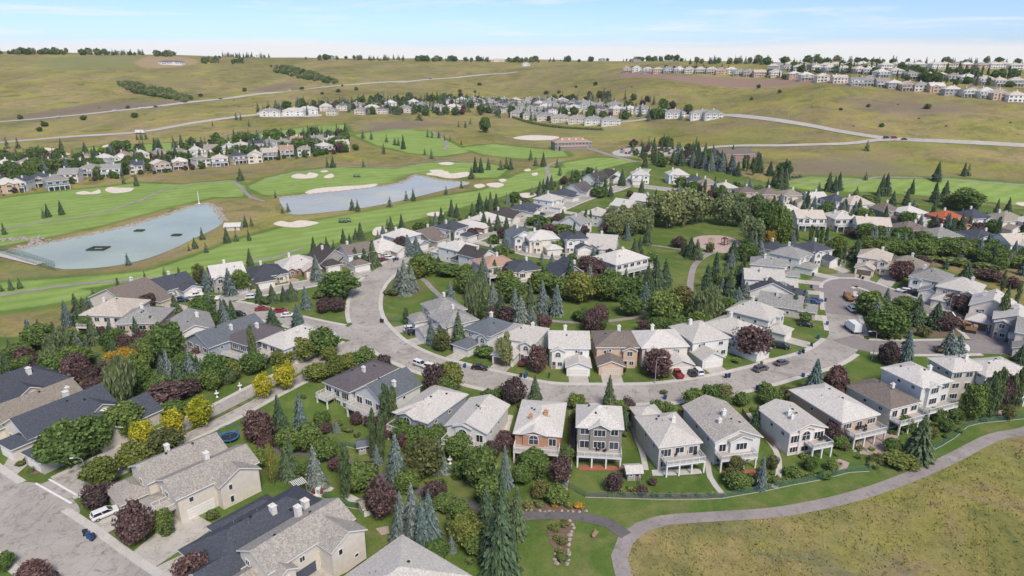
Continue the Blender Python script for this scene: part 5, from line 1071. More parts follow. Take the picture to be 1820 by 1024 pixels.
KN = {'s': ('spruce_tree', 'green spruce', 'spruce'), 'b': ('blue_spruce', 'blue spruce', 'spruce'), 'd': ('leafy_tree', 'leafy green tree', 'tree'), 'y': ('leafy_tree', 'yellow-green tree', 'tree'), 'g': ('golden_tree', 'bright golden tree', 'tree'), 'p': ('purple_tree', 'dark purple-leaved tree', 'tree'),
      'c': ('columnar_aspen', 'tall columnar aspen', 'tree'), 'w': ('willow_tree', 'drooping green willow', 'tree'), 'l': ('poplar_tree', 'pale green poplar', 'tree'), 'm': ('leafy_tree', 'olive-brown tree', 'tree'), 'h': ('garden_shrub', 'low green shrub', 'shrub'), 'o': ('leafy_tree', 'orange autumn tree', 'tree'), 'r': ('leafy_tree', 'rusty red tree', 'tree')}
SHAPE = {'o': 'd', 'r': 'p'}
WR = {'s': 0.48, 'b': 0.52, 'd': 0.95, 'y': 0.95, 'g': 0.72, 'p': 0.90, 'c': 0.32, 'w': 0.75, 'l': 0.70, 'm': 0.75, 'h': 1.5, 'o': 0.8, 'r': 0.9}
NT = [0]; TR = random.Random(3)
PEND = []
def plant(kind, x, y, H, W, place, colr=None, phrase=None):
    z = float(gz(x, y)); px, py = to_px(x, y, z)
    if kind not in 'sbch': W *= 1.25
    if px < -40 or px > 1860 or py > 1150: return
    PEND.append((H*mscale((x, y, z)), kind, x, y, z, H, W, place, colr or kind, phrase))
def plant_all(limit=298):
    byname = {}
    for q in PEND: byname.setdefault(KN[q[1]][0], []).append(q)
    for nm, L in byname.items():
        L.sort(key=lambda q: -q[0])
        for (px, kind, x, y, z, H, W, place, colr, phrase) in L[:limit]:
            lod = 0 if px > 25 else (1 if px > 12 else 2); NT[0] += 1
            cm, tm = tree_proto(SHAPE.get(kind, kind), TR.randrange((4, 4, 3)[lod]), lod, colr); _, ph, cat = KN[kind]
            if lod < 2: root = empty(nm, (x, y, z-0.05), TR.random()*6.28, (W, W, H)); link('crown', cm, root); link('trunk', tm, root)
            else: root = link(nm, cm, None, (x, y, z-0.05), TR.random()*6.28); root.scale = (W, W, H)
            reg(root, phrase or ph, place, cat, 'trees and shrubs')
        rest = L[limit:]
        if not rest: continue
        VV, FF, MI, mats, n0 = [], [], [], [], 0
        for (px, kind, x, y, z, H, W, place, colr, phrase) in rest:
            lod = 1 if px > 24 else 2; v, f = SMALL(SHAPE.get(kind, kind), TR.randrange(3), lod)
            a = TR.random()*6.28; ca, sa = math.cos(a)*W, math.sin(a)*W; w = np.stack([x+ca*v[:, 0]-sa*v[:, 1], y+sa*v[:, 0]+ca*v[:, 1], z-0.05+H*v[:, 2]], -1)
            VV.append(w); FF.append(f+n0); n0 += len(v)
            if colr not in mats: mats.append(colr)
            MI.append(np.full(len(f), mats.index(colr), np.int32))
        me = np_mesh(nm, np.concatenate(VV), np.concatenate(FF))
        for c in mats: me.materials.append(LEAF[c])
        me.polygons.foreach_set('material_index', np.concatenate(MI))
        struct(link('distant_'+nm+'s', me), 'stuff', 'small distant %ss scattered between the far houses' % KN[rest[0][1]][1], 'trees')
SMC = {}
def SMALL(kind, var, lod):
    if (kind, var, lod) not in SMC: SMC[(kind, var, lod)] = crown_mesh(kind, 100*ord(kind)+var*7+lod, lod)
    return SMC[(kind, var, lod)]
def T(kind, x, yb, yt, place, wpx=None, **k):
    p = P(x, yb); sc = mscale(p); dep = math.atan2(CAM_H-p.z, p.y); H = max(1.0, (yb-yt)/(sc*math.cos(dep)))
    for _ in range(3):
        yy = to_px(p.x, p.y, p.z+H)[1]; H *= (yb-yt)/max(1e-3, yb-yy)
    W = (wpx/sc)*TR.uniform(0.92, 1.1) if wpx else H*WR[kind]*TR.uniform(0.78, 1.25)
    if kind in 'sb' and wpx is None: W = max(W, 0.36*H)
    return plant(kind, p.x, p.y, H, W, place, **k)
def TL(place, s):
    """'kind x ybase ytop [width];...'"""
    for it in s.split(';'):
        q = it.split()
        if q: T(q[0], float(q[1]), float(q[2]), float(q[3]), place, float(q[4]) if len(q) > 4 else None)
TL('in the wooded gardens at left', 'b 122 580 532;s 142 577 520;b 56 604 567;s 76 612 566;s 100 610 570;p 98 634 594 34;p 45 646 615 30;b 140 630 590;s 160 645 595;b 90 646 625;d 102 672 630 50;p 140 682 628 45;s 183 672 625;s 197 606 573;p 225 624 592 28;s 245 610 561;c 275 602 561;d 305 655 572 48;d 272 655 605 34;o 220 655 620 46;w 222 714 632 48;b 302 682 620;s 318 684 632;b 342 684 625;b 363 680 635;s 355 678 628;d 387 684 627 42;y 415 678 635 26;p 300 718 678 60;p 340 702 675 30;p 185 704 665 36;p 165 684 650 30;s 375 648 617;p 355 642 615 26;d 310 738 715 46;c 452 650 577 16;p 75 660 630 34;d 35 640 610 44;s 20 632 600;d 255 690 650 40;d 60 655 632 34;p 120 655 625 30;d 200 660 640 30;d 250 668 628 36;b 290 665 625;d 330 660 625 30;h 150 690 678 30;h 265 712 700 28;p 232 600 575 24;d 20 660 640 30;d 410 630 605 26;s 385 632 600;y 160 690 672 22')
TL('beside the avenue', 'd 120 826 755 74;d 172 803 742 58;d 225 776 716 66;g 358 759 706 37;g 311 772 727 31;g 257 796 748 36;g 470 708 663 29;g 509 692 644 33;y 183 862 812 56;y 243 832 786 50;m 297 810 764 58;y 506 652 618 36;y 540 642 600 46;d 575 632 585 46;y 565 674 646 40;y 600 667 632 40;y 625 659 629 36;d 645 657 619 40;y 585 640 615 30;p 683 650 630 24;h 352 738 728 10;h 352 739 730 10')
TL('in front of the corner houses', 'p 172 905 858 40;p 195 888 855 34;p 245 965 895 56;b 230 915 885 22;d 290 945 905 34;h 300 952 932 22;p 345 1040 982 52;p 60 1040 1005 56;d 8 1010 985 30;h 378 925 905 28;p 90 1040 1015 30')
TL('between the footpath and the nearest houses', 's 500 772 700 36;b 537 784 697 42;p 462 788 725 48;p 575 768 750 28;p 577 808 784 24;c 665 818 728 21;c 680 823 735 20;c 688 768 684 24;c 701 768 688 22;b 705 854 768 40;m 755 848 778 54;d 776 790 755 34;m 738 852 800 40;d 855 866 795 58;b 898 866 788 28;p 900 798 768 36;s 878 874 820 19;d 935 832 805 26;d 928 860 825 30;s 958 832 800 18;p 996 860 808 36;s 1005 822 788 20;p 1090 874 838 30;c 618 888 790 28;b 562 868 790 37;s 510 853 793 33;s 520 848 765 24;p 475 800 770 30;y 487 862 782 15;p 678 918 853 50;d 820 850 820 30;m 960 885 855 28;d 990 895 865 36;r 725 806 782 16;p 655 845 820 30;d 545 845 820 28;p 600 835 812 26;d 460 830 800 34;p 430 830 805 36;d 440 850 815 32;p 772 890 855 42;c 723 872 822 13;h 690 880 868 20;d 642 868 848 26')
TL('around the dark footpath bend', 'b 735 968 855 48;b 713 962 870 42;b 765 958 866 42;b 750 978 880 40;s 893 948 836 46;s 865 952 860 50;s 890 1014 880 78;s 918 955 862 42;d 817 920 890 36;y 830 970 914 52;c 797 948 912 13;b 803 980 948 23;p 858 958 935 22;d 790 905 882 40;d 845 985 955 36;s 872 1000 900 50;d 775 990 965 40;h 890 1022 1008 34;h 720 995 982 30;m 905 1018 1004 26;p 700 985 965 24')
TL('in the gardens at right', 'b 1350 870 805 26;s 1630 816 735 56;b 1618 812 760 36;b 1444 699 635 38;p 1484 699 652 40;b 1607 644 580 30;p 1577 648 606 34;c 1752 748 660 25;c 1738 746 675 21;c 1765 742 655 21;d 1728 744 680 42;p 1780 728 663 30;c 1802 728 650 23;c 1790 730 665 20;m 1282 716 683 34;m 1390 708 685 13;p 1482 783 750 32;p 913 717 672 40;s 951 719 665 32;s 1082 725 665 26;p 1114 737 705 21;p 772 698 643 36;y 801 694 641 44;d 1440 835 812 24;m 1372 835 808 20;d 1465 850 838 20;d 1406 845 830 26;y 1600 828 808 50;m 1560 822 808 24;d 1310 868 840 40;h 1335 860 848 30;h 1380 860 848 24;h 1300 850 838 20;p 1160 862 850 16;h 1550 830 820 22;r 1500 800 785 14;d 1700 745 728 20;d 1430 800 782 18;h 1135 850 838 16;p 1140 878 864 18')
TL('on the crescent island', 'd 1572 598 546 66;s 1627 578 522 38;d 1545 560 517 42;b 1572 553 510;s 1660 583 535 40;p 1678 585 556 42;b 1685 628 585 40;b 1702 626 594 30;d 1605 554 527 40;b 1555 575 530 30;y 1600 596 572 36;m 1640 598 580 20;d 1532 548 525 24;h 1590 600 588 26')
TL('around the crescent houses', 'c 1775 588 522 22;p 1702 548 520 42;p 1722 562 537 30;s 1410 557 518;b 1428 553 510;y 1425 562 538 22;p 1332 632 576 58;p 1234 632 610 19;p 1168 670 620 46;p 955 662 610 30;l 898 652 592 26;m 784 624 586 28;b 767 612 565 20;s 816 618 553 32;d 862 634 614 32;c 722 577 548 15;s 1812 644 612 26;d 1430 575 555 20;b 1440 480 455;s 1395 475 445;p 1600 500 460 36;s 1605 480 455;m 1352 590 572 20;h 1310 645 635 18;y 1178 668 655 26;h 1000 640 630 20;h 880 640 628 24;d 1415 480 462 24;b 1570 465 440;s 1715 500 465 30;s 1680 478 455;p 1640 470 455 28;s 1790 530 505;c 1805 545 500 12')
TL('in the central park', 'b 720 523 460 34;b 732 518 470 28;b 710 518 476 28;y 740 495 470 26;d 750 490 450 46;w 845 568 490 38;c 862 572 530 22;s 855 508 463 22;b 988 560 503 34;b 925 583 523 34;b 945 585 545 26;p 900 573 543 34;p 965 583 556 26;p 1052 590 546 32;p 1066 582 540 30;d 1177 576 518 56;m 1210 550 508 42;w 1252 576 508 52;y 1030 538 482 50;y 1070 534 488 46;d 1087 534 480 46;s 1110 534 476 28;s 1135 534 482 28;b 1145 548 500 30;s 1165 514 453 34;s 1150 518 468 28;s 1182 508 458 30;p 1050 498 453 46;d 1000 530 490 40;d 960 520 480 36;d 900 520 480 34;b 875 545 500 28;s 890 560 515 26;d 830 520 480 40;p 905 500 470 30;s 965 520 470 26;s 880 500 460 24;b 915 560 510 26;d 1200 590 560 40;b 1310 545 510 30;s 1295 525 478 28;s 1270 505 446 26;s 1255 515 468 26;s 1285 515 472 26;b 1325 530 500 26;d 1240 590 555 36;d 1290 560 530 34;d 1165 590 565 34;h 1180 600 585 40;p 1150 590 568 24;h 700 525 514 26;h 690 522 514 20;d 1120 560 525 40;p 870 570 545 26;b 800 540 500 24;s 780 480 455 24;d 800 490 470 40;d 770 480 462 36;p 1125 480 455 20')
TL('near the playground', 's 1227 458 420 24;s 1238 461 424 24;s 1217 453 424 20;s 1302 463 426 32;c 1322 478 440 11;s 1150 435 393 20;m 1262 448 432 14;l 1337 438 384 42;o 1367 440 409 18;d 1385 432 368 38;d 1365 408 360 40;l 1290 400 343 46;l 1312 403 350 40;l 1215 400 333 54;l 1185 405 338 50;l 1165 400 345 42;l 1240 394 340 44;l 1090 408 368 30;l 1110 413 364 30;l 1130 410 360 32;l 1145 416 370 30;l 1345 385 345 36;p 1205 440 420 22;d 1265 380 352 36;d 1330 380 350 36;l 1120 420 385 28;l 1095 420 380 26')
TL('behind the crescent', 'c 1440 430 400 9;c 1450 432 402 9;c 1458 434 403 9;c 1467 434 403 9;y 1483 458 420 30;c 1508 408 372 9;s 1520 463 423 34;b 1545 443 410 28;b 1570 443 406 32;b 1590 448 414 28;p 1515 420 405 24;s 1610 430 405 24;p 1585 415 400 16;s 1640 445 415 30;d 1660 455 425 40;d 1690 458 425 44;d 1720 460 430 40;d 1750 465 440 36;d 1780 470 448 40;d 1625 448 425 34;s 1560 455 420 26;d 1600 455 430 30;d 1805 475 455 36;c 1770 425 385 10;c 1780 520 480 10;p 1765 500 480 30;p 1740 495 478 26;p 1800 512 492 26;d 1535 445 425 26;h 1580 462 452 40;h 1640 462 450 50;h 1700 470 458 50;h 1750 478 466 50;b 1470 440 418 22;c 1498 470 428 9;c 1490 475 440 9')
TL('beside the turquoise pond', 's 86 386 361;s 110 382 355;s 78 388 369;s 8 417 394;s 243 331 306;s 220 327 310;s 428 321 296;b 228 472 448;s 347 442 420;s 360 426 402;s 367 449 430;s 336 446 433;s 404 432 402;s 420 429 409;s 443 428 405;s 437 404 381;s 447 402 383;s 445 474 440;s 20 516 493;s 36 513 491;s 2 518 500')
TL('behind the golf-side houses', 's 262 518 481 14;c 211 517 494 8;s 165 522 511;s 293 492 473;s 320 497 473;b 368 517 477;b 410 524 475;s 313 555 523 22;s 402 569 531 30;s 485 586 545 32;b 530 583 539 28;b 545 548 507 22;s 462 538 504;s 485 538 504;s 505 536 507;p 577 556 527 24;p 600 554 527 26;d 605 528 482 58;d 430 520 480 28;m 355 505 470 18;s 520 535 500 20;h 470 540 530 30;p 265 550 520 28;h 570 530 515 34')
TL('beside the grey pond', 's 490 352 336;s 512 377 359;s 502 379 366;s 626 374 352;s 636 376 353;s 693 368 348;s 735 357 333;s 722 357 337;s 793 346 329;s 820 335 315;s 582 298 277;s 592 298 275;s 646 297 281')
TL('between the fairway and the houses', 's 803 385 353;s 812 387 361;s 853 378 341;s 872 373 339;s 882 373 342;s 695 409 383;s 689 407 387;s 714 405 379;s 641 426 394;s 633 426 404;s 611 432 405;s 581 442 419;s 593 442 424;s 558 449 419;s 664 474 424 26;s 632 476 438 28;s 648 474 440 24;b 725 454 416 30;b 740 452 419 26;p 713 449 419 20;b 563 499 451 26;s 860 405 375;s 885 410 378;s 900 408 380;s 870 412 385;p 840 425 405 20;b 833 450 428;c 798 430 402 9;c 805 432 405 8;s 845 395 370;p 893 425 405 18;d 955 400 382 34;p 990 405 380 24;s 1000 395 370;c 1020 445 395 9;c 1040 412 372 8;c 1048 410 374 8;d 1000 420 398 30;p 975 420 398 30;p 1120 350 338 12;s 1085 350 325;s 1075 340 312;s 1105 330 300;s 1140 345 318;s 1165 360 335;d 1065 350 332 26')
TL('along the far fairways', 's 845 307 277;s 855 307 279;s 838 318 294;s 868 302 279;s 890 302 281;s 900 300 277;s 908 302 279;s 682 274 253;s 767 282 263;s 717 265 239;s 708 259 243;s 702 258 243;s 687 253 238;s 645 246 229;s 660 248 231;s 745 214 199 15;d 862 236 206 18;s 827 227 214;s 815 226 214;s 836 221 209;s 943 285 263;s 952 295 277;s 966 296 269;s 995 312 291;s 990 298 280;s 973 340 312;s 980 337 311;s 1017 324 299;s 1035 324 301;s 760 244 228;s 768 245 230;s 790 250 238;s 800 250 239;s 780 245 232;s 820 258 248;s 755 275 262')
TL('on the left side of the valley', 's 13 264 242;s 33 264 242;s 109 261 244;s 12 284 261;s 30 280 261;s 45 282 262;s 53 282 263;s 61 284 263;s 244 249 234;s 252 249 232;s 260 248 233;s 378 224 213;s 443 225 211;s 420 213 199;s 428 213 199;s 349 260 244;s 359 260 242;s 285 264 250;s 252 265 252;s 316 262 249;s 417 250 233;s 424 250 233;s 432 251 231;s 446 250 232;s 458 248 229;s 498 248 229;s 565 237 221;s 572 238 223')
TL('on the right golf slope', 's 1664 322 286;s 1712 313 287;s 1720 312 290;s 1538 320 303;s 1472 340 304;s 1490 338 305;s 1482 342 312;s 1565 348 308;s 1573 348 306;s 1620 345 316;s 1610 365 333;s 1585 370 338;s 1558 360 330;s 1660 360 322;s 1678 358 320;d 1715 375 335 44;d 1690 370 345 30;s 1730 372 340;s 1790 380 350;s 1770 382 352;s 1385 335 295;s 1395 335 300;s 1375 330 300;s 1455 340 322;s 1522 348 330;s 1540 268 248 12')
# auto-filled groups
def scatter(place, poly, n, kinds, hr, seed, avoid=True, wmul=1.0, mind=3.0, af=1.0):
    R = random.Random(seed); q = [Vector(p) for p in pxpoly(poly)]; xs = [p.x for p in q]; ys = [p.y for p in q]; done = []; tries = 0; F = np.array(FOOT) if FOOT else np.zeros((0, 3))
    while len(done) < n and tries < n*60:
        tries += 1; x = R.uniform(min(xs), max(xs)); y = R.uniform(min(ys), max(ys))
        if not inpoly(np.array([x]), np.array([y]), q)[0]: continue
        if avoid and len(F) and (np.hypot(F[:, 0]-x, F[:, 1]-y) < F[:, 2]*af+0.6).any(): continue
        if near_road(x, y, 0.8): continue
        if any((x-a)**2+(y-b)**2 < mind*mind for a, b in done): continue
        done.append((x, y)); k = R.choice(kinds); H = R.uniform(*hr)*({'p': 0.6, 'h': 0.22, 'd': 0.8, 'm': 0.75}.get(k, 1.0)); plant(k, x, y, H, H*WR[k]*wmul*R.uniform(0.85, 1.15), place)
scatter('in the far left golf estate', [(0,345),(160,318),(320,298),(480,282),(620,272),(620,240),(480,246),(330,258),(180,272),(0,285)], 260, 'ssssbpddd', (8, 14), 31, af=0.72, mind=2.5)
scatter('edging the far left estate', [(0,352),(120,330),(260,312),(420,292),(560,280),(640,268),(640,262),(540,272),(400,286),(250,305),(110,322),(0,342)], 110, 'dhshdp', (4, 8), 32, af=0.75)
scatter('in the far townhouse estate', [(455,206),(560,206),(700,205),(860,206),(1000,218),(1120,216),(1290,206),(1200,190),(1000,176),(820,172),(680,178),(540,186),(455,195)], 420, 'sssssbdpd', (8, 14), 33, af=0.62, mind=3)
scatter('along the right ridge front row', [(1105,128),(1300,131),(1480,145),(1650,163),(1820,180),(1820,172),(1660,155),(1480,138),(1300,126),(1110,124)], 110, 'schdp', (3, 9), 34, af=0.7)
scatter('on the right ridge', [(1380,128),(1560,140),(1700,152),(1820,160),(1820,140),(1700,130),(1560,122),(1400,118)], 150, 'ssccdd', (6, 14), 35, af=0.62)
scatter('by the car park', [(1120,282),(1200,288),(1320,300),(1330,290),(1250,270),(1290,258),(1180,255),(1100,262)], 40, 'ssspsd', (6, 12), 36, avoid=False)
scatter('behind the upper right rows', [(1140,300),(1220,296),(1330,318),(1420,330),(1400,312),(1320,296),(1200,285),(1140,285)], 42, 'sscsbd', (9, 14), 37)
scatter('among the upper right houses', [(1190,345),(1330,372),(1500,395),(1700,425),(1820,440),(1820,405),(1650,385),(1500,365),(1330,342),(1200,325)], 110, 'ssbpdch', (5, 11), 38, af=0.8)
scatter('among the golf-side houses', [(640,470),(760,440),(900,400),(1000,360),(1100,330),(1060,300),(960,340),(860,375),(740,405),(620,440)], 80, 'sbphdh', (4, 9), 39, af=0.85)
scatter('among the inner block houses', [(780,500),(900,480),(1050,500),(1160,480),(1130,430),(1060,400),(950,400),(850,425)], 48, 'sbpdhh', (4, 9), 40, af=0.85)
scatter('in the park woods', [(810,560),(900,590),(960,580),(1000,540),(1120,540),(1180,500),(1160,470),(1040,500),(900,490),(820,500)], 14, 'sbdyp', (6, 12), 41)
scatter('around the crescent gardens', [(1260,540),(1330,520),(1360,460),(1420,430),(1380,415),(1320,440),(1280,500)], 26, 'sbdh', (5, 10), 42)
scatter('among the left cul-de-sac gardens', [(150,600),(300,620),(400,650),(480,640),(420,560),(300,560),(160,560)], 30, 'dspbh', (4, 10), 43)
scatter('in the gardens of the bottom row', [(560,760),(760,810),(900,830),(1020,840),(1020,800),(900,795),(780,790),(640,745)], 22, 'hhdp', (4, 7), 44)
scatter('filling the near gardens', [(470,800),(640,870),(800,900),(1000,905),(1020,860),(900,825),(780,800),(640,760),(540,740)], 34, 'hhhdddsb', (3, 8), 61)
scatter('between the near houses', [(700,775),(1000,800),(1260,800),(1400,780),(1500,760),(1640,730),(1600,690),(1350,700),(1000,705),(720,690)], 60, 'hhhdds', (3.5, 7), 62, mind=2.0)
scatter('in the right gardens', [(1280,868),(1400,850),(1540,830),(1640,800),(1800,745),(1800,715),(1650,745),(1500,795),(1280,845)], 40, 'hhhdm', (3, 6), 63, mind=2.0)
scatter('filling the wooded gardens', [(0,700),(120,690),(260,740),(420,690),(480,640),(400,620),(200,600),(60,600),(0,620)], 34, 'ddpsbhw', (5, 10), 64, mind=4)
scatter('on the inner bend lawns', [(700,600),(860,650),(1000,680),(1180,680),(1340,650),(1400,600),(1300,560),(1100,570),(900,560),(760,530)], 30, 'hhdhb', (3, 6), 65, mind=3)
scatter('along the back of the crescent', [(1530,420),(1700,440),(1820,470),(1820,490),(1700,468),(1540,455)], 50, 'dddsbh', (6, 11), 66, mind=2.5)
HG = 'in the groves on the left hill'
scatter(HG, [(205,150),(245,151),(300,163),(342,178),(330,183),(280,173),(230,162)], 150, 'lld', (5, 8), 51, False, 1.3, 4); scatter(HG, [(480,119),(520,121),(570,135),(602,148),(590,151),(540,142),(490,130)], 170, 'llldds', (5, 8), 52, False, 1.3, 4)
scatter(HG, [(358,106),(390,104),(392,112),(360,114)], 30, 'ld', (6, 9), 53, False, 1.1, 6); scatter(HG, [(412,108),(432,107),(434,113),(412,114)], 14, 'd', (6, 9), 54, False, 1.1, 6)
SKY = 'on the hill skyline'
for i, (x0, x1, y, n, kn) in enumerate([(0,55,94,14,'dds'),(50,120,94,22,'dld'),(145,190,95,12,'dds'),(185,260,95,22,'sssd'),(275,310,98,7,'dd'),(392,420,98,9,'s'),(415,480,100,18,'sss'),(655,718,105,18,'sss'),(740,815,106,20,'dds'),(825,870,107,14,'dds'),(900,960,108,14,'dl'),(970,1010,108,5,'s'),(1105,1145,107,8,'sd'),(1145,1220,106,16,'dss'),(1220,1350,111,18,'sl'),(1350,1820,112,60,'ssd'),(520,650,104,8,'d'),(1000,1100,107,5,'d')]):
    R = random.Random(60+i)
    for k in range(int(n*1.6)):
        px = R.uniform(x0, x1); p = P(px, y+R.uniform(0.5, 3.5)); kd = R.choice(kn); H = R.uniform(6, 15); kd = 'l' if kd == 'd' and R.random() < 0.4 else kd; plant(kd, p.x, p.y, H, H*WR[kd]*1.1, SKY)
scatter('scattered over the open hills', [(0,200),(400,165),(900,130),(1100,150),(1200,190),(900,160),(500,185),(0,245)], 40, 'hd', (4, 8), 56, False, 1.2, 20)
scatter('scattered over the right slope', [(1330,205),(1560,235),(1820,255),(1820,190),(1500,160),(1300,150)], 16, 'hd', (3, 6), 57, False, 1.2, 20)
# hedges
def hedge(L, h, w, place, phrase, colr='h'):
    cl = smooth_line(pxpoly(L), 0.7*w); c = [];
    r = np.random.RandomState(int(L[0][0])); tot = []
    base = P(*L[0])
    for p in cl:
        n = 26; q = unit(r.randn(n, 3))*np.array([w*0.6, w*0.6, h*0.5])*(0.7+0.4*r.rand(n, 1))+np.array([p.x-base.x, p.y-base.y, p.z-base.z+h*0.5]); tot.append(q)
    c = np.concatenate(tot); n = len(c); d_ = unit(r.randn(n, 3)); t = unit(np.cross(d_, r.randn(n, 3))); b = np.cross(d_, t); s = h*0.22
    v, f = cards(c, t*s, b*s); me = np_mesh('hedge', v, f); me.materials.append(LEAF[colr]); o = link('hedge', me, None, base); reg(o, phrase, place, 'hedge')
hedge([(905,208),(950,221),(1000,228),(1070,232)], 2.5, 2.5, 'below the far townhouses', 'long clipped green hedge'); hedge([(1140,278),(1200,288),(1260,298)], 3.0, 3.0, 'beside the gravel yard', 'yellow-green hedge', 'y')
hedge([(1560,818),(1585,812),(1612,806)], 1.5, 2.0, 'under the big spruce', 'golden shrub hedge', 'y'); hedge([(1400,852),(1440,848),(1480,842)], 0.9, 0.9, 'behind the round firepit lawn', 'low green hedge')
# flower-bed shrubs (hand placed)
for i, (x, y, kd) in enumerate([(985,942,'y'),(1003,935,'m'),(990,958,'y'),(1000,968,'m'),(996,985,'y'),(998,996,'h'),(938,902,'m'),(958,900,'h'),(985,900,'o'),(1010,902,'h'),(1030,903,'o'),(1105,876,'y'),(1120,872,'y'),(1135,878,'m'),(1165,882,'h'),(1190,882,'h'),(1215,882,'m'),(1240,882,'h'),(1265,880,'h'),(55,838,'h'),(70,832,'m'),(38,828,'h'),(50,820,'h'),(1405,845,'h'),(1420,848,'h'),(880,1010,'o'),(835,1000,'h'),(1180,700,'h'),(540,708,'h'),(0,1000,'y')]):
    p = P(x, y); H = TR.uniform(0.8, 1.5); plant('h', p.x, p.y, H, H*1.6, 'in the flower beds', colr=kd, phrase={'y': 'yellow flowering shrub', 'm': 'olive flowering shrub', 'o': 'orange flowering shrub', 'h': 'small green bed shrub'}[kd])
plant_all()
# dry grass tufts of the meadow in front (uncountable)
def tufts():
    r = np.random.RandomState(12); poly = pxpoly([(1125,1060),(1115,1010),(1118,975),(1135,950),(1180,937),(1260,930),(1380,922),(1480,904),(1560,882),(1640,852),(1700,824),(1770,790),(1830,775),(1990,760),(2050,1080),(1700,1150),(1300,1150)])
    xs = np.array([p.x for p in poly]); ys = np.array([p.y for p in poly]); N_ = 34000
    x = r.uniform(xs.min(), xs.max(), N_); y = r.uniform(ys.min(), ys.max(), N_); k = inpoly(x, y, poly); dens = bump(x, y, 14, 8)+bump(x, y, 5, 9)+r.randn(N_)*0.5; k &= dens > -0.25; x, y = x[k], y[k]; n = len(x)
    z = gz(x, y); h = 0.10+0.24*r.rand(n)**2; a = r.rand(n)*6.28; w = 0.10+0.14*r.rand(n)
    v = np.empty((n, 4, 3)); ca, sa = np.cos(a)*w, np.sin(a)*w; lx, ly = r.randn(n)*0.08, r.randn(n)*0.08
    v[:, 0] = np.stack([x-ca, y-sa, z-0.03], -1); v[:, 1] = np.stack([x+ca, y+sa, z-0.03], -1); v[:, 2] = np.stack([x+ca*0.6+lx, y+sa*0.6+ly, z+h], -1); v[:, 3] = np.stack([x-ca*0.7+lx, y-sa*0.7+ly, z+h*0.8], -1)
    me = np_mesh('meadow_grass', v.reshape(-1, 3), np.arange(n*4).reshape(-1, 4))
    m, nt, b, o = _nt('meadow_blades'); g = nd(nt, 'ShaderNodeNewGeometry'); pos = g.outputs['Position']
    c = ramp(nt, noise(nt, pos, 0.05, 6, 0.65, 0.8), [(0.36, (0.145, 0.168, 0.052)), (0.46, (0.240, 0.238, 0.078)), (0.55, (0.305, 0.268, 0.10)), (0.64, (0.275, 0.22, 0.13))])
    c = mixc(nt, 0.5, c, ramp(nt, g.outputs['Random Per Island'], [(0, (0.75, 0.8, 0.75)), (1, (1.25, 1.2, 1.15))]), 'MULTIPLY'); nt.links.new(c, b.inputs['Base Color']); b.inputs['Roughness'].default_value = 1; b.inputs['Specular IOR Level'].default_value = 0
    me.materials.append(m); struct(link('meadow_grass', me), 'stuff', 'dry yellow-green meadow grass in the bottom right corner', 'grass')
tufts()
# ------------------------------------------------------------------ vehicles
def paint_mat(name, col): return plain(name, col, 0.3, 0.03, 1, 0.0, 0, 0.6)
PAINT = {'white': paint_mat('paint_white', (0.74, 0.74, 0.73)), 'black': paint_mat('paint_black', (0.02, 0.02, 0.023)), 'grey': paint_mat('paint_grey', (0.10, 0.105, 0.115)), 'silver': paint_mat('paint_silver', (0.42, 0.43, 0.44)), 'red': paint_mat('paint_red', (0.26, 0.022, 0.025)), 'blue': paint_mat('paint_blue', (0.03, 0.06, 0.16)), 'orange': paint_mat('paint_orange', (0.30, 0.17, 0.08)), 'maroon': paint_mat('paint_maroon', (0.14, 0.03, 0.035)), 'brown': paint_mat('paint_brown', (0.17, 0.12, 0.09))}
TYRE = plain('tyre_rubber', (0.02, 0.02, 0.02), 0.9, 0.1); RIM = plain('wheel_rim', (0.40, 0.40, 0.41), 0.35, 0.05, 1, 0.6); LAMPW = plain('headlight', (0.70, 0.70, 0.68), 0.2, 0.02); LAMPR = plain('taillight', (0.40, 0.02, 0.02), 0.3, 0.05); CARGL = plain('car_glass', (0.015, 0.018, 0.022), 0.08, 0.1, 1, 0, 0, 0.7)
SPEC = {'suv': (4.7, 1.88, 1.68, [(-2.35, .55, .92), (-2.2, .38, 1.05), (-1.2, .36, 1.08), (1.2, .36, 1.06), (2.1, .38, .95), (2.35, .5, .78)], (-2.15, 1.35, -1.9, 0.45)), 'sedan': (4.6, 1.8, 1.42, [(-2.3, .5, .80), (-2.1, .34, .93), (-1.2, .32, .94), (1.1, .32, .92), (2.1, .34, .78), (2.3, .45, .65)], (-1.85, 1.15, -1.15, 0.35)),
        'pickup': (5.6, 1.95, 1.82, [(-2.8, .6, 1.05), (-2.6, .5, 1.12), (-0.9, .48, 1.12), (1.4, .48, 1.14), (2.6, .5, 1.05), (2.8, .6, .9)], (-0.75, 1.55, -0.55, 0.85)), 'van': (5.0, 1.95, 1.85, [(-2.5, .5, 1.05), (-2.4, .4, 1.15), (-1.2, .38, 1.15), (1.4, .38, 1.12), (2.2, .4, .98), (2.5, .5, .8)], (-2.42, 1.75, -2.3, 0.85))}
VC = {}
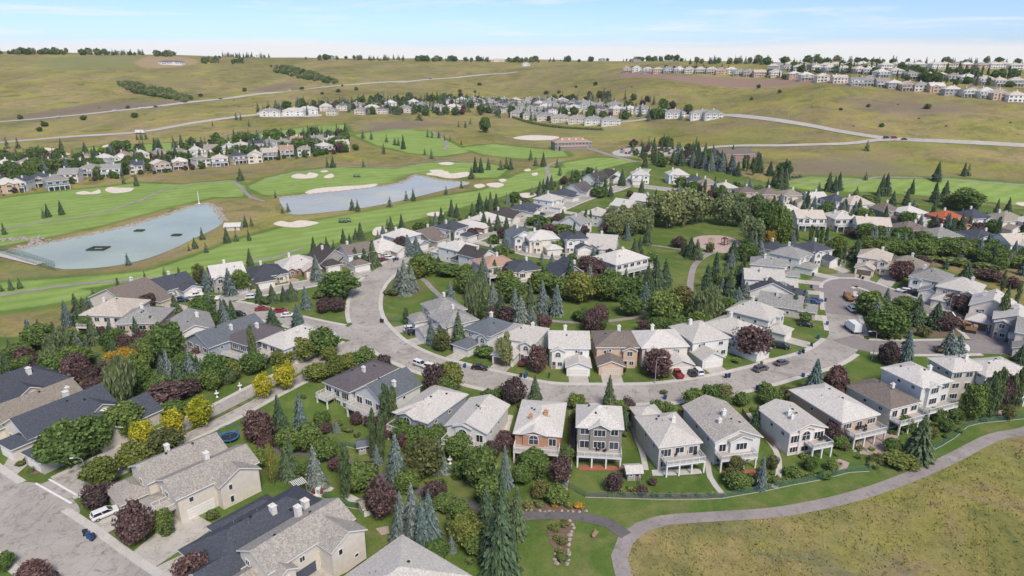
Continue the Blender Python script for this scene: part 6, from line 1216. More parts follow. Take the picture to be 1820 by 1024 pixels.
def car_parts(kind):
    if kind in VC: return VC[kind]
    Ln, W, H, st, cab = SPEC[kind]; hw = W/2; b = MB(); n = len(st); vs = []
    for (x, lo, hi) in st:
        e = 0.86 if abs(x) > Ln*0.48 else 1.0
        vs += [(x, -hw*0.9*e, lo), (x, -hw*e, (lo+hi)/2), (x, -hw*0.93*e, hi), (x, hw*0.93*e, hi), (x, hw*e, (lo+hi)/2), (x, hw*0.9*e, lo)]
    fs = []
    for i in range(n-1):
        for j in range(6): fs.append((i*6+j, i*6+(j+1) % 6, (i+1)*6+(j+1) % 6, (i+1)*6+j))
    fs += [tuple(range(5, -1, -1)), tuple((n-1)*6+j for j in range(6))]
    fs = [tuple(reversed(f)) for f in fs]; b.add(vs, fs)
    if kind == 'pickup': b.box(-2.6, -0.85, -hw*0.93, -hw*0.82, 1.1, 1.28); b.box(-2.6, -0.85, hw*0.82, hw*0.93, 1.1, 1.28); b.box(-2.75, -2.62, -hw*0.9, hw*0.9, 1.0, 1.28)
    x0, x1, t0, t1 = cab; zb = max(s[2] for s in st)-0.06; g = MB(); q = hw*0.90; t = hw*0.74; zt = H-0.07
    lo = [(x0, -q, zb), (x1, -q, zb), (x1, q, zb), (x0, q, zb)]; hi = [(t0, -t, zt), (t1, -t, zt), (t1, t, zt), (t0, t, zt)]
    g.add(lo+hi, [(0,1,5,4), (1,2,6,5), (2,3,7,6), (3,0,4,7)])
    r = MB(); r.add([(x-0.03*(1 if x < 0 else -1), y*1.02, zt) for x, y, z in hi]+[(x, y*0.9, H) for x, y, z in hi], [(0,1,5,4), (1,2,6,5), (2,3,7,6), (3,0,4,7), (4,5,6,7)])
    for s in (-1, 1):                  # pillars
        for a, c in ((lo[0], hi[0]), (lo[1], hi[1])): r.bar((a[0], s*q, a[2]), (c[0], s*t, c[2]), 0.05, 0, 4)
        xm = (x0+x1)/2; r.bar((xm, s*q*1.005, zb), ((t0+t1)/2, s*t*1.01, zt), 0.05, 0, 4)
    wr = 0.36 if kind != 'sedan' else 0.33; ty = MB(); ty.lathe([(wr*0.62, -0.11), (wr, -0.10), (wr, 0.10), (wr*0.62, 0.11)], 14); ri = MB(); ri.lathe([(wr*0.6, -0.115), (wr*0.62, 0.115)], 10)
    hl = MB(); hl.box(-0.05, 0.04, -0.2, 0.2, -0.08, 0.08); tl = MB(); tl.box(-0.04, 0.04, -0.13, 0.13, -0.16, 0.16)
    VC[kind] = (b, g.mesh('window', CARGL), r, ty.mesh('tyre', TYRE), ri.mesh('rim', RIM), hl.mesh('headlight', LAMPW), tl.mesh('taillight', LAMPR), wr, Ln, W, {}); return VC[kind]
def car(kind, col, x, y, heading, phrase, place, z=None, world=False, lift=0.09):
    b, g, r, ty, ri, hl, tl, wr, Ln, W, cache = car_parts(kind)
    if col not in cache: cache[col] = (b.mesh('body', PAINT[col]), r.mesh('cabin_frame', PAINT[col]))
    p = Vector((x, y, 0)) if world else P(x, y); p.z = float(gz(p.x, p.y))+lift
    nm = {'suv': 'suv', 'sedan': 'car', 'pickup': 'pickup_truck', 'van': 'van'}[kind]
    root = empty(nm, p, rad(heading)); link('body', cache[col][0], root); link('window', g, root); link('cabin_frame', cache[col][1], root)
    for sx in (-0.31, 0.31):
        for sy in (-1, 1):
            w = link('wheel', ty, root, (sx*Ln, sy*(W/2-0.12), wr)); w.rotation_euler = (math.pi/2, 0, 0); link('rim', ri, w)
    zl = 0.72 if kind == 'sedan' else 0.85
    for sy in (-1, 1): link('headlight', hl, root, (Ln/2-0.06, sy*W*0.33, zl)); link('taillight', tl, root, (-Ln/2+0.05, sy*W*0.36, zl+0.05))
    reg(root, phrase, place, {'suv': 'car', 'sedan': 'car', 'pickup': 'truck', 'van': 'van'}[kind], 'vehicles of the estate'); return root
for a in [
 ('suv','white',188,918,45,'white suv with dark sunroof','on the corner driveway'), ('suv','white',747,651,-38,'white suv','parked at the curving kerb'), ('suv','white',767,657,-30,'white hatchback','parked at the curving kerb behind another'), ('sedan','black',853,657,-14,'black sedan','parked at the kerb of the bend'),
 ('pickup','maroon',932,647,70,'maroon pickup truck','on a driveway beside purple tree'), ('pickup','red',1203,668,100,'red pickup truck','on the cluttered driveway'), ('sedan','black',1228,666,100,'black car','on the cluttered driveway'), ('suv','white',1240,664,100,'white car under cover','on the cluttered driveway'), ('suv','blue',1213,657,100,'dark blue car','by the cluttered garage'),
 ('suv','grey',1352,659,28,'dark blue-grey suv','parked at the street kerb'), ('sedan','grey',1389,648,28,'dark grey sedan','parked at the street kerb'), ('van','black',1388,619,-25,'black van','on a driveway by the crescent'), ('sedan','black',1432,580,-25,'black sedan','on a driveway by the crescent'), ('suv','blue',1445,541,-20,'blue car','on a crescent driveway'), ('sedan','blue',1450,536,-20,'bright blue car','on a crescent driveway behind another'),
 ('suv','white',1512,552,85,'white pickup with cap','parked at the island kerb'), ('suv','white',1606,520,150,'white suv','on the driveway behind the island'), ('suv','black',1619,523,150,'dark suv','on the driveway behind the island'), ('suv','black',1800,590,50,'black suv','on a driveway at right'), ('suv','silver',1438,474,40,'silver car','in front of the cul-de-sac house'),
 ('sedan','red',466,552,12,'red sedan','parked beside a spruce'), ('sedan','red',499,555,12,'bright red car','parked beside a spruce'), ('sedan','white',512,563,12,'white sedan','parked beside a spruce'), ('pickup','white',347,528,20,'white pickup truck','on a golf-side driveway'), ('pickup','white',375,535,15,'white pickup truck','in the left cul-de-sac'), ('suv','white',449,531,15,'white suv','in the left cul-de-sac'), ('suv','black',425,562,-15,'dark suv','in the left cul-de-sac'), ('pickup','blue',320,537,20,'dark pickup truck','beside the garage at left'), ('sedan','grey',518,521,20,'dark car','behind spruces by the upper street'),
 ('suv','white',692,461,20,'white suv','parked before golf-side houses'), ('sedan','maroon',681,464,20,'maroon car','parked before golf-side houses'), ('suv','black',738,594,20,'black suv','on an inner bend driveway'), ('suv','white',730,588,20,'white van','on an inner bend driveway'), ('suv','white',765,436,20,'white suv','on a driveway beside purple tree'), ('sedan','white',849,418,20,'white car','on a driveway beside aspens'), ('sedan','grey',995,443,160,'dark green car','in the inner block'), ('suv','blue',962,383,30,'blue car','before a dark-roofed house'), ('suv','grey',1240,340,10,'dark car','in the upper right street'),
 ('sedan','red',1262,700,20,'red car','half hidden by an olive tree'), ('suv','black',1575,640,-35,'black car','between two roofs at right')]:
    car(*a)
HW = 'on the far highway'
for k, x, y, h, c in [('van',105,209,6,'white'),('van',204,198,6,'white'),('pickup',252,193.5,6,'white'),('van',277,191,6,'black'),('van',284,190,6,'white'),('van',382,178.5,8,'white'),('pickup',392,177,8,'black'),('van',515,162,8,'white'),('suv',672,148.5,8,'white'),('suv',765,141,8,'black')]: car(k, c, x, y, h, c+' vehicle', HW, lift=0.42)
RH = 'on the right valley road'
car('suv','red',1589,247,0,'red car',RH, lift=0.42); car('sedan','black',1607,249.5,0,'black car',RH, lift=0.42); car('suv','black',1575,247,0,'dark car',RH, lift=0.42)
rr = random.Random(77)
for i in range(26): car(rr.choice(['suv','sedan','van']), rr.choice(['white','silver','black','grey','red']), rr.uniform(1105, 1240), rr.uniform(266, 275), rr.uniform(60, 80), 'car', 'in the clubhouse car park', lift=0.3)
for i in range(7): car(rr.choice(['suv','sedan']), rr.choice(['white','silver','grey']), rr.uniform(1215, 1300), rr.uniform(281, 286), rr.uniform(0, 80), 'car', 'in the gravel yard', lift=0.35)
# box van, flatbed, motor home, loader
def boxtruck(x, y, heading, nm, phrase, place, L=6.5, boxh=3.1, col='white', bed=None, lift=0.09):
    p = P(x, y); p.z += lift; root = empty(nm, p, rad(heading)); b = MB()
    if bed is None: b.box(-L/2, L/2-1.9, -1.15, 1.15, 0.75, boxh)
    else: b.box(-L/2, L/2-1.9, -1.2, 1.2, 0.85, 1.05); b.box(-L/2, -L/2+0.1, -1.2, 1.2, 1.05, 1.7); b.box(-L/2, L/2-2.1, -1.2, -1.1, 1.05, 1.6); b.box(-L/2, L/2-2.1, 1.1, 1.2, 1.05, 1.6)
    b.obj('cargo_box' if bed is None else 'flatbed', PAINT[bed or col], root)
    c = MB(); x0 = L/2-1.85; c.add([(x0, -1, .5), (L/2, -1, .5), (L/2, -1, 1.3), (L/2-.5, -.95, 2.25), (x0, -.95, 2.3), (x0, 1, .5), (L/2, 1, .5), (L/2, 1, 1.3), (L/2-.5, .95, 2.25), (x0, .95, 2.3)], [(0,1,2,3,4), (9,8,7,6,5), (1,6,7,2), (2,7,8,3), (3,8,9,4), (4,9,5,0)]); cb = c.obj('cab', PAINT[col], root)
    w = MB(); w.add([(L/2+.005, -.9, 1.35), (L/2+.005, .9, 1.35), (L/2-.46, .86, 2.18), (L/2-.46, -.86, 2.18)], [(0,1,2,3)]); w.obj('windscreen', CARGL, cb)
    ch = MB(); ch.box(-L/2+0.1, L/2-0.3, -0.5, 0.5, 0.45, 0.74); ch.obj('chassis', DARK, root)
    ty = MB(); ty.lathe([(0.3, -0.14), (0.45, -0.13), (0.45, 0.13), (0.3, 0.14)], 14); tm = ty.mesh('wheel', TYRE)
    for sx in (-L/2+1.3, L/2-1.0):
        for sy in (-1, 1): q = link('wheel', tm, root, (sx, sy*0.98, 0.45)); q.rotation_euler = (math.pi/2, 0, 0)
    reg(root, phrase, place, 'truck', 'vehicles of the estate'); return root
boxtruck(1514, 588, 92, 'box_truck', 'white box truck', 'parked at the island kerb', 6.6)
boxtruck(1690, 626, 5, 'flatbed_truck', 'white flatbed truck with brown bed', 'below the island spruces', 9.5, bed='brown')
boxtruck(250, 238, 8, 'motor_home', 'white motor home', 'on the lower far road', 9, 3.4, lift=0.42); boxtruck(1508, 533, 85, 'utility_truck', 'orange utility truck', 'parked at the island kerb', 5.8, bed='orange', col='orange')
def loader(x, y, heading, phrase, place):
    p = P(x, y); root = empty('excavator', p+Vector((0, 0, 0.09)), rad(heading)); OR = PAINT['orange']
    t = MB()
    for s in (-1, 1): t.box(-1.7, 1.7, s*1.05-0.25, s*1.05+0.25, 0, 0.8)
    t.obj('track', DARK, root); b = MB(); b.box(-1.7, 1.2, -1.2, 1.2, 0.9, 1.9); b.box(-1.9, -0.8, -1.2, 1.2, 1.9, 2.3); b.obj('body', OR, root)
    c = MB(); c.box(-0.1, 1.3, 0.2, 1.15, 1.91, 3.0); cb = c.obj('cab', OR, root); g = MB(); g.box(0.0, 1.34, 0.3, 1.17, 2.1, 2.85); g.obj('window', CARGL, cb)
    a = MB(); a.bar((1.0, -0.3, 1.6), (3.0, -0.3, 3.6), 0.22); a.bar((3.0, -0.3, 3.6), (4.6, -0.3, 1.8), 0.18); a.obj('boom', OR, root); k = MB(); k.box(4.2, 5.0, -0.8, 0.2, 0.9, 1.8); k.obj('bucket', DARK, root); reg(root, phrase, place, 'excavator')
loader(1722, 590, 150, 'orange excavator with folded arm', 'beside the island spruces'); loader(1705, 580, 120, 'small orange digger', 'behind the island trees')
# golf carts
def golf_cart(x, y, place):
    p = P(x, y); root = empty('golf_cart', p+Vector((0, 0, 0.15)), TR.uniform(-0.5, 0.5)); b = MB(); b.box(-1.1, 1.1, -0.6, 0.6, 0.3, 0.7); b.box(-0.9, -0.2, -0.55, 0.55, 0.7, 1.1); b.obj('body', PAINT['grey'], root); r = MB(); r.box(-1.0, 0.8, -0.62, 0.62, 1.8, 1.9)
    for sx in (-0.9, 0.7):
        for sy in (-0.55, 0.55): r.bar((sx, sy, 0.7), (sx, sy, 1.8), 0.03)
    r.obj('canopy', DARK, root); w = MB(); w.lathe([(0.22, -0.08), (0.22, 0.08)], 10); wm = w.mesh('wheel', TYRE)
    for sx in (-0.75, 0.75):
        for sy in (-0.6, 0.6): q = link('wheel', wm, root, (sx, sy, 0.22)); q.rotation_euler = (math.pi/2, 0, 0)
    reg(root, 'dark golf cart', place, 'golf cart', 'golf carts')
for x, y in [(606,396),(613,396),(620,395)]: golf_cart(x, y, 'on the long fairway')
for x, y in [(631,315),(638,315)]: golf_cart(x, y, 'on the fairway by the grey pond')
for x, y in [(1410,316),(1417,316),(1423,315)]: golf_cart(x, y, 'on the right golf slope')
# ------------------------------------------------------------------ street furniture
BINM = {'blue': plain('bin_blue', (0.025, 0.075, 0.20), 0.5, 0.1), 'black': plain('bin_black', (0.03, 0.032, 0.035), 0.5, 0.1), 'green': plain('bin_green', (0.05, 0.14, 0.10), 0.5, 0.1)}; BINC = {}
def wheelie(col, x, y, place):
    if col not in BINC:
        b = MB(); b.add([(-.26, -.3, .06), (.26, -.3, .06), (.26, .3, .06), (-.26, .3, .06), (-.33, -.38, 1.0), (.33, -.38, 1.0), (.33, .38, 1.0), (-.33, .38, 1.0)], [(3,2,1,0), (0,1,5,4), (1,2,6,5), (2,3,7,6), (3,0,4,7)])
        l = MB(); l.box(-.35, .35, -.40, .40, 1.0, 1.09); l.box(-.3, .3, .40, .47, 1.0, 1.06); w = MB(); w.bar((-.3, .33, .12), (.3, .33, .12), 0.12, 0, 8); BINC[col] = (b.mesh('bin_body', BINM[col]), l.mesh('lid', BINM[col]), w.mesh('wheel', TYRE))
    p = P(x, y); root = empty('wheelie_bin', p+Vector((0, 0, 0.12)), TR.random()*6.28); root.scale = (0.95, 0.95, 0.98)
    for nm, m in zip(('bin_body', 'lid', 'wheel'), BINC[col]): link(nm, m, root)
    reg(root, col+' wheelie bin', place, 'bin', 'wheelie bins at the kerbs')
for c, x, y, pl in [('black',153,952,'at the corner kerb'),('blue',158,957,'at the corner kerb'),('blue',163,961,'at the corner kerb'),('black',166,959,'at the corner kerb'),('black',677,573,'at the curving kerb'),('black',680,574,'at the curving kerb'),('blue',826,654,'on the inner bend pavement'),('green',936,667,'on the inner bend pavement'),('black',926,671,'on the inner bend pavement'),('blue',934,672,'on the inner bend pavement'),
 ('blue',1021,709,'on the near pavement'),('black',1014,711,'on the near pavement'),('blue',1182,710,'on the near pavement'),('blue',1296,671,'on the street pavement by a driveway'),('black',1290,672,'on the street pavement by a driveway'),('blue',1345,693,'on the near pavement'),('blue',1350,692,'on the near pavement'),('blue',1421,630,'on the crescent pavement'),('black',1427,628,'on the crescent pavement'),('black',1442,616,'on the crescent pavement'),('blue',1454,602,'on the crescent pavement'),
 ('blue',1470,578,'on the crescent pavement'),('blue',1467,536,'on the crescent pavement'),('blue',1442,512,'at the cul-de-sac bulb'),('black',1528,494,'at the cul-de-sac bulb'),('black',1533,497,'at the cul-de-sac bulb'),('blue',1445,490,'at the cul-de-sac bulb'),('blue',1755,589,'by a driveway at right'),('black',1763,592,'by a driveway at right'),('blue',1427,671,'below the big blue spruce'),('blue',343,558,'in the left cul-de-sac'),('green',305,940,'beside the cream garage'),('green',1353,650,'by the street lawn'),('black',1032,662,'beside a white garage'),('black',1110,662,'beside a double garage'),
 ('black',998,456,'in the inner cul-de-sac'),('black',1003,456,'in the inner cul-de-sac'),('black',1014,457,'in the inner cul-de-sac'),('black',703,463,'before golf-side houses'),('blue',707,463,'before golf-side houses'),('blue',700,465,'before golf-side houses')]: wheelie(c, x, y, pl)
POLE = plain('lamp_pole', (0.42, 0.43, 0.43), 0.5, 0.05, 1, 0.4)
def lamp(x, yb, yt, armx, place):
    p = P(x, yb); sc = mscale(p); H = (yb-yt)/(sc*math.cos(math.atan2(CAM_H-p.z, p.y))); s = 1 if armx > 0 else -1; root = empty('street_lamp', p); b = MB(); b.bar((0, 0, -0.2), (0, 0, H-1.0), 0.11, 0, 8, 0.07); b.obj('pole', POLE, root); pb = MB(); pb.lathe([(0.2, 0), (0.2, 0.5), (0.13, 0.6)], 8); pb.obj('base', POLE, root)
    a = MB(); pts = [(0, 0, H-1.0), (-s*0.05, 0, H-0.5), (s*0.3, 0, H-0.1), (s*1.0, 0, H+0.05), (s*1.8, 0, H)]
    pts[1] = (s*0.05, 0, H-0.5)
    for q, w in zip(pts, pts[1:]): a.bar(q, w, 0.05, 0, 6)
    a.obj('arm', POLE, root); h = MB(); h.box(min(s*1.7, s*2.4), max(s*1.7, s*2.4), -0.14, 0.14, H-0.10, H+0.06); h.obj('lamp_head', plain('lamp_head', (0.55, 0.56, 0.56), 0.4), root); reg(root, 'grey street lamp', place, 'street lamp', 'street lamps')
lamp(158, 866, 817, -1, 'at the avenue corner'); lamp(1164, 682, 636, 1, 'on the inner bend lawn'); lamp(1550, 640, 590, -1, 'at the crescent junction'); lamp(1685, 560, 525, 1, 'behind the island'); lamp(658, 478, 447, 1, 'before golf-side houses'); lamp(1440, 372, 350, 1, 'in the upper right street')
for x, yb, yt in [(64,250,233),(226,235,216),(349,219,203)]: lamp(x, yb, yt, -1, 'by the lower far road')
for x, yb, yt in [(1400,218,202),(1492,233,214),(1643,250,222),(1616,250,238),(1624,250,239),(1642,250,230)]: lamp(x, yb, yt, 1, 'by the right valley road')
# chain-link fences
def fence_mat():
    m, nt, b, o = _nt('chain_link'); v = objco(nt); s = nd(nt, 'ShaderNodeSeparateXYZ', {0: v}).outputs; k = mth(nt, 'ADD', s[0], s[1])
    f1 = mth(nt, 'PINGPONG', mth(nt, 'ADD', k, s[2]), 0.05); f2 = mth(nt, 'PINGPONG', mth(nt, 'SUBTRACT', k, s[2]), 0.05); w = mth(nt, 'LESS_THAN', mth(nt, 'MINIMUM', f1, f2), 0.009)
    b.inputs['Base Color'].default_value = (0.07, 0.17, 0.135, 1); tr = nd(nt, 'ShaderNodeBsdfTransparent'); mx_ = nd(nt, 'ShaderNodeMixShader', {0: w, 1: tr.outputs[0], 2: b.outputs[0]}); nt.links.new(mx_.outputs[0], o.inputs[0]); return m
CHAIN = fence_mat(); FGREEN = plain('fence_post_green', (0.06, 0.14, 0.11), 0.5, 0.1)
def fence(L, place, h=1.4, kerb=True, mt=None, phrase='green chain-link fence', post=3.0):
    cl = smooth_line(pxpoly(L), post); o0 = cl[0]; root = empty('chain_link_fence', o0); R_ = MB(); K = MB(); S = MB(); pm = MB(); pm.bar((0, 0, -0.2), (0, 0, h+0.05), 0.04, 0, 6); pmesh = pm.mesh('post', FGREEN)
    for i, p in enumerate(cl):
        q = p-o0; q.z = float(gz(p.x, p.y))-o0.z; link('post', pmesh, root, q)
        if i < len(cl)-1:
            n = cl[i+1]-o0; n.z = float(gz(cl[i+1].x, cl[i+1].y))-o0.z; R_.bar(q+Vector((0, 0, h)), n+Vector((0, 0, h)), 0.03, 0, 4); S.add([q+Vector((0, 0, 0.05)), n+Vector((0, 0, 0.05)), n+Vector((0, 0, h)), q+Vector((0, 0, h))], [(0,1,2,3)])
            if kerb: K.bar(q+Vector((0, 0, 0.03)), n+Vector((0, 0, 0.03)), 0.08, 0, 4)
    R_.obj('top_rail', FGREEN, root); S.obj('mesh_panel', mt or CHAIN, root)
    if kerb: K.obj('edging', FOUND, root)
    reg(root, phrase, place, 'fence', 'garden fences'); return root
fence([(1040,884),(1080,885),(1140,887),(1200,888),(1284,886),(1330,878),(1365,872)], 'behind the near gardens'); fence([(1365,872),(1410,862),(1460,853),(1510,840),(1545,838)], 'along the path grass'); fence([(1655,802),(1675,792),(1698,778),(1720,758),(1745,752),(1790,748),(1840,742)], 'at the right end gardens'); fence([(775,838),(810,845),(842,852)], 'behind the white balcony house'); fence([(560,780),(600,790),(640,800),(655,808)], 'left of the grey shed'); fence([(520,862),(560,880),(610,900),(650,908)], 'across the lower gardens')
fence([(1040,884),(1010,868),(985,862)], 'between near gardens', kerb=False); fence([(1140,887),(1136,860),(1130,835)], 'beside the small shed', kerb=False)
fence([(690,572),(720,572),(752,574)], 'on the bend lawn', kerb=False)
def board_fence(a, b, place, h=1.6):
    A, B = P(*a), P(*b); L = (B-A).length; root = empty('board_fence', A, math.atan2(B.y-A.y, B.x-A.x)); n = max(2, int(L/0.3)); bm1 = MB(); bm1.box(-0.13, 0.13, -0.015, 0.015, 0.0, h); me = bm1.mesh('board', WOOD); L2 = math.hypot(B.x-A.x, B.y-A.y)
    for k in range(n): t = (k+0.5)/n; q_ = A.lerp(B, t); link('board', me, root, (L2*t, 0, float(gz(q_.x, q_.y))-A.z-0.05))
    rl = MB(); za, zb_ = 0.0, B.z-A.z
    for hh in (0.35, h-0.25): rl.bar((0, 0.03, za+hh), (L2, 0.03, zb_+hh), 0.04)
    rl.obj('rail', WOOD, root); reg(root, 'weathered timber board fence', place, 'fence', 'garden fences')
for a_, b_, pl_ in [((1012,752),(1022,752),'by the taupe house'), ((1116,762),(1130,760),'between taupe and sand houses'), ((1205,735),(1255,800),'between sand and shingle houses'), ((1390,722),(1405,728),'by the pale pink house'), ((1015,745),(1013,800),'beside the orange brick house'), ((1318,735),(1375,795),'left of the pale pink house'), ((1480,770),(1500,790),'right of the pale pink house')]: board_fence(a_, b_, pl_)
# small garden buildings
def shed(x, y, ang, w, d_, wall, roof, phrase, place):
    p = P(x, y); M = [(-w/2, w/2, -d_/2, d_/2, -0.4, 2.1, 'gx', 0.45)]; r = build_house((p.x, p.y, p.z), rad(ang), M, [(0,'S',-w*0.25,1.3,0.7,0.6,'r')], (), [(0,'S',w*0.2,0.02)], (), (), roof, wall, None, 2, 'garden_shed'); reg(r, phrase, place, 'shed', 'garden sheds')
shed(1124, 848, 5, 2.8, 2.6, 'g', 'L', 'grey shed with pale roof', 'beside the taupe house'); shed(648, 802, 20, 2.8, 2.4, 'g', 'K', 'grey shed', 'beside columnar aspens'); shed(656, 908, 35, 3.0, 2.6, 'w', 'N', 'white shed', 'under the purple tree'); shed(415, 408, 10, 7, 5, 's', 'L', 'pale pump house', 'between pond and fairway')
def bench(x, y, ang, phrase, place):
    p = P(x, y); root = empty('park_bench', p, rad(ang)); b = MB(); b.box(-0.9, 0.9, -0.25, 0.25, 0.42, 0.5); b.obj('seat', WOOD, root); k = MB(); k.box(-0.9, 0.9, 0.25, 0.32, 0.5, 0.95); k.obj('backrest', WOOD, root); lg = MB(); lg.box(-0.05, 0.05, -0.25, 0.3, -0.05, 0.42); lm = lg.mesh('leg', METAL)
    for s in (-0.7, 0.7): link('leg', lm, root, (s, 0, 0))
    reg(root, phrase, place, 'bench')
bench(1651, 820, 20, 'brown park bench', 'on grass beside the gravel path'); bench(1058, 953, 60, 'small grey bench', 'on the lawn beside the flower bed')
# trampoline
p = P(408, 782); root = empty('trampoline', p); b = MB(); b.lathe([(1.75, 0.88), (2.15, 0.85), (2.15, 0.97), (1.75, 0.93)], 24, caps=False); b.obj('rim_pad', plain('tramp_blue', (0.03, 0.16, 0.34), 0.5), root); m = MB(); m.lathe([(1.8, 0.88), (1.8, 0.90)], 24); m.obj('jump_mat', DARK, root); lg = MB(); lg.bar((0, 0, 0), (0, 0, 0.85), 0.05, 0, 6); lm = lg.mesh('leg', METAL); pl_ = MB(); pl_.bar((0, 0, 0.85), (0, 0, 2.6), 0.05, 0, 6); plm = pl_.mesh('net_pole', plain('tramp_blue', (0.03, 0.16, 0.34)))
for k in range(6): a = k*1.047; link('leg', lm, root, (2*math.cos(a), 2*math.sin(a), 0)); link('net_pole', plm, root, (2.1*math.cos(a), 2.1*math.sin(a), 0))
t = MB(); t.lathe([(2.06, 2.56), (2.14, 2.56), (2.14, 2.64), (2.06, 2.64)], 24, caps=False); t.obj('top_ring', plain('tramp_blue', (0.03, 0.16, 0.34)), root); reg(root, 'round blue trampoline', 'behind the corner house', 'trampoline')
# playground
def play_tower(x, y, col, phrase):
    p = P(x, y); root = empty('play_tower', p, TR.random()); b = MB(); b.box(-1, 1, -1, 1, 1.2, 1.35)
    b.obj('platform', WOOD, root); pm = MB(); pm.box(-0.08, 0.08, -0.08, 0.08, -0.1, 3.0); me = pm.mesh('post', col)
    for sx in (-0.95, 0.95):
        for sy in (-0.95, 0.95): link('post', me, root, (sx, sy, 0))
    r = MB(); r.add([(-1.2, -1.2, 3), (1.2, -1.2, 3), (1.2, 1.2, 3), (-1.2, 1.2, 3), (0, 0, 4)], [(0,1,4), (1,2,4), (2,3,4), (3,0,4), (3,2,1,0)]); r.obj('roof', col, root); s = MB(); s.add([(1, -.4, 1.3), (1, .4, 1.3), (3.4, .4, 0.2), (3.4, -.4, 0.2), (1, -.4, 1.15), (1, .4, 1.15), (3.4, .4, 0.05), (3.4, -.4, 0.05)], [(0,1,2,3), (7,6,5,4), (0,3,7,4), (1,5,6,2), (3,2,6,7)]); s.obj('slide', PAINT['red'], root); reg(root, phrase, 'on the sand playground', 'playground')
play_tower(1263, 437, WOOD, 'wooden play tower with red slide'); play_tower(1287, 436, PAINT['maroon'], 'maroon play tower with slide')
# fountain jet and floating planters
FOAM = plain('water_spray', (0.8, 0.84, 0.86), 0.5, 0.1, 6)
p = P(354, 362); fb = MB(); H = 24*1.0/mscale(p); 
fb.lathe([(0.8, 0), (0.25, 0.4), (0.13, H*0.5), (0.17, H*0.75), (0.03, H)], 9); reg(link('fountain_jet', fb.mesh('fountain_jet', FOAM), None, p), 'thin white fountain jet', 'at the far end of the turquoise pond', 'fountain')
for x, y, s in [(175,443,0.85),(248,411,0.45),(314,419,0.45)]:
    q = P(x, y); b = MB(); w, d_ = 9*s, 7*s
    for (x0, x1, y0, y1) in ((-w/2, w/2, -d_/2, -d_/2+1.4), (-w/2, w/2, d_/2-1.4, d_/2), (-w/2, -w/2+1.6, -d_/2+1.4, d_/2-1.4), (w/2-1.6, w/2, -d_/2+1.4, d_/2-1.4)): b.box(x0, x1, y0, y1, 0.05, 0.5)
    reg(link('floating_planter', b.mesh('floating_planter', plain('dark_reed', (0.03, 0.05, 0.035), 1, 0.4, 2)), None, (q.x, q.y, q.z+0.1)), 'dark floating planter', 'on the turquoise pond', 'planter', 'floating planters')
# footbridge/dam at the left pond end
slab([(-60,443),(64,473),(80,468),(-60,432)], 'dam_path', WALK, 0.35)
fence([(-40,443),(0,451),(50,467),(98,482)], 'on the dam at the pond end', 2.2, False, None, 'tall blue-green railing fence', 2.2); fence([(-40,438),(0,445),(40,455),(98,474)], 'on the pond side of the dam', 2.2, False, None, 'tall blue-green railing fence', 2.2)
# deck furniture and garden things
def patio_set(x, y, z, n, place, ang=0):
    p = PZ(x, y, z); t = empty('patio_table', p, ang); b = MB(); b.box(-0.7, 0.7, -0.45, 0.45, 0.7, 0.75); b.obj('table_top', DARK, t); l = MB(); l.box(-0.04, 0.04, -0.04, 0.04, 0, 0.7); lm = l.mesh('leg', DARK)
    for sx in (-.6, .6):
        for sy in (-.35, .35): link('leg', lm, t, (sx, sy, 0))
    reg(t, 'dark patio table', place, 'table', 'balcony furniture')
    if 'ch' not in DC:
        c = MB(); c.box(-.27, .27, -.27, .27, .4, .48); c2 = MB(); c2.box(-.27, .27, .22, .28, .48, 1.0); c3 = MB(); c3.box(-.03, .03, -.03, .03, 0, .4); DC['ch'] = (c.mesh('seat', DARK), c2.mesh('backrest', DARK), c3.mesh('leg', DARK))
    for k in range(n):
        a = 6.283*k/n+0.4; q = empty('patio_chair', (p.x+1.15*math.cos(a), p.y+0.95*math.sin(a), z), a-1.57); link('seat', DC['ch'][0], q); link('backrest', DC['ch'][1], q)
        for sx in (-.22, .22):
            for sy in (-.22, .22): link('leg', DC['ch'][2], q, (sx, sy, 0))
        reg(q, 'dark patio chair', place, 'chair', 'balcony furniture')
patio_set(1070, 800, 0.27, 4, 'on the taupe house balcony'); patio_set(1195, 807, 0.27, 4, 'on the sand house balcony'); patio_set(1230, 805, 0.27, 4, 'on the right of the sand house balcony'); patio_set(828, 780, 0.27, 4, 'on the white bungalow balcony'); patio_set(1465, 782, 0.27, 4, 'on the pale pink house balcony'); patio_set(1530, 763, 0.27, 4, 'on the peach house balcony')
# red play set by the footpath yards
p = P(565, 880); root = empty('toy_playset', p); b = MB(); b.box(-1, 1, -0.8, 0.8, 0, 0.5); b.box(-0.3, 0.6, -0.4, 0.4, 0.5, 1.6); b.obj('base', PAINT['white'], root); r = MB(); r.box(-0.9, -0.35, -0.5, 0.5, 0.5, 1.1); r.box(0.62, 1.0, -0.4, 0.4, 0.5, 1.2); r.obj('slide', PAINT['red'], root); reg(root, 'red and white toy playset', 'on the lawn below blue spruce', 'toy')
p = P(532, 872); root = empty('pergola', p, rad(40), (0.62, 0.62, 0.8)); pm = MB(); pm.box(-.08, .08, -.08, .08, -.1, 2.4); me = pm.mesh('post', WOOD)
for sx in (-1.8, 1.8):
    for sy in (-1.4, 1.4): link('post', me, root, (sx, sy, 0))
sm = MB(); sm.box(-0.12, 0.12, -1.9, 1.9, 2.45, 2.55); sme = sm.mesh('slat', TRIM)
bm_ = MB(); bm_.box(-2.1, 2.1, -1.5, -1.3, 2.3, 2.45); bm_.box(-2.1, 2.1, 1.3, 1.5, 2.3, 2.45); bm_.obj('beam', WOOD, root)
for k in range(8): link('slat', sme, root, (-1.9+k*0.54, 0, 0))
reg(root, 'wooden pergola with white slatted top', 'behind the slate-roofed bungalow', 'pergola')
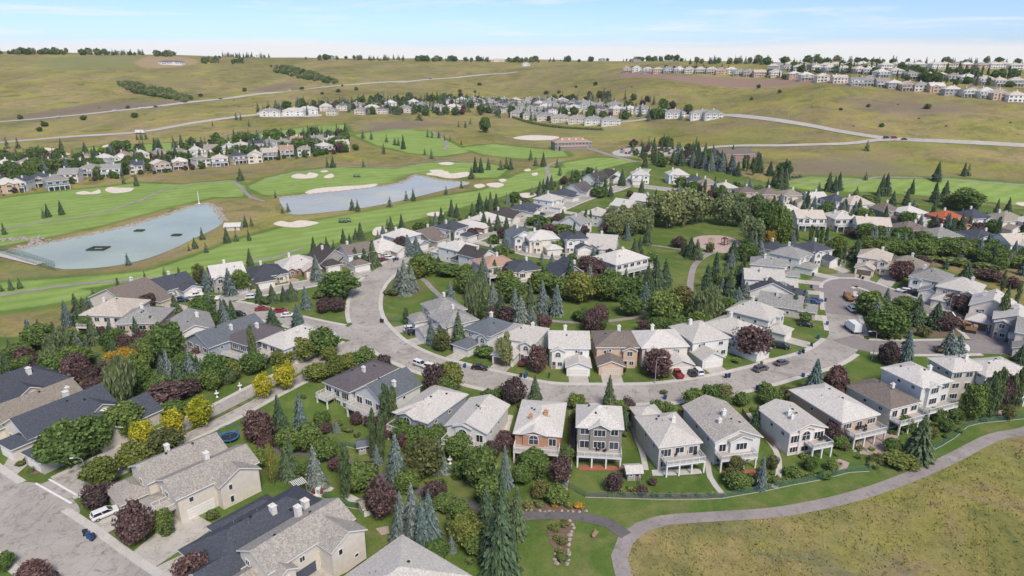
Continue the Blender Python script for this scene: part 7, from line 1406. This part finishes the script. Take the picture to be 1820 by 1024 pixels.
# fire pit ring
p = P(1491, 827); root = empty('fire_pit', p); sm = MB(); sm.box(-0.2, 0.2, -0.12, 0.12, 0, 0.4); sme = sm.mesh('stone', STONE)
for k in range(10): a = k*0.628; link('stone', sme, root, (0.7*math.cos(a), 0.7*math.sin(a), 0.08), a+1.57)
ash = MB(); ash.lathe([(0.6, 0.0), (0.6, 0.15)], 10); ash.obj('ash_bed', DARK, root); reg(root, 'round stone fire pit', 'on the pink paved circle', 'fire pit')
# garden statues / birdbaths
for x, y, pl in [(386,706,'on the avenue lawn'),(427,692,'beside the avenue hedge'),(800,824,'on the lawn of the white bungalow')]:
    p = P(x, y); b = MB(); b.lathe([(0.35, 0), (0.3, 0.15), (0.14, 0.25), (0.12, 0.8), (0.5, 1.0), (0.55, 1.12), (0.1, 1.15), (0.08, 1.5), (0.2, 1.65), (0.12, 1.85)], 12); reg(link('garden_statue', b.mesh('garden_statue', TRIM), None, p), 'white garden statue', pl, 'statue', 'garden statues')
# a walker on the pavement
def person(x, y, place, phrase, shirt):
    p = P(x, y); root = empty('person', p+Vector((0, 0, 0.12)), TR.random()*6.28); me = bpy.data.meshes.new('body')
    V = [(0,0,.95),(0,0,1.2),(0,0,1.42),(0,.0,1.55),(0,.02,1.66),(.12,0,.9),(.13,.08,.5),(.13,.02,.06),(.13,.14,.04),(-.12,0,.9),(-.13,-.06,.5),(-.13,-.14,.06),(-.13,-.02,.04),(.2,0,1.4),(.26,-.03,1.12),(.25,.06,.88),(-.2,0,1.4),(-.26,.03,1.12),(-.25,-.06,.88)]
    E = [(0,1),(1,2),(2,3),(3,4),(0,5),(5,6),(6,7),(7,8),(0,9),(9,10),(10,11),(11,12),(2,13),(13,14),(14,15),(2,16),(16,17),(17,18)]
    RD = [.15,.15,.15,.06,.1,.1,.07,.05,.04,.1,.07,.05,.04,.07,.05,.04,.07,.05,.04]
    import bmesh
    bm = bmesh.new(); sk = bm.verts.layers.skin.verify(); vv = [bm.verts.new(v) for v in V]
    for a_, b_ in E: bm.edges.new((vv[a_], vv[b_]))
    for v_, r in zip(vv, RD): v_[sk].radius = (r, r)
    vv[0][sk].use_root = True; bm.to_mesh(me); bm.free(); o = link('body', me, root); o.modifiers.new('skin', 'SKIN'); o.modifiers.new('sub', 'SUBSURF').levels = 1; me.materials.append(shirt); reg(root, phrase, place, 'person', 'people')
person(976, 673, 'walking on the inner bend pavement', 'person in dark clothing', plain('cloth_dark', (0.03, 0.035, 0.04), 0.9))
# ------------------------------------------------------------------ air
hzb = MB(); hzb.box(-7600, 7600, -600, 5600, float(ZG.min())-4, 150)
hm_ = bpy.data.materials.new('haze_air'); hm_.use_nodes = True; hn = hm_.node_tree; hn.nodes.clear(); ho = hn.nodes.new('ShaderNodeOutputMaterial'); hv = hn.nodes.new('ShaderNodeVolumePrincipled')
hv.inputs['Color'].default_value = (0.93, 0.95, 1.0, 1); hv.inputs['Density'].default_value = 0.00004; hn.links.new(hv.outputs[0], ho.inputs['Volume'])
struct(hzb.obj('haze', hm_), 'stuff', 'thin pale haze in the air over the whole valley', 'haze')
finish_labels()
